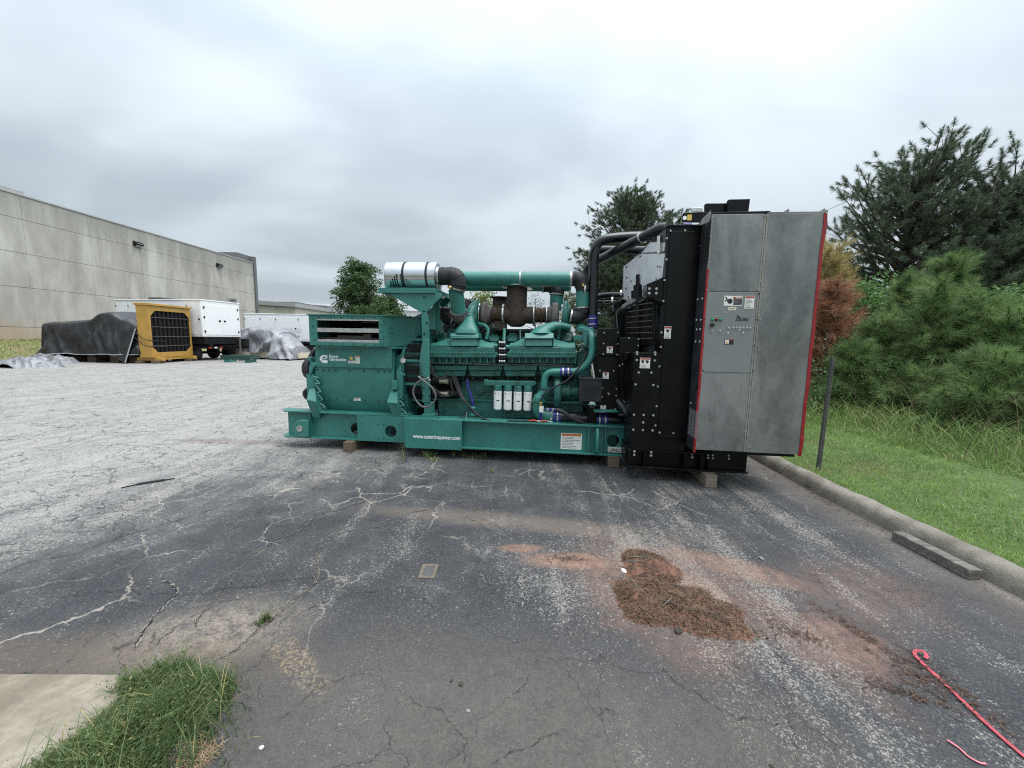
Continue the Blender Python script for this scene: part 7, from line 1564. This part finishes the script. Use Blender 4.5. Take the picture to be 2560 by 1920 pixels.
# fallen straw on the pad edge
k = 260; r = np.random.default_rng(21); P = np.stack([-1.16 + r.normal(0, .04, k), 1.30 + r.normal(0, .03, k), r.uniform(.002, .02, k)], 1)
def strands(P, L, w, seed, flat=.12, m=3):
    r = np.random.default_rng(seed); n = len(P); a = r.uniform(0, 2 * PI, n); d = np.stack([np.cos(a), np.sin(a), r.normal(0, flat, n)], 1); s = np.stack([-np.sin(a), np.cos(a), np.zeros(n)], 1); bend = r.normal(0, .25, n)[:, None]
    c = [P + d * (L * (t - .5))[:, None] + s * bend * (L * (t - .5) ** 2)[:, None] for t in (0, .5, 1)]; up_ = np.array([0, 0, 1.0])
    for q_ in c: q_[:, 2] = np.maximum(q_[:, 2], .002)
    W_ = (w / 2)[:, None]; V = np.stack([c[0] - s * W_, c[0] + s * W_, c[1] - s * W_, c[1] + s * W_, c[2] - s * W_ * .4, c[2] + s * W_ * .4], 1).reshape(-1, 3)
    b_ = (np.arange(n) * 6)[:, None]; return V, np.concatenate([b_ + np.array(t) for t in ([0, 1, 3], [0, 3, 2], [2, 3, 5], [2, 5, 4])])
V, F_ = strands(P, r.uniform(.02, .06, k), r.uniform(.0012, .0026, k), 1); mesh_np('dry_straw', V, F_, make_leaf('pale_straw', (.22, .15, .09), (.42, .31, .20), .1), kind='stuff'); tag(bpy.data.objects['dry_straw'], 'pale dry straw beside the weed clump', 'straw')

# debris: clay mound, bark litter and pine straw
def in_debris(x, y):
    a = ((x - 1.05) * math.cos(-.45) + (y - 2.20) * math.sin(-.45)) / .40; c = (-(x - 1.05) * math.sin(-.45) + (y - 2.20) * math.cos(-.45)) / .22
    d1 = a * a + c * c; d2 = ((x - 1.0) / .20) ** 2 + ((y - 2.58) / .24) ** 2; d3 = ((x - .86) / .20) ** 2 + ((y - 2.25) / .22) ** 2
    return max(1 - d1, 1 - d2, 1 - d3) + .45 * mnoise.noise((x * 7, y * 7, 1))
def debris_z(x, y):
    k = in_debris(x, y); return (.042 * min(1, max(0, k)) ** .9 * (1 + .9 * mnoise.noise((x * 11, y * 11, 4))) + .006 * (mnoise.noise((x * 40, y * 40, 2)) + mnoise.noise((x * 90, y * 90, 2)) - .4)) if k > -.15 else -.01
b = MB(); n = 90; x0, x1, y0, y1 = .50, 1.62, 1.88, 2.95
b.add([(x0 + (x1 - x0) * i / n, y0 + (y1 - y0) * j / n, debris_z(x0 + (x1 - x0) * i / n, y0 + (y1 - y0) * j / n)) for j in range(n + 1) for i in range(n + 1)], [(j * (n + 1) + i, j * (n + 1) + i + 1, (j + 1) * (n + 1) + i + 1, (j + 1) * (n + 1) + i) for j in range(n) for i in range(n)])
dm = b.build('debris_patch', m_soil, smooth=60, kind='stuff'); tag(dm, 'patch of red clay, pine straw and bark litter on the asphalt', 'debris')
r = np.random.default_rng(31); pts = []
while len(pts) < 9000:
    x, y = r.uniform(x0, x1), r.uniform(y0, y1); k = in_debris(x, y)
    if k > -.22 + .5 * r.random() ** .6 and mnoise.noise((x * 9, y * 9, 7)) > -.38 + .3 * r.random() - .3 and not (y > 2.47 and y < 2.66 and r.random() < .8): pts.append((x, y, max(0, debris_z(x, y)) + .002 + .007 * r.random()))
P = np.array(pts); n = len(P); kk = int(n * .55)
V, F_ = strands(P[:kk], r.uniform(.015, .065, kk), r.uniform(.0010, .0022, kk), 2, .13); mesh_np('pine_straw', V, F_, m_straw, dm, kind='stuff')
Q = P[kk:]; k = len(Q); d1 = r.normal(size=(k, 3)); d1[:, 2] *= .35; d1 /= np.linalg.norm(d1, axis=1)[:, None]; d2 = np.cross(d1, np.array([0, 0, 1.0]) + r.normal(0, .3, (k, 3))); d2 /= np.linalg.norm(d2, axis=1)[:, None]; L_ = (.0025 + .010 * r.random(k) ** 2)[:, None]
Vl = np.stack([Q - d1 * L_, Q + d2 * L_ * .5, Q + d1 * L_, Q - d2 * L_ * .5], 1).reshape(-1, 3); bi = (np.arange(k) * 4)[:, None]; mesh_np('bark_litter', Vl, np.concatenate([bi + np.array([0, 1, 2]), bi + np.array([0, 2, 3])]), m_litter, dm, kind='stuff')
for kx_ in range(14):
    x, y = r.uniform(.75, 1.2), r.uniform(2.05, 2.75)
    if in_debris(x, y) > .2:
        a = r.uniform(0, PI); L2 = r.uniform(.05, .11); b = MB(); z = max(0, debris_z(x, y)) + .012; b.tube(curve([(x - math.cos(a) * L2, y - math.sin(a) * L2, z), (x + .01, y, z + .006), (x + math.cos(a) * L2, y + math.sin(a) * L2, z)], 4), .0032, 5); b.build('twig', m_barkg if kx_ % 2 else m_bark, dm)
# minor scatterings
pts = []
for (cx, cy, rx, ry, rot, k) in ((1.62, 1.98, .10, .035, -.7, 160), (1.97, 2.02, .03, .17, .32, 260), (2.03, 1.72, .10, .10, 0, 420), (1.86, 1.62, .13, .025, -.5, 200), (.42, 2.70, .10, .03, 0, 110), (2.12, 1.6, .04, .14, 0, 200), (3.24, 4.2, .05, .9, 0, 400), (1.7, 4.3, .8, .1, .05, 200)):
    k = k // 2; u_ = r.normal(0, .75, k) * rx; v_ = r.normal(0, .85, k) * ry; pts.append(np.stack([cx + u_ * math.cos(rot) - v_ * math.sin(rot), cy + u_ * math.sin(rot) + v_ * math.cos(rot), r.uniform(.003, .012, k)], 1))
P = np.concatenate(pts); n = len(P); V, F_ = strands(P, r.uniform(.012, .06, n), r.uniform(.002, .005, n), 8, .1); mesh_np('scattered_litter', V, F_, m_litter, kind='stuff'); tag(bpy.data.objects['scattered_litter'], 'thin scatter of dark needles and bark washed over the asphalt', 'litter')

# ------------------------------------------------------------------ trees
def needles(shoots, n, L, w, seed, cone=(.15, 1.15), along=.20):
    """bundles of needles: shoots = list of (tip, axis)"""
    r = np.random.default_rng(seed); k = len(shoots); T = np.array([s[0] for s in shoots], dtype=float); A = np.array([s[1] for s in shoots], dtype=float); A /= np.linalg.norm(A, axis=1)[:, None] + 1e-9
    T = np.repeat(T, n, 0); A = np.repeat(A, n, 0); m_ = k * n; rv = r.normal(size=(m_, 3)); perp = rv - A * (rv * A).sum(1)[:, None]; perp /= np.linalg.norm(perp, axis=1)[:, None] + 1e-9
    s_ = r.random(m_); ang = cone[0] + (cone[1] - cone[0]) * (1 - s_) ** .8; base = T - A * (along * (1 - s_))[:, None]; d = A * np.cos(ang)[:, None] + perp * np.sin(ang)[:, None]; d[:, 2] -= .12
    ll = (L * r.uniform(.6, 1.05, m_))[:, None]; side = np.cross(d, r.normal(size=(m_, 3))); side /= np.linalg.norm(side, axis=1)[:, None] + 1e-9
    V = np.stack([base - side * w / 2, base + side * w / 2, base + d * ll - np.array([0, 0, .12]) * ll * ll / max(L, .01)], 1).reshape(-1, 3); return V, np.arange(m_ * 3).reshape(-1, 3)
def pine(name, loc, h, crown, label, seed, m=m_pine2, nb=70, low=.15, elev=(.1, .75), sub=6, nn=42, L=.17, w=.012, trunk_r=.13, lean=(0, 0), shape=lambda t: 1 - t ** 1.5, group=None, bark=m_bark, jit=.25, cat='tree', thick=1.0):
    r = random.Random(seed); e = empty(name, loc); tag(e, label, cat, group)
    top = Vector((lean[0], lean[1], h)); tp = [Vector((lean[0] * t + .03 * h * .3 * mnoise.noise((t * 3, seed, 0)), lean[1] * t + .03 * h * .3 * mnoise.noise((t * 3, 0, seed)), h * t)) for t in [k / 10 for k in range(11)]]
    b = MB(); b.tube(tp, [max(.008, trunk_r * (1 - .93 * k / 10)) for k in range(11)], 9); b.build('trunk', bark, e, smooth=60)
    def at(t): f = t * 10; i = min(9, int(f)); return tp[i].lerp(tp[i + 1], f - i)
    shoots = []; lb_ = MB()
    for i in range(nb):
        t = low + (1 - low) * ((i + r.random()) / nb); az = i * 2.399 + r.uniform(-.5, .5); el = elev[0] + (elev[1] - elev[0]) * t + r.uniform(-.2, .2); ln = crown * shape((t - low) / (1 - low)) * r.uniform(.55, 1.1) + .15
        o = at(t); dr = Vector((math.cos(az) * math.cos(el), math.sin(az) * math.cos(el), math.sin(el))); mid = o + dr * ln * .55 + Vector((0, 0, -.04 * ln)); end = o + dr * ln + Vector((0, 0, .10 * ln))
        P_ = curve([o, mid, end], 4); lb_.tube(P_, [max(.004, .022 * thick * ln ** .6 * (1 - .85 * j / (len(P_) - 1))) for j in range(len(P_))], 5)
        shoots.append((end, dr + Vector((0, 0, .35))))
        ns = max(2, int(sub * (.5 + ln / max(crown, .1))))
        for j in range(ns):
            s_ = r.uniform(.25, .98); p = P_[min(len(P_) - 2, int(s_ * (len(P_) - 1)))]; p = p.lerp(P_[min(len(P_) - 1, int(s_ * (len(P_) - 1)) + 1)], r.random())
            d2 = (dr + Vector((r.gauss(0, 1), r.gauss(0, 1), r.gauss(.25, .6))) * .8).normalized(); l2 = r.uniform(.12, jit + .10 * ln); tip = p + d2 * l2
            lb_.tube([p, tip], [.007 * thick, .004], 4, False); shoots.append((tip, d2 + Vector((0, 0, .2))))
    shoots.append((tp[-1] + Vector((0, 0, .05)), Vector((0, 0, 1))))
    lb_.build('branches', bark, e, smooth=60, kind='stuff')
    V, F_ = needles(shoots, nn, L, w, seed); mesh_np('crown', V, F_, m, e, kind='stuff'); return e
def leafy(name, loc, h, rx, label, seed, m=m_broad, nb=60, leaf=.12, per=60, low=.2, trunk_r=.16, group=None, bark=m_bark, spread=.35, cat='tree', shape=lambda t: (1 - (2 * t - .85) ** 2 * .8), stems=1, open_=0.0, squash=.8):
    r = random.Random(seed); e = empty(name, loc); tag(e, label, cat, group); b = MB(); lb_ = MB(); cl = []
    for s_i in range(stems):
        lx, ly = (r.uniform(-.4, .4) * rx * (stems > 1), r.uniform(-.4, .4) * rx * (stems > 1)); tp = [Vector((lx * t + .05 * h * mnoise.noise((t * 2, seed + s_i, 0)), ly * t + .05 * h * mnoise.noise((t * 2, 0, seed + s_i)), h * .92 * t)) for t in [k / 8 for k in range(9)]]
        b.tube(tp, [max(.01, trunk_r * (1 - .92 * k / 8)) for k in range(9)], 8)
        for i in range(nb // stems):
            t = low + (1 - low) * (i + r.random()) / (nb / stems); f = min(7.999, t * 8); o = tp[int(f)].lerp(tp[int(f) + 1], f - int(f)); az = i * 2.399 + r.random(); el = r.uniform(.05, .9); ln = rx * max(.15, shape(t)) * r.uniform(.5, 1.1)
            dr = Vector((math.cos(az) * math.cos(el), math.sin(az) * math.cos(el), math.sin(el) * squash)); end = o + dr * ln; P_ = curve([o, o + dr * ln * .5 + Vector((0, 0, .05 * ln)), end], 3)
            lb_.tube(P_, [max(.006, .03 * ln ** .7 * (1 - .8 * j / (len(P_) - 1))) for j in range(len(P_))], 4)
            for j in range(4):
                if r.random() > open_: cl.append(P_[-1 - j % len(P_)] + Vector((r.gauss(0, 1), r.gauss(0, 1), r.gauss(0, .7))) * spread * .7)
    b.build('trunk', bark, e, smooth=60); lb_.build('branches', bark, e, smooth=60, kind='stuff')
    rn = np.random.default_rng(seed); C = np.repeat(np.array([tuple(c) for c in cl]), per, 0); n = len(C); g_ = rn.normal(size=(n, 3)); g_ *= (spread * .55 * rn.random(n) ** .4 / (np.linalg.norm(g_, axis=1) + 1e-6) * 1.6)[:, None]; C = C + g_ * np.array([1, 1, .75])
    d1 = rn.normal(size=(n, 3)); d1[:, 2] = d1[:, 2] * .5 - .2; d1 /= np.linalg.norm(d1, axis=1)[:, None]; d2 = np.cross(d1, rn.normal(size=(n, 3))); d2 /= np.linalg.norm(d2, axis=1)[:, None]; L_ = (leaf * rn.uniform(.6, 1.1, n))[:, None]
    V = np.stack([C, C + d1 * L_ * .5 + d2 * L_ * .3, C + d1 * L_, C + d1 * L_ * .5 - d2 * L_ * .3], 1).reshape(-1, 3); bi = (np.arange(n) * 4)[:, None]
    mesh_np('crown', V, np.concatenate([bi + np.array([0, 1, 2]), bi + np.array([0, 2, 3])]), m, e, kind='stuff'); return e
GR = 'pine saplings in the verge'
S = 1.1573
def gp(dx, dy, Y, z=None):
    p = at_y(dx * S, dy * S, Y); return p
round_ = lambda t: max(.12, (1 - (1.5 * t - .45) ** 2)) * 1.0
# young pines, nearest first
def sapling(dx, dtop, Y, crown, label, seed, **k):
    p = gp(dx, dtop, Y); g_ = at_y(dx * S, 1060, Y); h = p.z - .2
    return pine('pine_sapling', (p.x, Y, .17), h, crown, label, seed, m=k.pop('m', m_pine), nb=k.pop('nb', 50), low=.03, elev=(.25, .95), sub=5, nn=115, L=.25, w=.0070, trunk_r=.05, shape=lambda t: max(.06, 1.12 - 1.08 * t ** .85), group=GR, jit=.32, cat='tree', thick=.8, **k)
sapling(2058, 575, 8.2, 1.5, 'tallest bright green pine sapling with a twisted leader, at right', 41)
sapling(2185, 705, 6.9, 1.35, 'dense pine sapling nearest the right picture edge', 42)
sapling(1965, 615, 9.2, 1.1, 'green pine sapling with upright leader left of the tallest one', 43, nb=60)
sapling(1845, 760, 8.0, .5, 'small pine sapling below the dead brown one', 44, nb=42)
sapling(2025, 640, 7.6, .7, 'slender pine sapling with a pale upright leader before the tallest one', 49, nb=34)
sapling(2120, 660, 7.4, .75, 'slender pine sapling right of the twisted leader', 50, nb=34)
sapling(1905, 700, 8.2, .6, 'slender pine sapling at the left end of the green thicket', 53, nb=30)
sapling(2150, 800, 6.2, .95, 'low spreading pine sapling over the long grass', 45, nb=50)
sapling(1985, 830, 7.2, .80, 'low bushy pine sapling in the middle of the thicket', 46, nb=46)
sapling(2300, 640, 8.0, 1.3, 'pine sapling cut off by the right picture edge', 47, nb=60)
# browned one
p = gp(1800, 640, 8.7); pine('dead_pine', (p.x, 8.7, .17), p.z - .1, .42, 'dead rust brown pine sapling beside the load bank', 51, m=m_deadn, nb=42, low=.25, elev=(-.1, .8), sub=5, nn=60, L=.24, w=.0090, trunk_r=.05, shape=lambda t: 1 - .75 * t ** 1.3, jit=.3, thick=.8)
p = gp(1795, 560, 9.6); pine('yellowed_pine', (p.x, 9.6, .17), p.z - .15, .6, 'yellowing thin pine top above the dead brown sapling', 52, m=m_paln, nb=26, low=.62, elev=(.5, 1.1), sub=5, nn=48, L=.22, w=.009, trunk_r=.04, shape=lambda t: 1 - .6 * t, jit=.25, thick=.8)
# big pines behind
def big(dx, dtop, Y, crown, label, seed, lowpx=None, **k):
    p = gp(dx, dtop, Y); return pine('pine_tree', (p.x, Y, .1), p.z - .1, crown, label, seed, trunk_r=.2, **k)
big(1968, 405, 15.0, 3.3, 'large open crowned pine rising behind the saplings', 61, nb=140, low=.34, elev=(.05, 1.0), sub=10, nn=115, L=.21, w=.0105, shape=lambda t: 1 - .62 * t ** 2.6, jit=.6, thick=1.5, lean=(.2, 0))
big(2190, 440, 14.0, 2.8, 'tall dark pine at the right picture edge', 62, nb=150, low=.34, elev=(.05, .9), sub=10, nn=110, L=.21, w=.0105, shape=lambda t: 1 - .5 * t ** 2.4, jit=.65, thick=1.5)
big(2330, 460, 16.0, 3.0, 'tall dark pine mostly beyond the right picture edge', 63, nb=110, low=.30, elev=(.05, .9), sub=9, nn=80, L=.22, w=.013, shape=lambda t: 1 - .6 * t ** 2, jit=.6, thick=1.5)
big(2110, 540, 19.0, 2.8, 'pine filling the gap between the two large pines', 64, nb=100, low=.25, elev=(.05, .8), sub=9, nn=66, L=.24, w=.015, shape=lambda t: 1 - .7 * t ** 1.6, jit=.6, thick=1.4)
# behind the machine
p = gp(1368, 455, 26); pine('pine_tree', (p.x, 26, 0), p.z, 4.1, 'broad dark pine tree behind the radiator pipes', 65, m=m_pine3, nb=225, low=.10, elev=(.1, .9), sub=13, nn=72, L=.25, w=.017, trunk_r=.25, shape=lambda t: 1 - .72 * t ** 2.6, jit=.9, thick=1.6)
p = gp(1455, 495, 30); pine('pine_tree', (p.x, 30, 0), p.z, 2.6, 'slimmer pine showing right of the broad one, above the radiator', 66, m=m_pine3, nb=90, low=.2, elev=(.2, 1.0), sub=11, nn=60, L=.27, w=.018, trunk_r=.2, shape=lambda t: 1 - .7 * t ** 1.5, jit=.7, thick=1.6)
p = gp(1310, 540, 24); pine('pine_tree', (p.x, 24, 0), p.z, 1.8, 'low pine at the left foot of the broad dark pine', 67, m=m_pine3, nb=100, low=.1, elev=(.1, .8), sub=12, nn=42, L=.30, w=.024, trunk_r=.14, shape=lambda t: 1 - .6 * t ** 1.5, jit=.6, thick=1.5)
# broadleaf tree behind the alternator
p = gp(778, 562, 40); leafy('broadleaf_tree', (p.x, 40, 0), p.z, 3.0, 'round crowned broadleaf tree standing behind the alternator', 71, nb=64, leaf=.26, per=95, low=.18, trunk_r=.25, spread=.72, open_=.15)
p = gp(838, 640, 46); leafy('broadleaf_tree', (p.x, 46, 0), p.z, 2.0, 'smaller broadleaf tree at the right of the round crowned one', 72, nb=50, leaf=.32, per=50, low=.2, trunk_r=.16, spread=.7)
p = gp(1045, 625, 30); leafy('young_tree', (p.x, 30, 0), p.z, 1.3, 'yellow green young tree seen below the air pipe, left of the stack', 73, m=m_yel, nb=40, leaf=.20, per=26, low=.3, trunk_r=.08, spread=.55, open_=.25)
p = gp(1158, 632, 28); leafy('young_tree', (p.x, 28, 0), p.z, 1.1, 'sparse thin tree seen between exhaust stack and right riser', 74, m=m_broad, nb=34, leaf=.11, per=12, low=.3, trunk_r=.06, spread=.5, open_=.3, bark=m_barkg)
p = gp(1235, 630, 27); leafy('young_tree', (p.x, 27, 0), p.z, 1.2, 'leafy young tree seen behind the right hand air riser', 75, m=m_yel, nb=36, leaf=.16, per=22, low=.2, trunk_r=.07, spread=.5, open_=.2)
# mimosa-like sprays between the pines
for i, (dx, dy, Y, lab) in enumerate(((1870, 620, 10.8, 'pale feathery leaved tree behind the dead pine'), (2130, 640, 10.5, 'pale feathery leaved tree right of the tallest sapling'), (1800, 552, 17, 'dark leafy tree peeping over the dead pine'))):
    p = gp(dx, dy, Y); leafy('feathery_tree' if i < 2 else 'broadleaf_tree', (p.x, Y, .15), p.z, 1.6 if i < 2 else 1.5, lab, 81 + i, m=m_lime if i < 2 else m_broad, nb=46, leaf=.09 if i < 2 else .16, per=70, low=.35, trunk_r=.06, spread=.42, squash=.35 if i < 2 else .8, open_=.15)
# undergrowth below the saplings
n = 16000; r = np.random.default_rng(91); C = np.stack([r.uniform(4.6, 13, n), r.uniform(7.0, 12.5, n), .15 + r.random(n) ** 1.6 * 1.15], 1); d1 = r.normal(size=(n, 3)); d1 /= np.linalg.norm(d1, axis=1)[:, None]; d2 = np.cross(d1, r.normal(size=(n, 3))); d2 /= np.linalg.norm(d2, axis=1)[:, None]; L_ = r.uniform(.03, .09, n)[:, None]
V = np.stack([C, C + d1 * L_ * .5 + d2 * L_ * .25, C + d1 * L_, C + d1 * L_ * .5 - d2 * L_ * .25], 1).reshape(-1, 3); bi = (np.arange(n) * 4)[:, None]; mesh_np('undergrowth', V, np.concatenate([bi + np.array([0, 1, 2]), bi + np.array([0, 2, 3])]), m_broad, kind='stuff'); tag(bpy.data.objects['undergrowth'], 'leafy undergrowth at the feet of the pine saplings', 'undergrowth')
n = 300; r = np.random.default_rng(92)
wl = []
for k in range(26):
    x, y = r.uniform(5.0, 6.4), r.uniform(7.6, 9.0); hh = r.uniform(.7, 1.3); z = np.linspace(.1, hh, 26); a = np.arange(26) * 2.4; C = np.stack([x + .01 * np.cos(a), y + .01 * np.sin(a), z + .15], 1); d = np.stack([np.cos(a), np.sin(a), np.full(26, .35)], 1); s_ = np.stack([-np.sin(a), np.cos(a), np.zeros(26)], 1); L2 = (.11 * (1.1 - z / hh))[:, None]
    V = np.stack([C, C + d * L2 * .5 + s_ * .010, C + d * L2, C + d * L2 * .5 - s_ * .010], 1).reshape(-1, 3); bi = (np.arange(26) * 4)[:, None]; wl.append((V, np.concatenate([bi + np.array([0, 1, 2]), bi + np.array([0, 2, 3])])))
V, F_ = join(wl); mesh_np('tall_weeds', V, F_, m_lime, kind='stuff'); tag(bpy.data.objects['tall_weeds'], 'upright leafy weeds between post and dead pine', 'weeds')
